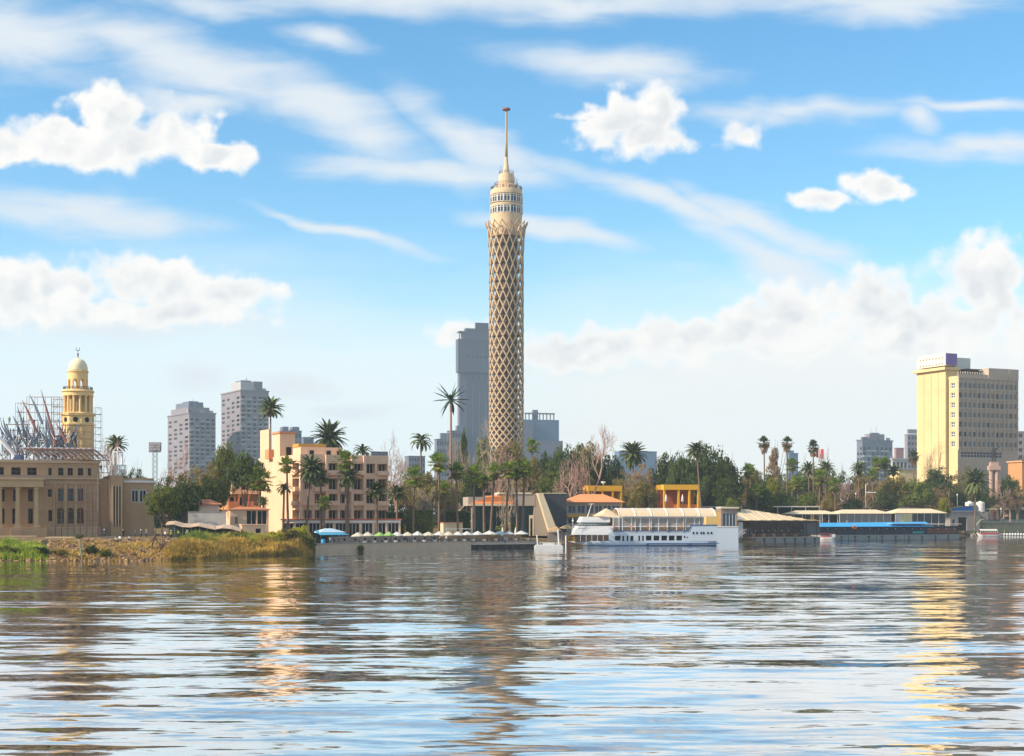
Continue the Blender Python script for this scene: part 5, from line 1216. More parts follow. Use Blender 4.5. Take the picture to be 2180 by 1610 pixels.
# planter wall with dark openings behind the terrace
th = thing('low_wall', 'low grey wall with square dark openings behind the parasols', 'wall', tuple(tp(sOf(700, 6), 6.0)[:2]) + (1.6,), TA)
L = sOf(935, 6) - sOf(700, 6); n = 11; hol = [(L * i / n + L / n * .38, L * i / n + L / n * .62, .75, 1.25) for i in range(n)]
MB().facade((0, 0, 0), (1, 0), L, 1.7, hol, .25).box(0, L, .26, .4, 0, 1.69).build('wall', mat('grey_garden_wall', (.40, .34, .29), .9, .1), th)
rep(MB().box(0, L / n * .24, 0, .03, 0, .5).build('opening', dark_glass, th), th, [(h[0], .2, h[2]) for h in hol])
th = thing('low_wall', 'low tan wall behind the right hand parasols', 'wall', tuple(tp(sOf(938, 6), 6.0)[:2]) + (1.6,), TA)
MB().box(0, sOf(1108, 6) - sOf(938, 6), 0, .3, 0, 1.5).build('wall', mat('tan_garden_wall', (.48, .31, .19), .9, .1), th)
# parasols
cream = canvas('cream_canvas', (.80, .74, .62)); lime = canvas('lime_canvas', (.42, .65, .22)); whitec = canvas('white_canvas', (.82, .82, .80)); bluec = canvas('pale_blue_canvas', (.55, .72, .76))
uprotos = {}
def parasol(s, d, w, cm, label, h=2.7, ap=.85):
    p = tp(s, d); k = cm.name
    if k not in uprotos:
        th = thing('parasol', label, 'parasol', (p.x, p.y, 1.6), rnd(-.3, .3), 'open parasols on the river terrace', (w, w, 1))
        c = MB(); c.lathe([(.5, h - ap - .13), (.505, h - ap), (.25, h - .42), (.02, h)], 8, a0=.39); c.lathe([(.49, h - ap - .02), (.02, h - .05)], 8, a0=.39); c.build('canopy', cm, th)
        MB().lathe([(.1, 0), (.1, .07), (.012, .09), (.012, h + .1)], 8).build('pole', steel, th); uprotos[k] = th; return
    dup(uprotos[k], (p.x, p.y, 1.6), rnd(-.3, .3), label, (w, w, rnd(.97, 1.05)))
PU = [(762, 3.3, cream, 'cream parasol at the left end of the terrace row'), (783, 3.2, cream, 'second cream parasol from the left, left of the lime green ones'), (808, 3.0, lime, 'left of the two lime green parasols'), (828, 3.0, lime, 'right of the two lime green parasols'),
 (845, 3.4, whitec, 'white parasol right next to the lime green ones'), (868, 3.5, cream, 'cream parasol, second to the right of the lime green pair'), (889, 3.0, whitec, 'smaller white parasol below the leftmost slender fan palm trunk'), (912, 3.9, cream, 'broad cream parasol in front of the hedge end'),
 (935, 3.3, whitec, 'white parasol below the hedge gap, right of the broad cream one'), (955, 3.7, cream, 'cream parasol standing in front of the pale low building'), (975, 3.0, whitec, 'white parasol left of the modern building edge'), (994, 3.4, whitec, 'white parasol straight below the left edge of the modern building'),
 (1017, 3.3, whitec, 'low white parasol at the join of river wall and jetty'), (1042, 4.2, whitec, 'broad white parasol below the tiled skirt of the modern building'), (1065, 3.6, bluec, 'pale blue parasol below the modern building'), (1084, 3.2, whitec, 'white parasol between the pale blue and the last one'), (1110, 3.9, whitec, 'last white parasol at the right end of the terrace row')]
random.seed(12)
tabs = None; chs = None
def cafe_table(s, d, label):
    global tabs
    p = tp(s, d)
    if tabs: return dup(tabs, (p.x, p.y, 1.6), rnd(0, 3), label)
    th = tabs = thing('cafe_table', label, 'table', (p.x, p.y, 1.6), 0, 'tables under the terrace parasols')
    MB().lathe([(.5, .3), (.47, .73), (.47, .76)], 10).build('tablecloth', whitec, th); MB().lathe([(.25, 0), (.25, .04), (.05, .06), (.05, .72)], 8).build('leg', steel, th)
dkc = mat('dark_wicker', (.035, .03, .035), .8, .2)
def chair(s, d, rz, label):
    global chs
    p = tp(s, d)
    if chs: return dup(chs, (p.x, p.y, 1.6), rz, label)
    th = chs = thing('cafe_chair', label, 'chair', (p.x, p.y, 1.6), rz, 'dark chairs on the terrace')
    MB().box(-.25, .25, -.25, .25, .4, .48).build('seat', dkc, th); MB().box(-.25, .25, .2, .26, .485, 1.0).build('backrest', dkc, th)
    rep(MB().box(-.02, .02, -.02, .02, 0, .395).build('leg', dkc, th), th, [(x, y, 0) for x in (-.22, .22) for y in (-.22, .22)])
for i, (px, w, cm, lb) in enumerate(PU):
    d = 3.2 + (i % 3) * .5; s = sOf(px, d); parasol(s, d, w, cm, lb)
    
    cafe_table(s + 1.0, d - 1.2, 'white table under the ' + ' '.join(lb.split()[:11]))
    chair(s - .1, d - 1.3, R(80), 'left chair under ' + ' '.join(lb.split()[:12])); chair(s + 2.0, d - 1.0, R(-80), 'right chair under ' + ' '.join(lb.split()[:12]))
# blue awning and water tank at the left end
bl = canvas('sky_blue_awning', (.12, .50, .76)); 
th = thing('awning_kiosk', 'terrace bar with two wide sky blue awnings at the left end of the river wall', 'bar', tuple(tp(sOf(668, 5), 5)[:2]) + (1.6,), TA)
L = sOf(735, 5) - sOf(668, 5)
m = MB(); m.add([(.8, -1.6, 2.2), (L, -1.6, 2.2), (L - 1, 2.6, 3.1), (1.8, 2.6, 3.1), (.8, -1.6, 2.12), (L, -1.6, 2.12), (L - 1, 2.6, 3.02), (1.8, 2.6, 3.02)], [(0, 1, 2, 3), (4, 7, 6, 5), (0, 4, 5, 1), (1, 5, 6, 2), (3, 2, 6, 7), (0, 3, 7, 4)]); m.build('awning', bl, th)
m = MB(); m.hip(-.5, L * .75, -1, 3, 2.5, 3.5, L * .3); o_ = m.build('awning', mat('pale_blue_awning', (.50, .66, .75), .6, .08), th); o_.location = (L * .3, 1.5, .1)
rep(MB().bar((0, 0, 0), (0, 0, 2.2), .06).build('pole', steel, th), th, [(1, -1.4, 0), (L - .3, -1.4, 0), (L * .5, -1.4, 0), (2, 2.4, 0), (L - 1.2, 2.4, 0)])
MB().box(1.5, L - .6, 1.2, 1.6, 0, 1.1).build('counter', mat('dark_counter', (.06, .05, .045), .7, .2), th); MB().box(1.2, L - .4, 3.2, 3.4, 0, 2.9).build('back_wall', mat('dark_counter', (.06, .05, .045), .7, .2), th)
th = thing('water_barrel', 'bright blue plastic barrel standing under the blue awning', 'barrel', tuple(tp(sOf(688, 2), 2)[:2]) + (1.6,)); MB().lathe([(.42, 0), (.45, .1), (.45, .45), (.48, .5), (.45, .55), (.45, 1.1), (.4, 1.2)], 16).build('barrel_body', mat('blue_plastic', (.02, .33, .62), .4, .05), th, True); MB().lathe([(.41, 1.201), (.41, 1.26)], 16).build('lid', mat('blue_plastic', (.02, .33, .62)), th)
# people at the awning
for s, d, sh, lb in ((sOf(703, 3), 3, 'white', 'man in white shirt under the blue awning'), (sOf(712, 3.4), 3.4, 'grey', 'person in grey beside the man in white under the blue awning'), (sOf(722, 2.6), 2.6, 'black', 'person in black at the right end of the blue awning'), (sOf(860, 2), 2, 'blue', 'person in blue among the tables below the cream parasols'), (sOf(950, 1.8), 1.8, 'white', 'person in white among the tables near the jetty')):
    p = tp(s, d); person(HX + F * p.x / p.y, p.y, 1.6, rnd(0, 6), sh, None, lb, 'guests on the terrace')
# lamp posts on the wall
lamp0 = None
for i, (px, lb) in enumerate(((833, 'slim dark lamp post on the river wall below the lime parasols'), (877, 'slim dark lamp post on the river wall below the hedge'), (919, 'slim dark lamp post on the river wall left of the pale low building'), (963, 'slim lamp post on the river wall near its right end'))):
    p = tp(sOf(px, .3), .3)
    if lamp0: dup(lamp0, (p.x, p.y, 1.0), 0, lb)
    else:
        lamp0 = thing('lamp_post', lb, 'lamp post', (p.x, p.y, 1.0), 0, 'lamp posts on the river wall'); MB().lathe([(.08, 0), (.05, .1), (.04, 3.0)], 8).build('post', dkc, lamp0); MB().lathe([(.05, 3.0), (.14, 3.15), (.12, 3.35), (.02, 3.45)], 10).build('lamp_head', dkc, lamp0)
# hedges
def hedge(label, p0, p1, top, Y, leaf, zb=2.4, D=2.2):
    th = thing('hedge', label, 'hedge', (X(p0, Y), Y, zb), R(5)); L = wto((X(p0, Y), Y), R(5), p1); H = Z(top, Y) - zb; vs, fs = [], []
    for i in range(int(L * H * 55 + L * D * 40)):
        f = rnd(0, 1)
        if f < .7: p = Vector((rnd(0, L), rnd(-.15, .5), rnd(0, H)))
        else: p = Vector((rnd(0, L), rnd(0, D), H + rnd(-.25, .15)))
        leafquad(vs, fs, p, sph(), rnd(.12, .26), .7)
    m = MB(); m.add(vs, fs); m.build('foliage', leaf, th); MB().box(.1, L - .1, .25, D, 0, H - .15).build('dense_core', leaf, th)
hedge('tall dark clipped hedge right of the salmon hotel, left section', 822, 862, 1092, 362, L_dark); hedge('tall dark clipped hedge right section below the slender palms', 863, 922, 1088, 366, L_mid); hedge('clipped hedge section left of the modern building', 946, 1000, 1090, 372, L_dark)
shrub(1112, 0, 1.7, 1.6, L_mid, 'round clipped bush before the modern building glass front, left', 372, 2.2); shrub(1055, 0, 2.0, 1.5, L_yellow, 'round yellow green bush before the modern building glass front', 370, 2.2); shrub(1078, 0, 5.5, 4.6, L_mid, 'big leafy bush before the glass front of the modern building', 374, 2.2)
shrub(768, -.8, 1.6, 1.8, L_dark, 'small dark bush growing out of the foot of the river wall', tp(sOf(768, -.5), -.5).y, -.1)
th, L, D, H = cottage('small pale flat building with yellow lit end between the hedges', 944, 985, 1114, 1113, 362, mat('pale_stucco', (.66, .54, .36), .85), 2.2, 20, .2, (), 4, over=.1)
th = thing('pergola', 'white slatted roof pergola behind the parasols left of the modern building', 'pergola', (X(950, 350), 350, 1.6), R(6)); 
Lp = X(1006, 350) - X(950, 350); rep(MB().box(0, Lp, 0, .12, 0, .12).build('slat', white_paint, th), th, [(0, .4 * i, 3.1) for i in range(8)]); rep(MB().box(0, .12, 0, .12, 0, 3.08).build('post', white_paint, th), th, [(x, y, 0) for x in (0, Lp / 2, Lp - .12) for y in (0, 2.8)])
th = thing('boundary_wall', 'low orange topped wall at the far left behind the first slender palms', 'wall', (X(822, 370), 370, 2.6), R(6)); MB().box(0, 3.0, 0, 3, 0, 3.6).build('wall', MATS['ochre_stone'], th); MB().box(-.2, 3.2, -.2, 3.2, 3.62, 4.0).build('coping', tile, th)

# ------------------------------------------------------------------ the white ship
def ship():
    Y = 372; a = R(9); zb = 0.0; C = (X(1217, Y), Y); th = thing('river_cruiser', 'white and pale blue two deck restaurant ship with curved canopy roof moored at the quay', 'ship', (C[0], C[1], 0), a)
    u = lambda px: wto(C, a, px)
    def z(py, px=1370): yv = C[1] + math.sin(a) * u(px); return Z(py, yv)
    hull = mat('pale_blue_white_hull', (.63, .72, .83), .45, .05, .2); wh = mat('ship_white', (.80, .81, .84), .4, .04, .2); bluep = mat('navy_stripe', (.06, .13, .32), .5, .08); canv = canvas('ship_canvas', (.90, .75, .53))
    L = u(1528); B = 7.5
    # hull: outline tapering to the bow (left), flared sides
    n = 28; rings = []
    def half(t_, fl=1.0): return B / 2 * min(1, (t_ / .22) ** .6 if t_ > 0 else 0) * (1 if t_ < .93 else 1 - .25 * (t_ - .93) / .07)
    m = MB()
    ts = [i / n for i in range(n + 1)]
    levels = [(-.5, .93, 1.5), (.15, .97, .8), (.6, 1.0, .2), (z(1152), 1.0, -.2)]
    for zz, k, off in levels: 
        for t_ in ts: x = off + (L - off) * t_; rings.append((x, t_, zz, k))
    vs = [(x, B / 2 - half(t_) * k, zz) for x, t_, zz, k in rings] + [(x, B / 2 + half(t_) * k, zz) for x, t_, zz, k in rings]
    N1 = n + 1; off = 4 * N1; fs = []; mi = []
    for l in range(3):
        for i in range(n):
            fs.append((l * N1 + i, l * N1 + i + 1, (l + 1) * N1 + i + 1, (l + 1) * N1 + i)); mi.append(1 if l == 0 else 0)
            fs.append((off + l * N1 + i + 1, off + l * N1 + i, off + (l + 1) * N1 + i, off + (l + 1) * N1 + i + 1)); mi.append(1 if l == 0 else 0)
        fs.append((l * N1 + n, off + l * N1 + n, off + (l + 1) * N1 + n, (l + 1) * N1 + n)); mi.append(0)
    for i in range(n): fs.append((3 * N1 + i, 3 * N1 + i + 1, off + 3 * N1 + i + 1, off + 3 * N1 + i)); mi.append(0)
    m.v = vs; m.f = fs; m.mi = mi; m.build('hull', [hull, bluep], th)
    # saloon front (bow): window band between solid bands
    zt = z(1153) ; z1 = z(1139, 1260)
    xb, xs = u(1225), u(1298)
    def taper_box(m, x0, x1, w0, w1, z0_, z1_, lean=0, mi_=0, f0=0.0):
        m.add([(x0, B / 2 - w0, z0_), (x1, B / 2 - w1, z0_), (x1, B / 2 + w1, z0_), (x0, B / 2 + w0, z0_), (x0 + lean, B / 2 - w0, z1_), (x1, B / 2 - w1, z1_), (x1, B / 2 + w1, z1_), (x0 + lean, B / 2 + w0, z1_)], [(0,3,2,1),(4,5,6,7),(0,1,5,4),(1,2,6,5),(2,3,7,6),(3,0,4,7)], mi_)
    m = MB(); taper_box(m, xb + .2, xs - .3, 2.0, B / 2 - .1, zt + .02, z1 - .02); m.build('saloon_glazing', glass('saloon_glass', (.07, .045, .03), .2), th)
    rep(MB().box(-.06, .06, 0, .1, 0, z1 - zt).build('mullion', hull, th), th, [(xb + (xs - xb) * f, B / 2 - (2.0 + (B / 2 - 2.1) * f) - .1, zt) for f in (.18, .34, .5, .66, .82)])
    m = MB(); taper_box(m, u(1224), xs + 1, 2.2, B / 2 + .05, z1, z(1125, 1260), .5); m.build('bow_fascia', wh, th)
    # main deck walls with openings
    D0, D1 = zt + .02, z(1134, 1400); x0, x1 = xs - .28, L
    hol = []
    def hp(p0, p1, t0, t1): hol.append((u(p0) - x0, u(p1) - x0, max(.02, z(t1, p0) - D0), z(t0, p0) - D0))
    base = D0
    hp(1309, 1321, 1141, 1151); hp(1325, 1329, 1141, 1153); hp(1334, 1338, 1141, 1153); hp(1342, 1349, 1141, 1153.0); hp(1359, 1363, 1141, 1153); hp(1367, 1371, 1141, 1153)
    for p in (1375, 1391.5, 1408, 1424, 1440): hp(p, p + 12.5, 1140.5, 1151)
    hp(1456, 1459.5, 1141, 1146); hp(1462, 1465.5, 1141, 1146)
    hol[3] = (hol[3][0], hol[3][1], .02, hol[3][3])
    m = MB(); m.facade((x0, -.02, D0), (1, 0), u(1466) - x0, D1 - D0, hol, .25); m.box(x0, u(1466), .3, B - .02, D1 - .3, D1 - .05); m.box(x0, u(1466), B - .3, B, D0, D1); m.build('main_deck_wall', hull, th)
    groups_ = {}
    for h in hol:
        groups_.setdefault((round(h[1] - h[0], 1), round(h[3] - h[2], 1)), []).append(h)
    for (w_, h_), hs in groups_.items(): rep(MB().box(-.02, w_ + .05, 0, .04, -.02, h_ + .05).build('window', dark_glass, th), th, [(x0 + h[0], .18, D0 + h[2]) for h in hs])
    # raised stern
    sx0 = u(1466); E1 = z(1119, 1500)
    m = MB(); m.prism([(sx0 - .02, D1 - 1.2), (u(1463), D1 - 1.2), (u(1463), D1 + .1), (u(1472), E1), (L - .2, E1), (L, D0), (sx0, D0)], -.05, B + .05); m.build('stern_wall', hull, th)
    rep(MB().tube([(0, -.1, 0), (0, .05, 0)], .24, 12).build('porthole', dark_glass, th), th, [(u(p), -.02, z(1135, p)) for p in (1476, 1483.5, 1492.5, 1498, 1507, 1514.5)], )
    for o_ in th.children:
        if o_.name.startswith('porthole'): o_.scale = (1, 1, 1.5)
    m = MB(); m.prism([(u(1305), z(1132, 1305)), (u(1465), z(1132, 1465)), (u(1472), E1 + .0), (L - .1, E1), (L - .1, E1 + .25), (u(1471), E1 + .25), (u(1464), z(1132, 1465) + .28), (u(1305), z(1132, 1305) + .28)], -.14, -.052); m.build('sheer_stripe', bluep, th)
    m = MB(); m.box(u(1376), L + .3, -.25, -.06, z(1158, 1450), z(1156, 1450)); m.box(u(1376), u(1381), -.2, -.055, z(1161), z(1158.1)); m.box(u(1466), u(1473), -.2, -.055, z(1161, 1470), z(1158.1, 1470)); m.build('rubbing_strake', bluep, th)
    # upper deck: floor, glazed frames
    U0 = D1 + .1; U1 = z(1101, 1400); xa, xe = u(1306), u(1498)
    MB().box(u(1296), xe + .5, .1, B - .1, U0 - .12, U0).build('upper_deck', wh, th)
    fr = MB(); zm = z(1121, 1400); n = 10
    for yy_ in (.15, B - .3):
        for i in range(n + 1): x = xa + (xe - xa) * i / n; fr.box(x - .15, x + .15, yy_, yy_ + .15, U0 + .01, U1)
        for zz in (U0 + .1, zm, U1 - .12): fr.box(xa, xe, yy_ + .02, yy_ + .13, zz - .14, zz + .14)
    fr.build('window_frames', wh, th)
    sl_ = MB().box(.12, (xe - xa) / n - .12, 0, .03, 0, U1 - zm - .25).build('glass_pane', glass('brown_clear_film', (.36, .32, .28), .3), th)
    rep(sl_, th, [(xa + (xe - xa) * i / n, yy_, zm + .1) for i in range(n) for yy_ in (.2, B - .2)])
    sl_ = MB().box(.12, (xe - xa) / n - .12, 0, .03, 0, zm - U0 - .3).build('glass_pane', glass('brown_film_dark', (.20, .15, .10), .3), th)
    rep(sl_, th, [(xa + (xe - xa) * i / n, .2, U0 + .2) for i in range(n)])
    # tables seen through: dark interior block
    MB().box(xa + 1, xe - 1, B * .45, B * .55, U0 + .02, U0 + 1.0).build('bar_counter', mat('brown_interior', (.12, .08, .05), .8), th)
    # curved canopy roof with ribs
    m = MB(); c0, c1 = u(1318), u(1523); n = 12; zb1 = z(1099.5, 1420); zt1 = z(1083, 1420); vs, fs = [], []
    for xx in (c0, c1 if True else 0):
        for k in range(n + 1):
            t_ = k / n; vs.append((xx, -.3 + (B + .6) * t_, zb1 + (zt1 - zb1) * math.sin(math.pi * t_) ** .7))
    N2 = n + 1; fs = [(k, N2 + k, N2 + k + 1, k + 1) for k in range(n)]; m.add(vs, fs)
    m.v = vs + [(x, y, zz - .08) for x, y, zz in vs]; m.f = fs + [(2 * N2 + k + 1, 3 * N2 + k + 1, 3 * N2 + k, 2 * N2 + k) for k in range(n)]; m.mi = [0] * len(m.f); m.build('canopy_roof', canv, th)
    rb = MB(); pts = [(0, -.34 + (B + .68) * k / n, zb1 + .06 + (zt1 - zb1) * math.sin(math.pi * k / n) ** .7) for k in range(n + 1)]; rb.tube(pts, .13, 5)
    rep(rb.build('canopy_rib', wh, th), th, [(c0 + (c1 - c0) * i / 6, 0, 0) for i in range(7)])
    rep(MB().box(0, c1 - c0, -.06, .06, -.08, .08).build('canopy_purlin', wh, th), th, [(c0, -.34, zb1), (c0, -.34 + (B + .68) * .25, zb1 + .02 + (zt1 - zb1) * math.sin(math.pi * .25) ** .7), (c0, -.34 + (B + .68) * .5, zt1 + .06)])
    rep(MB().box(-.07, .07, 0, .14, 0, zb1 - U0).build('canopy_post', wh, th), th, [(c0 + (c1 - c0) * i / 6, yy_, U0) for i in range(6) for yy_ in (-.02, B - .12)] )
    # wheelhouse
    w0, w1 = u(1240), u(1301); f0, f1, f2, f3, f4 = z(1125, 1260), z(1120, 1260), z(1112.5, 1260), z(1110.5, 1260), z(1100.5, 1260)
    m = MB(); taper_box(m, w0 - 1, w1 + .5, 2.4, B / 2 - .1, f0 + .01, f1); m.build('wheelhouse_base', wh, th)
    m = MB(); taper_box(m, w0 + .1, w1 - .6, 2.0, B / 2 - .9, f1 + .01, f2); m.build('wheelhouse_window', glass('pale_green_glass', (.28, .42, .40), .15), th)
    m = MB(); taper_box(m, w0 - .3, w1 - .2, 2.3, B / 2 - .4, f2 + .01, f4, .7); m.build('wheelhouse_roof', wh, th)
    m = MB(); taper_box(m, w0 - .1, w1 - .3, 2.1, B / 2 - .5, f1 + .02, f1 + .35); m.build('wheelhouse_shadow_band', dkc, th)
    ra = MB(); 
    for i in range(10): ra.bar((w0 - 1.8 + i * .9, B / 2 - 3 + .05 * i, f0), (w0 - 1.8 + i * .9, B / 2 - 3 + .05 * i, f0 + 1), .04)
    ra.bar((w0 - 1.8, B / 2 - 3, f0 + 1), (w0 + 6.3, B / 2 - 2.55, f0 + 1), .05); ra.build('bow_railing', wh, th)
    # mast leaning, lifebuoys
    m = MB(); m.tube([(u(1257), B / 2, f4), (u(1266), B / 2, z(1073, 1260))], [.12, .07], 6); m.bar((u(1260), B / 2, z(1073, 1260)), (u(1271), B / 2, z(1073, 1260)), .1); m.build('mast', wh, th)
    m = MB(); m.tube([(u(1232) - 1, B / 2 - 1, f0 - 1.5), (u(1232) - 1, B / 2 - 1, z(1102, 1230))], .06, 6); m.lathe([(.1, z(1111)), (.28, z(1109)), (.1, z(1106))], 10, (u(1232) - 1, B / 2 - 1)); m.build('light_pole', wh, th)
    # peaked tent behind wheelhouse
    p0, p1 = u(1274), u(1352); zz0 = z(1106, 1310); ap = (u(1297), B * .5, z(1082, 1300)); m = MB()
    vs = [(p0, .2, zz0 + .9), (p1, .2, zz0), (p1, B - .3, zz0), (p0, B - .3, zz0 + .9), ap, ((p0 + ap[0]) / 2 + .3, (.2 + ap[1]) / 2, (zz0 + .9 + ap[2]) / 2 - .5), ((p1 + ap[0]) / 2 - .5, (.2 + ap[1]) / 2, (zz0 + ap[2]) / 2 - .55)]
    m.add(vs, [(0, 1, 6, 5), (5, 6, 4), (1, 2, 6), (2, 4, 6), (2, 3, 4), (3, 0, 5), (3, 5, 4)]); m.add([(p0, .2, zz0 + .82), (p1, .2, zz0 - .08), (p1, B - .3, zz0 - .08), (p0, B - .3, zz0 + .82)], [(0, 3, 2, 1)]); m.build('peaked_tent', canv, th)
    rep(MB().tube([(0, 0, 0), (0, 0, zz0 - U0)], .07, 6).build('tent_pole', wh, th), th, [(p1 - .2, .3, U0), (p1 - .2, B - .4, U0), (p0 + 2, B - .4, U0)])
ship()

def pontoon(label, p0, p1, Y, top, bot, m, a=R(6), D=5, name='pontoon'):
    C = (X(p0, Y), Y); L = wto(C, a, p1); th = thing(name, label, 'pontoon', (C[0], C[1], 0), a); MB().box(0, L, 0, D, -.6, Z(top, Y)).build('hull', m, th); return th, L
hullb = MATS['pale_blue_white_hull']
th, L = pontoon('plain pale blue pontoon barge behind the stern of the white ship', 1505, 1572, 405, 1123, 1150, hullb)
MB().box(-.1, L + .1, -.08, 5.1, Z(1123, 405) + .02, Z(1121, 405)).build('deck_edge', white_paint, th)
# buildings behind the stern
th = thing('deck_house', 'bright yellow deck house block with white edge behind the ship stern', 'deck house', (X(1503, 418), 418, 1.2), R(7)); L = wto((X(1503, 418), 418), R(7), 1538)
MB().box(0, L, 0, 5, 0, Z(1087, 418) - 1.2).build('wall', mat('bright_ochre_wall', (.78, .55, .20), .85, .05), th); MB().box(-.1, L + .1, -.1, 5.1, Z(1087, 418) - 1.18, Z(1085, 418) - 1.2).build('roof', white_paint, th)
th = thing('deck_house', 'grey glazed deck house with white wavy roof beside the yellow block', 'deck house', (X(1536, 416), 416, 1.2), R(7)); L = wto((X(1536, 416), 416), R(7), 1570); H = Z(1083, 416) - 1.2
m = MB(); m.facade((0, 0, 0), (1, 0), L, H, [(.4, L - .4, H * .3, H * .85)], .3); m.box(0, .1, .31, 5, 0, H); m.box(L - .1, L, .31, 5, 0, H); m.build('wall', mat('brown_grey_panel', (.30, .22, .18)), th)
o_ = pane(L - .8, H * .55, steelw, blue_glass, 3, 0, .06); o_.parent = th; o_.location = (.4, .25, H * .3); MB().box(-.3, L + .3, -.5, 5, H + .02, H + .5).build('roof', cream, th)

# ------------------------------------------------------------------ floating restaurants on the right
def tent_restaurant():
    Y = 432; a = R(20); C = (X(1571, Y), Y); L = wto(C, a, 1746); th = thing('tent_restaurant', 'floating restaurant under a big pale sloping fabric roof, right of the ship', 'restaurant', (C[0], C[1], 0), a)
    z = lambda py, px=1600: Z(py, C[1] + math.sin(a) * wto(C, a, px)); u = lambda px: wto(C, a, px)
    MB().box(0, L, 0, 9, -.6, .95).build('hull', mat('grey_pontoon', (.30, .31, .30), .7, .15), th)
    MB().box(-.05, L + .05, -.1, 9.1, .97, 1.2).build('deck', mat('weathered_deck', (.42, .38, .33)), th)
    cv = canvas('pale_tent_canvas', (.95, .83, .60))
    # sagging fabric: ridge at back left high, falls to the right
    m = MB(); n = 16; vs = []
    for j in range(5):
        v = j / 4
        for i in range(n + 1):
            t_ = i / n; front = z(1108, 1571 + 175 * t_); back = z(1079 + 27 * t_ ** 1.25, 1571 + 175 * t_) ; zz = front + (back - front) * v + .12 * math.sin(i * math.pi) - .35 * math.sin(math.pi * v)
            vs.append((-1.5 + (L + 1.2) * t_ , -1.2 + 9.5 * v, zz + (.10 if i % 2 else 0)))
    N1 = n + 1; m.add(vs, [(j * N1 + i, j * N1 + i + 1, (j + 1) * N1 + i + 1, (j + 1) * N1 + i) for j in range(4) for i in range(n)])
    k = len(m.v); m.add([(x, y, zz - .07) for x, y, zz in vs], [((j + 1) * N1 + i, (j + 1) * N1 + i + 1, j * N1 + i + 1, j * N1 + i) for j in range(4) for i in range(n)]); m.build('tent_roof', cv, th)
    for i in range(1, n, 1):
        sm = MB(); sm.tube([(vs[j * N1 + i][0], vs[j * N1 + i][1], vs[j * N1 + i][2] + .06) for j in range(5)], .07, 4); sm.build('seam', mat('canvas_seam', (.45, .33, .2), .8), th)
    ps = MB().tube([(0, 0, 0), (0, 0, z(1107) - 1.2)], .08, 6).build('pole', dkc, th); rep(ps, th, [(u(p), -.3, 1.2) for p in (1595, 1610, 1632, 1652, 1672, 1692, 1716, 1738)])
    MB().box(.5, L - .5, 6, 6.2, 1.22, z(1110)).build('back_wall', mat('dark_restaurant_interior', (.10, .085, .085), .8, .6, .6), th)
    dr = mat('dark_curtain', (.09, .08, .10), .8, .3, 1)
    sw = MB(); pts = [(i * .2, -.35, -.35 * math.sin(math.pi * i / 14)) for i in range(15)]
    for i in range(14): x0_, _, z0_ = pts[i]; x1_, _, z1_ = pts[i + 1]; sw.box(x0_, x1_ - .002, -.38, -.33, min(z0_, z1_) - .25, .15)
    rep(sw.build('swag', dr, th), th, [(u(1597) + i * 2.95, 0, z(1109) - .2) for i in range(int((L - 5) / 2.95))])
    rep(MB().lathe([(.05, 0), (.14, .1), (.14, .25), (.03, .3)], 8).build('lantern', white_paint, th), th, [(u(p), -.2, z(1131, p)) for p in range(1608, 1720, 14)])
    rep(MB().box(-.5, .5, 0, .5, 0, 1.0).build('booth', mat('orange_booth', (.55, .22, .09), .8, .3, 1), th), th, [(u(p), 2.2, 1.22) for p in (1612, 1634, 1656, 1678, 1702)])
    rr = MB(); 
    for i in range(int(L / .6)): rr.box(i * .6, i * .6 + .05, .02, .07, 1.21, 2.1)
    rr.box(0, L, 0, .09, 2.1, 2.17); rr.build('railing', steel, th)
    MB().box(.1, 1.6, -.2, .1, 1.22, z(1112)).build('entrance_frame', white_paint, th)
    m = MB(); m.box(u(1712), u(1744), -.1, .05, 2.0, z(1112, 1730)); m.build('side_screen', glass('smoky_screen', (.12, .12, .13), .3), th)
    m = MB(); m.add([(-1.6, -1.2, z(1103)), (.8, -1.4, z(1106)), (.8, .5, z(1101)), (-1.6, -1.2, z(1103) - .15), (.8, -1.4, z(1106) - .15), (.8, .5, z(1101) - .15)], [(0, 1, 2), (3, 5, 4), (0, 3, 4, 1), (1, 4, 5, 2), (2, 5, 3, 0)]); m.build('entrance_canopy', whitec, th)
    th2 = thing('gangway', 'white railed gangway sloping down at the left end of the tent restaurant', 'gangway', (X(1569, 428), 428, 0), a); m = MB(); m.prism([(0, .5), (3.2, 2.6), (3.2, 2.8), (0, .7)], 0, 1.4); m.build('ramp', steel, th2)
    for y_ in (0, 1.35): m = MB(); m.bar((0, y_, 1.7), (3.2, y_, 3.8), .06); [m.bar((f * 3.2, y_, .6 + 2.1 * f), (f * 3.2, y_, 1.7 + 2.1 * f), .05) for f in (0, .25, .5, .75, 1)]; m.build('handrail', white_paint, th2)
tent_restaurant()
random.seed(31)
th = thing('driftwood_heap', 'brown heap of reeds and driftwood at the left foot of the tent restaurant', 'driftwood', (X(1590, 424), 424, 0)); m = MB()
for i in range(260): p = Vector((rnd(-2.2, 2.6), rnd(-1, 1), 0)); h_ = max(0.1, 2.3 - abs(p.x) * .9); q = p + Vector((rnd(-.6, .6), rnd(-.4, .4), h_ * rnd(.3, 1))); m.tube([tuple(p), tuple(q)], [.07, .03], 3)
m.build('heap', mat('driftwood_brown', (.24, .15, .08), .9, .3, 1), th); MB().box(-7, 4.2, -1.0, .8, -.2, .35).build('float', mat('rotten_float', (.40, .28, .16), .9, .2, 1), th)
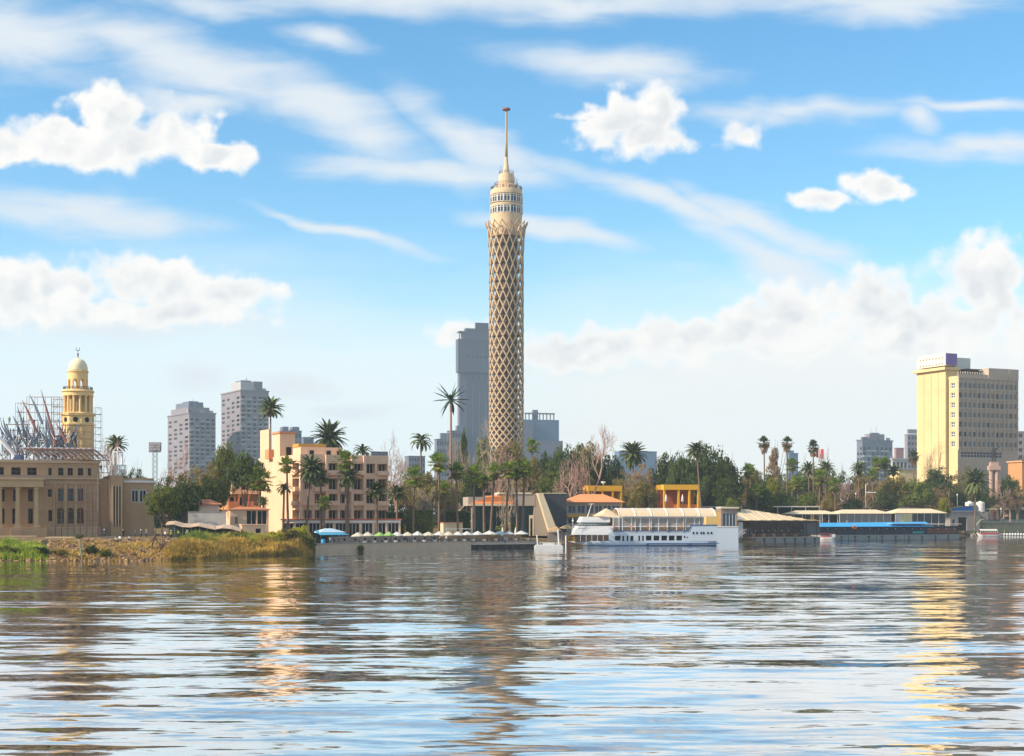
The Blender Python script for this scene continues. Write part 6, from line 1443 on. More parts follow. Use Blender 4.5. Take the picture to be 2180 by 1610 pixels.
def canopy_hall(label, p0, p1, Y, eave, ridge, zb, wall, m=None, a=R(18), walls=True, glassy=False, D=7, npost=6, name='restaurant_hall', ins=.2):
    C = (X(p0, Y), Y); L = wto(C, a, p1); th = thing(name, label, 'restaurant', (C[0], C[1], zb), a); z = lambda py: Z(py, Y + math.sin(a) * L * .5) - zb
    m_ = MB(); m_.hip(-.6, L + .6, -.8, D + .8, z(eave), z(ridge), L * ins, 0, .12); m_.build('roof', m or MATS['pale_tent_canvas'], th)
    rep(MB().box(-.08, .08, 0, .16, 0, z(eave) - .01).build('post', white_paint, th), th, [(L * i / (npost - 1), -.5, 0) for i in range(npost)])
    if walls:
        n = npost - 1; mm = glass('dim_glass_front', (.06, .06, .065), .2) if glassy else mat('taupe_screen', (.30, .26, .24), .8, .1, .6)
        rep(MB().box(.12, L / n - .12, 0, .08, 0, z(eave) - .02).build('screen', mm, th), th, [(L * i / n, -.3, 0) for i in range(n)])
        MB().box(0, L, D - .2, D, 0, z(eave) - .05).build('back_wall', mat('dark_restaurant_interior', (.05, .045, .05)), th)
    return th, L, z
white_slab = mat('white_flat_roof', (.68, .62, .54), .8, .08)
def flat_roof(label, p0, p1, Y, top, bot, m, a=R(14), D=8, zb=1.5):
    C = (X(p0, Y), Y); L = wto(C, a, p1); th = thing('shade_roof', label, 'canopy', (C[0], C[1], zb), a); zz = Z(top, Y + 4) - zb; t_ = Wd(bot - top, Y)
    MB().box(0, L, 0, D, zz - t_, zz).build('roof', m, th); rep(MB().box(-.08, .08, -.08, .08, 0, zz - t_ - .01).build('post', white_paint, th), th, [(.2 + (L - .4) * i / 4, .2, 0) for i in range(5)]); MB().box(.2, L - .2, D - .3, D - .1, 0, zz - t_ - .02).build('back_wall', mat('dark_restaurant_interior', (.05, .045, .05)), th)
flat_roof('long thin pale flat roof behind the tent restaurant', 1625, 1746, 478, 1077.5, 1080, white_slab)
flat_roof('brownish flat roofed shed line behind the yellow deck house', 1490, 1580, 438, 1078, 1081, mat('grey_brown_roof', (.38, .33, .3)))
flat_roof('low dark roof with orange tiled centre behind the second canopy', 1750, 1840, 520, 1082, 1085, tile)
flat_roof('dark long low roof behind the third and fourth canopies', 1830, 1960, 540, 1080, 1082.5, mat('grey_brown_roof', (.38, .33, .3)))
canopy_hall('small pale canopy hall directly right of the tent roof, nearest the tent', 1688, 1782, 474, 1095, 1087, 1.5, None, walls=False, a=R(15))
canopy_hall('pale hipped canopy hall with taupe screens in the middle of the right bank', 1786, 1895, 492, 1094, 1085, 1.6, None, a=R(18), npost=8)
th, L, z = canopy_hall('pale hipped canopy hall with yellow curtain and glass front, rightmost of the three', 1905, 2012, 515, 1093, 1083, 1.6, None, a=R(18), glassy=True, npost=8)
MB().box(.6, L * .33, -.42, -.34, .2, z(1094)).build('yellow_curtain', mat('pale_yellow_curtain', (.74, .68, .36), .8), th)
MB().box(.2, L * .1, -.43, -.35, .2, z(1094)).build('white_curtain', whitec, th)
# long blue roofed pontoon
def blue_pontoon():
    Y = 470; a = R(19); C = (X(1745, Y), Y); L = wto(C, a, 2042); th = thing('floating_restaurant', 'long low floating restaurant with bright blue awning strip and dark glazed front', 'restaurant', (C[0], C[1], 0), a)
    yv = lambda px: C[1] + math.sin(a) * wto(C, a, px); u = lambda px: wto(C, a, px); z = lambda py, px=1850: Z(py, yv(px))
    n = 5; rep(MB().box(.1, L / n - .1, 0, 6, -.6, 1.25).build('hull_section', MATS['grey_pontoon'], th), th, [(L * i / n, 0, 0) for i in range(n)])
    MB().box(0, L, .4, 6, 1.27, z(1121)).build('front_wall', mat('dark_blue_brown_front', (.045, .04, .06), .6, .5, .5), th)
    bl2 = mat('bright_blue_awning', (.05, .36, .72), .6, .10, .5)
    m = MB()
    zt = z(1121)
    m.add([(-.5, -1.0, zt), (u(1985), -1.0, zt), (u(1985), 4, zt + 1.5), (-.5, 4, zt + 1.2), (-.5, -1, zt - .12), (u(1985), -1, zt - .12), (u(1985), 4, zt + 1.38), (-.5, 4, zt + 1.08)], [(0,1,2,3),(4,7,6,5),(0,4,5,1),(1,5,6,2),(3,2,6,7),(0,3,7,4)]); m.build('blue_awning', bl2, th)
    m = MB(); m.box(u(1895), u(1965), -.9, 3, zt + .75, zt + .95) ; m.build('pale_blue_awning', mat('light_blue_awning', (.35, .60, .80), .6), th)
    MB().box(u(1965), L + .3, -.9, 4, zt + .6, zt + .85).build('cream_awning', MATS['cream_canvas'], th)
    rep(MB().lathe([(.03, 0), (.13, .08), (.13, .26), (.03, .32)], 8).build('lantern', white_paint, th), th, [(u(p), -.1, z(1127, p)) for p in range(1762, 2036, 18)])
    rep(MB().bar((0, 0, 0), (0, 0, zt - 1.3), .07).build('post', dkc, th), th, [(L * i / 16, -.2, 1.27) for i in range(17)])
    MB().box(u(1944), u(1966), .2, .38, 1.6, 2.4).build('teal_panel', mat('teal_panel', (.02, .38, .40), .6), th)
    MB().box(u(1975), u(2038), .25, .39, 1.6, zt - .6).build('brown_panel', mat('maroon_panel', (.18, .07, .06), .7, .4, .8), th)
    m = MB(); 
    for i in range(9): p = Vector((rnd(-.8, .8), rnd(0, .2), rnd(-.4, .4))); m.add([tuple(p + sph() * .5) for _ in range(5)], [(0, 1, 2), (1, 3, 2), (3, 4, 2), (0, 2, 4)])
    m.build('orange_lifejackets', shirts['orange'], th, loc=(u(1815), -1.0, zt - .3))
blue_pontoon()
# right end: kiosk, shed, tanks, embankment
th = thing('kiosk', 'grey flat kiosk with dark doorway behind the end of the blue restaurant', 'kiosk', (X(2024, 535), 535, 1.8), R(15)); L = wto((X(2024, 535), 535), R(15), 2086); H = Z(1090, 540) - 1.8
m = MB(); m.facade((0, 0, 0), (1, 0), L, H, [(L * .26, L * .55, .1, H * .72), (L * .05, L * .15, H * .3, H * .6)], .4); m.box(0, .2, .41, 5, 0, H); m.box(L - .2, L, .41, 5, 0, H); m.box(-.2, L + .2, -.3, 5.2, H + .02, H + .4); m.build('wall', mat('dim_grey_render', (.36, .32, .30), .9), th)
MB().box(L * .26, L * .55, .3, .36, .1, H * .72).build('doorway', dark_glass, th); MB().box(L * .05, L * .15, .3, .36, H * .3, H * .6).build('window', blue_glass, th)
th = thing('shed', 'bright blue corrugated shed with sloping grey roof under the two water tanks', 'shed', (X(2030, 548), 548, Z(1090, 548)), R(15)); L = wto((X(2030, 548), 548), R(15), 2073); b = MB(); h_ = Wd(12, 548)
b.prism([(0, 0), (L, 0), (L, h_), (L * .5, h_ * .95), (0, h_ * .6)], 0, 3); b.build('wall', mat('blue_sheet', (.03, .20, .55), .5, .1, 1), th); b = MB(); b.prism([(-.3, h_ * .62), (L * .5, h_ * .97), (L + .2, h_ + .02), (L + .2, h_ + .15), (L * .5, h_ + .1), (-.3, h_ * .62 + .15)], -.3, 3.3); b.build('roof', steel, th)
pl_ = MB().box(-.5, 8.8, -1.6, 1.6, -Z(1090, 556) + 1.5, 0)
o_ = None
th = thing('tank_stand', 'concrete stand carrying the two white water tanks', 'stand', (X(2056, 556), 556, Z(1090, 556)), R(10)); pl_.build('slab', concrete, th)
tk = thing('water_tank', 'left of the two white cylindrical water tanks, behind the date palm trunk', 'water tank', (X(2064, 556), 556, Z(1090, 556)), 0, 'white water tanks'); tm = mat('white_plastic_tank', (.72, .70, .67), .5, .05)
MB().lathe([(1.75, 0), (1.75, .2), (1.7, .25), (1.7, 1.5), (1.75, 1.6), (1.7, 1.7), (1.7, 3.4), (1.55, 3.8), (.6, 4.05)], 24).build('tank_body', tm, tk); MB().lathe([(.5, 4.0), (.5, 4.25), (.45, 4.3)], 14).build('lid', tm, tk)
dup(tk, (X(2087, 557), 557, Z(1090, 557)), 0, 'right of the two white cylindrical water tanks')
th = thing('embankment_wall', 'long mossy grey green embankment wall at the far right behind the small boat', 'wall', (X(2030, 545), 545, 0), R(14)); em = mat('mossy_concrete', (.20, .20, .14), .9, .25, .6)
MB().box(0, 48, 0, 1, -.5, Z(1113, 550)).build('wall', em, th); MB().box(-.05, 48, -.15, 1.15, Z(1113, 550) + .02, Z(1111, 550)).build('coping', concrete, th)
rep(MB().box(0, .5, -.5, -.02, -.5, 2.0).build('buttress', em, th), th, [(4 + i * 6, 0, 0) for i in range(8)])
th = thing('terrace_cafe', 'open café under wavy beige awnings on the embankment at the right edge', 'café', (X(2108, 572), 572, Z(1111, 572)), R(12)); H = Z(1085, 572) - Z(1111, 572); n = 4
aw = MB(); aw.add([(0, 0, 0), (6.2, 0, 0), (6.2, 4, 0), (0, 4, 0), (3.1, 2, 1.5)], [(0, 1, 4), (1, 2, 4), (2, 3, 4), (3, 0, 4), (0, 3, 2, 1)]); rep(aw.build('awning', MATS['pale_tent_canvas'], th), th, [(i * 6.0, 0, H) for i in range(n)])
rep(MB().tube([(0, 0, 0), (0, 0, H)], .08, 6).build('post', white_paint, th), th, [(i * 6.0 + .1, .1, 0) for i in range(n + 1)]); MB().box(0, 24, 3.6, 3.8, 0, H - .2).build('back_wall', mat('dim_green_wall', (.12, .13, .10), .8, .3), th)
MB().box(0, 24, -.1, 0, 0, .9).build('glass_balustrade', glass('pale_green_balustrade', (.2, .26, .24), .3), th)

# ------------------------------------------------------------------ small boats
def boat_hull(L, B, H, n=12):
    m = MB(); vs = []
    for zz, k, rk in ((-.15, .6, .12), (H * .4, .92, .05), (H, 1.0, 0)):
        for i in range(n + 1):
            t_ = i / n; w_ = B / 2 * k * (1 - (1 - min(1, t_ / .35)) ** 2) * (1 if t_ < .8 else 1 - .35 * ((t_ - .8) / .2) ** 2); x = L * (rk + (1 - 1.4 * rk) * t_); vs += [(x, -w_ - .01, zz + (.3 * (1 - t_ / .3) if t_ < .3 and zz > 0 else 0)), (x, w_ + .01, zz + (.3 * (1 - t_ / .3) if t_ < .3 and zz > 0 else 0))]
    R_ = 2 * (n + 1); fs = []
    for l in range(2):
        for i in range(n): a_ = l * R_ + 2 * i; fs += [(a_, a_ + 2, a_ + R_ + 2, a_ + R_), (a_ + 1, a_ + R_ + 1, a_ + R_ + 3, a_ + 3)]
        e = l * R_ + 2 * n; fs.append((e, e + 1, e + R_ + 1, e + R_))
    for i in range(n): a_ = R_ + 2 * i; fs.append((a_, a_ + 2, a_ + 3, a_ + 1))
    m.add(vs, fs); return m
Y = 346; th = thing('pontoon_boat', 'small white catamaran pontoon boat with tall posts at the end of the jetty', 'boat', (X(1139, Y), Y, 0), R(3)); L = X(1199, Y) - X(1139, Y)
m = MB(); m.prism([(0, -.3), (L, -.3), (L, .55), (L * .97, .7), (.2, .7), (0, .5)], 0, .9); rep(m.build('float', white_paint, th), th, [(0, 0, 0), (0, 2.2, 0)]); MB().box(.3, L - .3, .3, 2.8, .72, .88).build('deck', white_paint, th)
ra = MB(); ra.bar((1.2, .3, 1.5), (L - .4, .3, 1.35), .08); ra.bar((1.2, .3, 1.15), (L - .4, .3, 1.1), .06); [ra.bar((x, .3, .88), (x, .3, 1.45), .06) for x in (1.2, 2.6, 4, 5.4, L - .5)]; ra.build('railing', white_paint, th)
MB().box(L * .3, L * .7, 1, 1.8, .89, 1.3).build('bench', whitec, th)
rep(MB().tube([(0, 0, 0), (-.15, 0, 2.4)], .16, 8).build('post', white_paint, th), th, [(.8, 2.4, .9), (L * .88, 2.4, .9, 0, (1.3, 1.3, 1.55))])
th = thing('mooring_post', 'short white mooring post beside the ship bow', 'post', (X(1205, 352), 352, -.5)); MB().tube([(0, 0, 0), (0, 0, 3.4)], .2, 8).build('post', white_paint, th); MB().lathe([(.24, 3.4), (.24, 3.5), (.05, 3.6)], 10).build('cap', white_paint, th)
th = thing('shade_canopy', 'sagging brown and cream cloth canopy between the jetty and the ship bow', 'canopy', (X(1168, 368), 368, 1.2), R(8)); L = X(1222, 368) - X(1168, 368); H = Z(1127, 368) - 1.2; m = MB()
for (x0, x1, zz) in ((0, L * .55, H - .2), (L * .5, L * 1.0, H + .3)): ap = ((x0 + x1) / 2 + .4, 1.5, zz + 1.0); m.add([(x0, 0, zz - .1), (x1, 0, zz - .3), (x1, 3, zz - .1), (x0, 3, zz), ap], [(0, 1, 4), (1, 2, 4), (2, 3, 4), (3, 0, 4), (0, 3, 2, 1)])
m.build('cloth', mat('cream_brown_cloth', (.50, .33, .17), .85, .3, 1), th); rep(MB().tube([(0, 0, 0), (0, 0, H - .3)], .07, 6).build('pole', steel, th), th, [(.1, .1, 0), (L * .52, .1, 0), (L - .1, .1, 0), (L - .1, 2.9, 0), (.1, 2.9, 0)]); MB().box(.3, L - .3, 2.6, 2.8, .1, H * .75).build('screen', mat('taupe_screen', (.30, .26, .24)), th)
o_ = crown_mesh(14, 30, lambda q: Vector((q.x * 1.8, q.y * .8, 1 + q.z * .9)), .16, .45)
th = thing('yellow_shrub', 'yellow leafed potted shrub at the bow of the ship', 'potted plant', (X(1212, 362), 362, .9)); o_.build('foliage', leafmat('golden_leaves', (.45, .28, .02), (.6, .38, .03), (.3, .2, .03)), th); MB().lathe([(.4, -.6), (.6, .3), (.6, .4)], 12).build('pot', tile, th)
Y = 462; th = thing('motor_boat', 'little white motor boat with pinkish red canopy in front of the tent restaurant', 'boat', (X(1740, Y), Y, 0), R(4)); L = X(1777, Y) - X(1740, Y)
boat_hull(L, 1.9, .75).build('hull', white_paint, th, True); MB().box(L * .12, L * .8, -.8, .8, 1.75, 1.85).build('canopy', mat('pink_red_canvas', (.62, .10, .14), .7), th); rep(MB().tube([(0, 0, 0), (0, 0, 1)], .04, 6).build('canopy_post', white_paint, th), th, [(x, y, .75) for x in (L * .15, L * .75) for y in (-.7, .7)])
MB().box(L * .82, L * 1.02, -.75, .75, .76, 1.7).build('stern_board', white_paint, th); MB().box(L * .2, L * .7, -.75, .75, .5, 1.1).build('seats', mat('pink_red_canvas', (.62, .10, .14)), th)
Y = 520; th = thing('passenger_boat', 'red and white passenger boat with long pale canopy at the far right bank', 'boat', (X(2078, Y), Y, 0), R(6)); L = X(2130, Y) - X(2078, Y)
boat_hull(L, 2.4, 1.0).build('hull', white_paint, th, True); MB().box(.6, L - .5, -1.24, -1.2, .75, 1.05).build('red_stripe', mat('boat_red', (.6, .05, .05), .5), th)
m = MB(); n = 8; vs = [(x, -1.2 + 2.4 * k / n, 2.1 + .55 * math.sin(math.pi * k / n)) for x in (L * .12, L * .86) for k in range(n + 1)]; m.add(vs, [(k, n + 1 + k, n + 2 + k, k + 1) for k in range(n)]); m.add([(x, y, zz - .06) for x, y, zz in vs], [(k + 1, n + 2 + k, n + 1 + k, k) for k in range(n)]); m.build('canopy', mat('pale_green_canopy', (.62, .64, .56), .7), th)
rep(MB().tube([(0, 0, 0), (0, 0, 1.2)], .05, 6).build('canopy_post', shirts['white'], th), th, [(L * (.14 + .09 * i), y, .95) for i in range(9) for y in (-1.15, 1.15)]); MB().box(L * .15, L * .84, -1.05, 1.05, .9, 1.3).build('seats', mat('boat_red', (.6, .05, .05)), th)
th = thing('boat_crane', 'pale green tubular davit arching over the passenger boat', 'crane', (X(2072, 535), 535, .2)); MB().tube([(0, 0, 0), (0.6, 0, 3), (2.8, 0, 5.8), (4.2, 0, 6.0)], [.25, .22, .18, .12], 7).build('arm', mat('pale_green_paint', (.36, .40, .24), .6), th); MB().box(-.8, .8, -.8, .8, -.6, .4).build('base', concrete, th)
# moored line of white floats at the far right
for i in range(9): 
    if i == 0: fl = thing('float_buoy', 'white float in the row beside the passenger boat stern', 'buoy', (X(2132, 540), 540, 0), 0, 'row of white floats at the right edge'); MB().lathe([(.1, -.1), (.45, .1), (.5, .45), (.3, .75), (.1, .85)], 10).build('float_body', white_paint, fl, True); 
    else: dup(fl, (X(2132 + 6 * i, 540), 540, 0), 0, 'white float in the row beside the passenger boat stern')
# street lamps and signs
def street_lamp(px, top, Y, label, zb=3.2):
    th = thing('street_lamp', label, 'street lamp', (X(px, Y), Y, zb), 0, 'white lamps on the promenade'); h = Z(top, Y) - zb; MB().lathe([(.12, 0), (.08, .3), (.06, h)], 8).build('post', white_paint, th); MB().lathe([(.05, h), (.32, h + .2), (.35, h + .5), (.1, h + .8)], 12).build('globe', white_paint, th, True)
street_lamp(2020, 1046, 555, 'white globe lamp in front of the trees left of the kiosk'); street_lamp(2038, 1056, 552, 'white lamp mast beside the blue shed'); street_lamp(2131, 1086, 560, 'white globe lamp left of the beige awnings', 1.8); street_lamp(1822, 1054, 540, 'pale lamp post among the bare trees above the canopies')
th = thing('metal_goalpost', 'white angled metal frame standing among the trees right of the bare trees', 'frame', (X(1843, 545), 545, Z(1049, 545)), 0); m = MB(); m.bar((0, 0, -8), (0, 0, 3), .2); m.bar((0, 0, 3), (1, 0, 3.4), .15); m.bar((0, 0, 0), (4, 0, 0), .3); m.build('frame', white_paint, th)
# flag
Y = 620; th = thing('flag', 'red and white flag on a pole right of the third tall fan palm', 'flag', (X(1737, Y), Y, 3.4)); h = Z(955, Y) - 3.4; MB().tube([(0, 0, 0), (0, 0, h + 1)], .15, 6).build('pole', white_paint, th)
def flagpart(m, x0, x1, zz0, zz1, mi):
    n = 6
    for i in range(n):
        a0, a1 = x0 + (x1 - x0) * i / n, x0 + (x1 - x0) * (i + 1) / n; y0, y1 = .35 * math.sin(a0 * 1.6), .35 * math.sin(a1 * 1.6)
        m.add([(a0, y0, zz0), (a1, y1, zz0), (a1, y1, zz1), (a0, y0, zz1)], [(0, 1, 2, 3)], mi); m.add([(a0, y0 + .04, zz0), (a1, y1 + .04, zz0), (a1, y1 + .04, zz1), (a0, y0 + .04, zz1)], [(3, 2, 1, 0)], mi)
m = MB(); flagpart(m, .15, 1.1, h - 4.0, h, 0); flagpart(m, 1.1, 2.1, h - 4.2, h, 1); flagpart(m, 2.1, 3.3, h - 4.6, h - .3, 0); m.build('cloth', [mat('flag_red', (.75, .02, .10), .7), whitec], th)

# tyres hung along the quays
def tyres(parent, spots):
    m = MB(); pts = [(.3 * math.cos(t_), 0, .3 * math.sin(t_)) for t_ in [i * math.pi / 8 for i in range(17)]]; m.tube(pts, .09, 6)
    rep(m.build('tyre_fender', mat('black_rubber', (.02, .02, .02), .8), parent), parent, spots)
for o_ in list(bpy.data.objects):
    if o_.name == 'floating_restaurant': tyres(o_, [(3 + 5.3 * i, -.16, .55) for i in range(12)])
    if o_.name == 'tent_restaurant': tyres(o_, [(2 + 3.6 * i, -.16, .5) for i in range(8)])
    if o_.name == 'jetty': tyres(o_, [(1.2 + 2.4 * i, -.16, .45) for i in range(6)])
    if o_.name == 'river_cruiser':
        rg = MB(); pts = [(.3 * math.cos(t_), 0, .3 * math.sin(t_)) for t_ in [i * math.pi / 8 for i in range(17)]]; rg.tube(pts, .08, 6)
        rep(rg.build('life_ring', shirts['orange'], o_), o_, [(11.5 + 4.6 * i, -.12, 4.9) for i in range(5)])
person(1600, 434.5, 1.22, .4, 'grey', None, 'man in grey at the entrance of the tent restaurant', 'people by the moored boats')
person(1075, shoreY(1075) + 1.5, 1.16, 2.0, 'blue', None, 'man in blue standing on the timber jetty', 'people by the moored boats')
# ------------------------------------------------------------------ trees
random.seed(40)
D_, M_, O_, B_, Yl = L_dark, L_mid, L_olive, L_brown, L_yellow
T = [ # px, top, width, distance, kind, leaf, label
 (372, 988, 92, 332, 'loose', O_, 'olive brown tree behind the side wing of the stone building'), (345, 1032, 84, 306, 'round', M_, 'green tree standing before the side wing of the stone building'),
 (395, 1022, 74, 318, 'round', D_, 'dark evergreen right of the green tree by the side wing'), (432, 968, 90, 372, 'loose', O_, 'olive tree between the dark evergreen and the tallest dark tree'),
 (482, 946, 100, 384, 'broad', M_, 'tall spreading green tree left of the salmon hotel'), (522, 958, 92, 345, 'high', D_, 'dark tall tree overlapping the left end of the salmon hotel'), (452, 1010, 96, 346, 'round', M_, 'middle green tree above the little hipped roof pavilion'),
 (288, 985, 52, 420, 'loose', D_, 'dark loose tree behind the white lantern'), (262, 1000, 44, 400, 'round', M_, 'small green tree behind the roof of the side wing'), (318, 1000, 60, 380, 'loose', O_, 'olive tree at the foot of the floodlight mast'),
 (868, 1010, 70, 420, 'loose', O_, 'olive tree right of the salmon hotel behind the slender palms'), (912, 1004, 80, 415, 'round', O_, 'olive green round tree behind the second slender palm'), (958, 1008, 80, 420, 'loose', O_, 'olive tree under the giant palm'), (1008, 1000, 86, 430, 'round', D_, 'dark tree left of the modern building roof'),
 (987, 913, 24, 480, 'tall', D_, 'slender dark tree right of the giant palm trunk'), (1030, 914, 46, 500, 'tall', M_, 'tall narrow tree just left of the lattice tower foot'), (1086, 938, 82, 500, 'round', O_, 'round olive brown tree in front of the lattice tower foot'), (1050, 985, 70, 440, 'loose', O_, 'olive tree behind the tiled skirt of the modern building'),
 (1128, 975, 76, 450, 'round', O_, 'olive green tree right of the lattice tower foot'), (1158, 962, 60, 520, 'round', D_, 'dark rounded tree behind the pair of fan palms'), (1200, 942, 84, 470, 'broad', D_, 'broad dark dome tree below the glass office block'), (1245, 936, 100, 480, 'round', M_, 'big green round tree behind the large bare tree'),
 (1180, 1000, 84, 425, 'round', M_, 'leafy green tree above the slate panel'), (1235, 1005, 84, 440, 'round', O_, 'olive green tree right above the orange roof'), (1296, 968, 80, 480, 'round', D_, 'dark tree between the large bare tree and the date palm'), (1325, 1000, 70, 450, 'loose', O_, 'olive tree left of the yellow brown one'),
 (1365, 982, 84, 432, 'loose', B_, 'yellow brown sparse tree between the two yellow pavilions'), (1368, 1025, 74, 412, 'round', O_, 'dark olive tree filling the gap between the two yellow pavilions'), (1418, 966, 84, 480, 'round', D_, 'dark green tree right of the yellow brown one'), (1455, 958, 86, 470, 'broad', D_, 'dark green dome tree left of the slender date palm'),
 (1510, 948, 104, 478, 'round', D_, 'tallest dark green fig tree right of the slender date palm'), (1550, 975, 80, 470, 'round', D_, 'dark fig tree sloping down right of the tallest one'), (1488, 1005, 110, 455, 'broad', D_, 'wide dark tree behind the right yellow pavilion'), (1545, 1020, 80, 450, 'round', D_, 'dark low tree above the shed line behind the yellow deck house'),
 (1648, 950, 62, 700, 'cone', B_, 'tall grey brown pointed tree between the first two tall fan palms'), (1600, 990, 60, 520, 'round', O_, 'olive tree left of the first tall fan palm'), (1632, 1010, 70, 500, 'round', D_, 'dark green tree at the foot of the first tall fan palm'), (1668, 1000, 60, 540, 'loose', M_, 'mid green tree at the foot of the second tall fan palm'), (1620, 1035, 76, 478, 'broad', M_, 'low bright green tree behind the tent roof'),
 (1642, 1018, 36, 490, 'round', Yl, 'yellow green small tree between the dark ones behind the tent roof'), (1705, 1005, 70, 560, 'round', D_, 'dark green tree left of the third tall fan palm'), (1672, 1048, 60, 485, 'round', D_, 'dark low tree above the thin flat roof'), (1745, 1000, 70, 560, 'round', O_, 'olive tree under the flag'), (1782, 992, 66, 580, 'loose', D_, 'loose dark tree right of the flag'), (1830, 1004, 70, 580, 'round', O_, 'olive tree below the wide hazy apartment block'),
 (1765, 1040, 60, 520, 'loose', O_, 'olive tree above the small pale canopy hall'), (1862, 1010, 60, 570, 'loose', B_, 'brownish tree below the pair of small fan palms'), (1720, 1045, 50, 510, 'round', M_, 'green low tree behind the right end of the thin flat roof'), (1905, 1014, 90, 552, 'round', O_, 'big olive green tree left of the yellow hotel foot'), (1945, 1022, 90, 548, 'broad', M_, 'broad green tree in front of the yellow hotel foot'),
 (1995, 996, 78, 565, 'round', D_, 'dark green tree before the sunlit end of the yellow hotel'), (2005, 1030, 56, 545, 'loose', B_, 'brown sparse tree between the green ones above the glass fronted hall'), (2050, 990, 70, 580, 'loose', O_, 'loose yellow green tree left of the statue'), (2112, 1036, 54, 576, 'round', D_, 'dark tree at the foot of the statue column'), (2030, 1042, 66, 575, 'round', D_, 'dark tree behind the kiosk'), (2150, 1012, 60, 575, 'round', D_, 'dark tree right of the statue'), (2085, 1046, 50, 580, 'round', D_, 'dark low tree behind the white tanks'),
 (2172, 960, 60, 640, 'loose', B_, 'brown tree at the right edge beside the hotel'), (2168, 1035, 70, 570, 'loose', B_, 'brown sparse tree above the beige awnings'), (1880, 1045, 70, 540, 'round', D_, 'dark tree behind the middle canopy hall'), (1815, 1060, 50, 520, 'round', D_, 'small dark tree left of the bare one above the middle canopy hall'), (2008, 1056, 30, 536, 'round', Yl, 'small yellow green tree left of the kiosk'), (1560, 1060, 40, 440, 'round', M_, 'small green tree behind the grey glazed deck house')]
for i, q in enumerate(T): tree(*q, var=i % 3)
for q in ((845, 958, 62, 470, twig, 'bare grey pink tree right of the salmon hotel roof', 61), (376, 962, 66, 470, twig, 'bare pink tree in front of the brown apartment tower', 62), (975, 945, 80, 455, twig2, 'bare tan tree at the foot of the giant palm', 63), (1062, 962, 96, 400, twig, 'bare reddish tree in front of the lattice tower foot', 64),
          (1266, 922, 100, 420, twig, 'large bare pinkish tree above the orange roof', 65), (1220, 985, 60, 415, twig, 'smaller bare pinkish tree left of the large one', 66), (1740, 968, 50, 600, twig2, 'bare tan tree beside the flag', 67), (1815, 1020, 80, 545, twig, 'bare grey pink tree above the middle canopy hall', 68), (1745, 1040, 50, 530, twig2, 'small bare tree above the small pale canopy hall', 69),
          (1978, 962, 60, 600, twig2, 'bare tree against the foot of the yellow hotel', 70), (2150, 1030, 60, 570, twig, 'bare tree right of the statue column', 71), (1048, 930, 40, 470, twig2, 'pale bare tree between the narrow tree and the lattice tower', 72), (232, 950, 44, 400, twig, 'bare tree between the minaret and the white lantern', 73), (905, 1040, 40, 385, twig2, 'small bare tree by the hedge', 74), (1085, 1020, 34, 372, twig2, 'pale bare trunk in front of the modern building', 75)): bare(*q)
# continuous low planting behind everything (a far-off mass)
random.seed(50)
def belt(name, label, pts, leaf, n, sz):
    vs, fs = [], []
    for (p0, p1, Y, top0, top1, zb) in pts:
        L = X(p1, Y) - X(p0, Y)
        for i in range(int(n * L)):
            f = rnd(0, 1); px = p0 + (p1 - p0) * f; H = (Z(top0 + (top1 - top0) * f, Y) - zb) * (.78 + .22 * math.sin(px * .13) * math.sin(px * .047 + 1)); 
            c = Vector((X(px, Y), Y + rnd(-6, 6), zb + H * rnd(.05, .95)))
            for k in range(14): leafquad(vs, fs, c + sph() * rnd(.3, 1.5), sph(), sz * rnd(.6, 1.4), .7)
    m = MB(); m.add(vs, fs); tag(m.build(name, leaf), label, None, None, 'stuff')
belt('tree_belt', 'dark mass of planting behind the riverside buildings', [(255, 560, 470, 1045, 1035, 3.4), (815, 1240, 500, 1008, 1008, 3), (1240, 1560, 500, 1005, 1012, 3)], L_dark, 22, .5)
belt('tree_belt', 'green mass of planting behind the floating restaurants', [(1540, 2230, 600, 1014, 1018, 3)], L_olive, 20, .55)
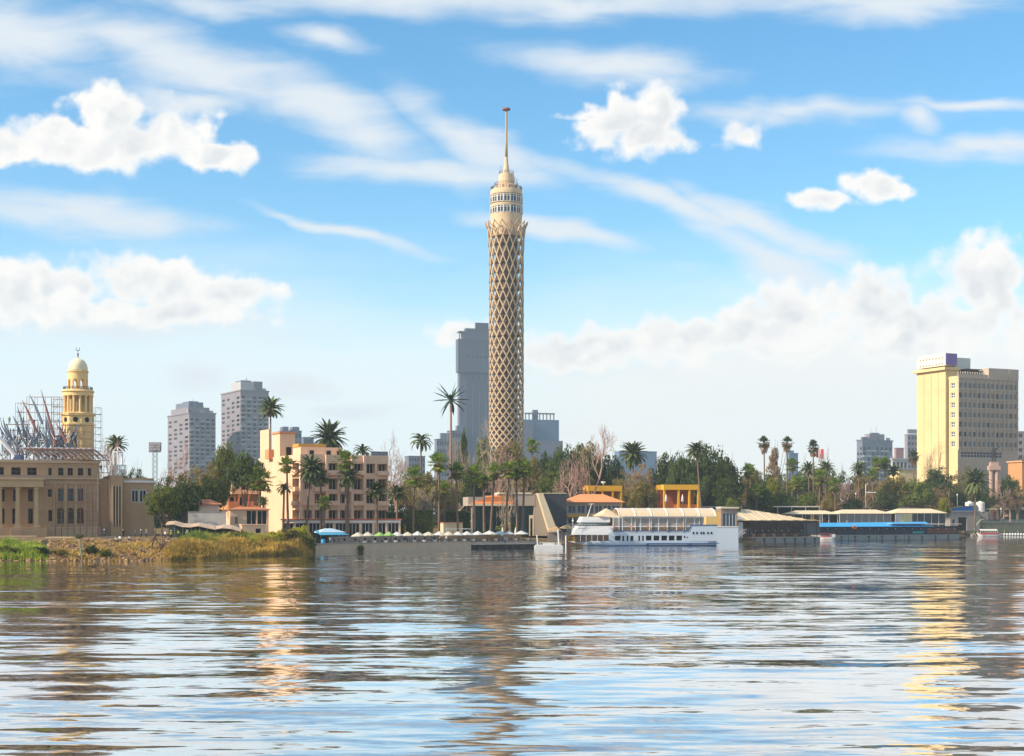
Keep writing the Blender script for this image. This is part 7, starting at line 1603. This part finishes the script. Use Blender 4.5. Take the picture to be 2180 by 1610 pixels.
# ------------------------------------------------------------------ palms
random.seed(60)
PM = [('fluffy', 702, 932, 40, 425, 'big grey green date palm rising behind the salmon hotel roof'), ('date', 577, 872, 30, 420, 'tall ragged date palm in front of the pale apartment tower'), ('droop', 897, 940, 28, 430, 'palm with drooping fronds left of the giant palm'), ('date', 247, 948, 26, 420, 'palm crown between the minaret and the floodlight mast'),
 ('droop', 772, 962, 24, 425, 'palm peeking over the right part of the salmon hotel roof'), ('fan', 612, 992, 20, 336, 'tall fan palm before the sunlit end of the salmon hotel'), ('fan', 553, 1024, 27, 332, 'fan palm left of the sunlit end of the salmon hotel'), ('droop', 604, 1040, 20, 336.5, 'small drooping palm under the tall fan palm'), ('fluffy', 661, 1000, 34, 337, 'full date palm before the corner of the salmon hotel', 652),
 ('date', 684, 1020, 26, 337.5, 'date palm right behind the full one at the corner of the salmon hotel'), ('fan', 737, 982, 24, 338, 'bright fan palm standing before the shaded front of the salmon hotel'), ('fluffy', 742, 1015, 28, 338.5, 'dark date palm behind the bright fan palm'), ('fan', 690, 1072, 17, 336, 'small fan palm low before the pavilion'), ('date', 803, 1046, 27, 340, 'date palm at the right end of the salmon hotel'),
 ('date', 846, 1052, 24, 350, 'date palm right of the salmon hotel corner'), ('fan', 880, 1018, 24, 345, 'fan palm with yellow green leaves, leftmost of the slender row'), ('fan', 934, 988, 22, 350, 'tallest fan palm of the slender row left of the modern building'), ('fan', 972, 1006, 20, 352, 'fan palm second right of the tallest of the slender row', 975), ('fan', 1009, 1010, 20, 354, 'fan palm above the left edge of the modern building'),
 ('fan', 945, 1042, 16, 372, 'short fan palm behind the tallest of the slender row'), ('fan', 1031, 1028, 16, 358, 'small fan palm above the tiled skirt'), ('fan', 1052, 1006, 19, 360, 'fan palm next to the bare trunk before the modern building', 1045), ('fan', 1086, 1002, 21, 360, 'left of the two bright fan palms above the modern building roof', 1074), ('fan', 1100, 1012, 14, 362, 'small fan palm between the two bright ones'),
 ('fan', 1118, 1000, 20, 362, 'right of the two bright fan palms with thin leaning trunk', 1110), ('fan', 1133, 951, 16, 480, 'dark fan palm right of the lattice tower foot'), ('date', 1197, 1043, 24, 420, 'low palm fronds above the slate panel'), ('fluffy', 1348, 968, 32, 450, 'date palm in front of the blue hazy low block'), ('date', 1482, 960, 25, 420, 'slender tall date palm leaning before the dark fig trees', 1497),
 ('skirt', 1627, 944, 16, 520, 'first tall fan palm with round head above the right bank trees'), ('skirt', 1675, 944, 15, 520, 'second tall fan palm with big brown skirt of dead leaves'), ('skirt', 1732, 952, 15, 520, 'third tall fan palm left of the flag'), ('skirt', 1946, 972, 14, 580, 'fan palm with brown skirt before the yellow hotel'), ('fan', 1686, 992, 16, 535, 'shorter fan palm behind the second tall one'),
 ('fan', 1592, 1005, 17, 480, 'yellow green fan palm at the right end of the dark fig trees'), ('fan', 1610, 1048, 17, 470, 'low bright fan palm above the tent roof'), ('fan', 1698, 1032, 19, 500, 'fan palm above the thin flat roof'), ('fan', 1745, 1018, 18, 515, 'fan palm right below the flag'), ('date', 1722, 1000, 20, 545, 'date palm left of the third tall fan palm'), ('date', 1758, 998, 20, 545, 'date palm right of the flag'), ('fan', 1778, 1034, 16, 510, 'fan palm above the small pale canopy hall'),
 ('fan', 1868, 990, 15, 560, 'left of the pair of small fan palms beside the hazy block'), ('fan', 1884, 988, 14, 562, 'right of the pair of small fan palms beside the hazy block'), ('date', 1828, 1000, 20, 560, 'date palm below the wide hazy apartment block'), ('date', 1902, 1004, 18, 565, 'date palm left of the skirted palm'), ('fluffy', 2076, 1026, 32, 535, 'date palm with yellow hanging fronds in front of the white tanks'), ('fan', 1858, 1012, 14, 545, 'fan palm below the pair of small ones'),
 ('fan', 1718, 1070, 14, 495, 'low fan palm at the end of the thin flat roof'), ('date', 560, 1068, 14, 330, 'young palm at the low orange house')]
for q in PM: palm(*q[:6], base_px=q[6] if len(q) > 6 else None)
# giant palm shaped mast: stiff fronds each of its own
def giant():
    Y = 430; zb = 3.4; th = thing('giant_palm', 'very tall straight palm with stiff sparse fronds left of the lattice tower', 'palm tree', (X(960, Y), Y, zb)); H = Z(852, Y) - zb
    MB().tube([(0, 0, 0), (0, 0, H * .5), (0, 0, H)], [.42, .36, .32], 12).build('trunk', mat('brown_mast_trunk', (.25, .15, .13), .8, .1), th, True)
    MB().lathe([(.35, H - 1.2), (.55, H - .7), (.6, H - .1), (.3, H + .3)], 12).build('crown_hub', ptrunk, th)
    stiff = leafmat('stiff_palm_leaf', (.035, .075, .05), (.05, .10, .065), (.10, .17, .11), 1.0, .15)
    els = [82, 55, 48, 60, 38, 30, 8, 4, -8, 2, -32, -40, -25, -48, 58, 35, 12, -18, -38, 20]; azs = [0, 20, 165, 200, -8, 185, 5, 178, -20, 192, -5, 190, 30, 160, 60, 120, 75, 250, 80, 270]
    for i, (e, az) in enumerate(zip(els, azs)):
        vs, fs = [], []; frond(vs, fs, R(az), R(e), 1, .30 if e > 0 else .45, .14, 14, 1.3); m = MB(); m.add(vs, fs); m.tube([(0, 0, 0), tuple(Vector(vs[20][:3]) * .5)], .012, 4)
        o_ = m.build('frond', stiff, th, loc=(0, 0, H + .1)); r = 5.3 * rnd(.92, 1.06); o_.scale = (r, r, r)
giant()
# ------------------------------------------------------------------ haze
hm = bpy.data.materials.new('air_haze'); hm.use_nodes = True; t = hm.node_tree; t.nodes.clear(); N = NT(t)
pv = N.n('ShaderNodeVolumePrincipled'); pv.inputs['Color'].default_value = (0.68, 0.88, 1.0, 1); pv.inputs['Density'].default_value = 0.00014
pv.inputs['Anisotropy'].default_value = 0.0
o = N.n('ShaderNodeOutputMaterial'); t.links.new(pv.outputs[0], o.inputs['Volume'])
hz = MB().box(-1700, 1700, -160, 2850, -3, 196).build('haze', hm); tag(hz, kind='stuff')
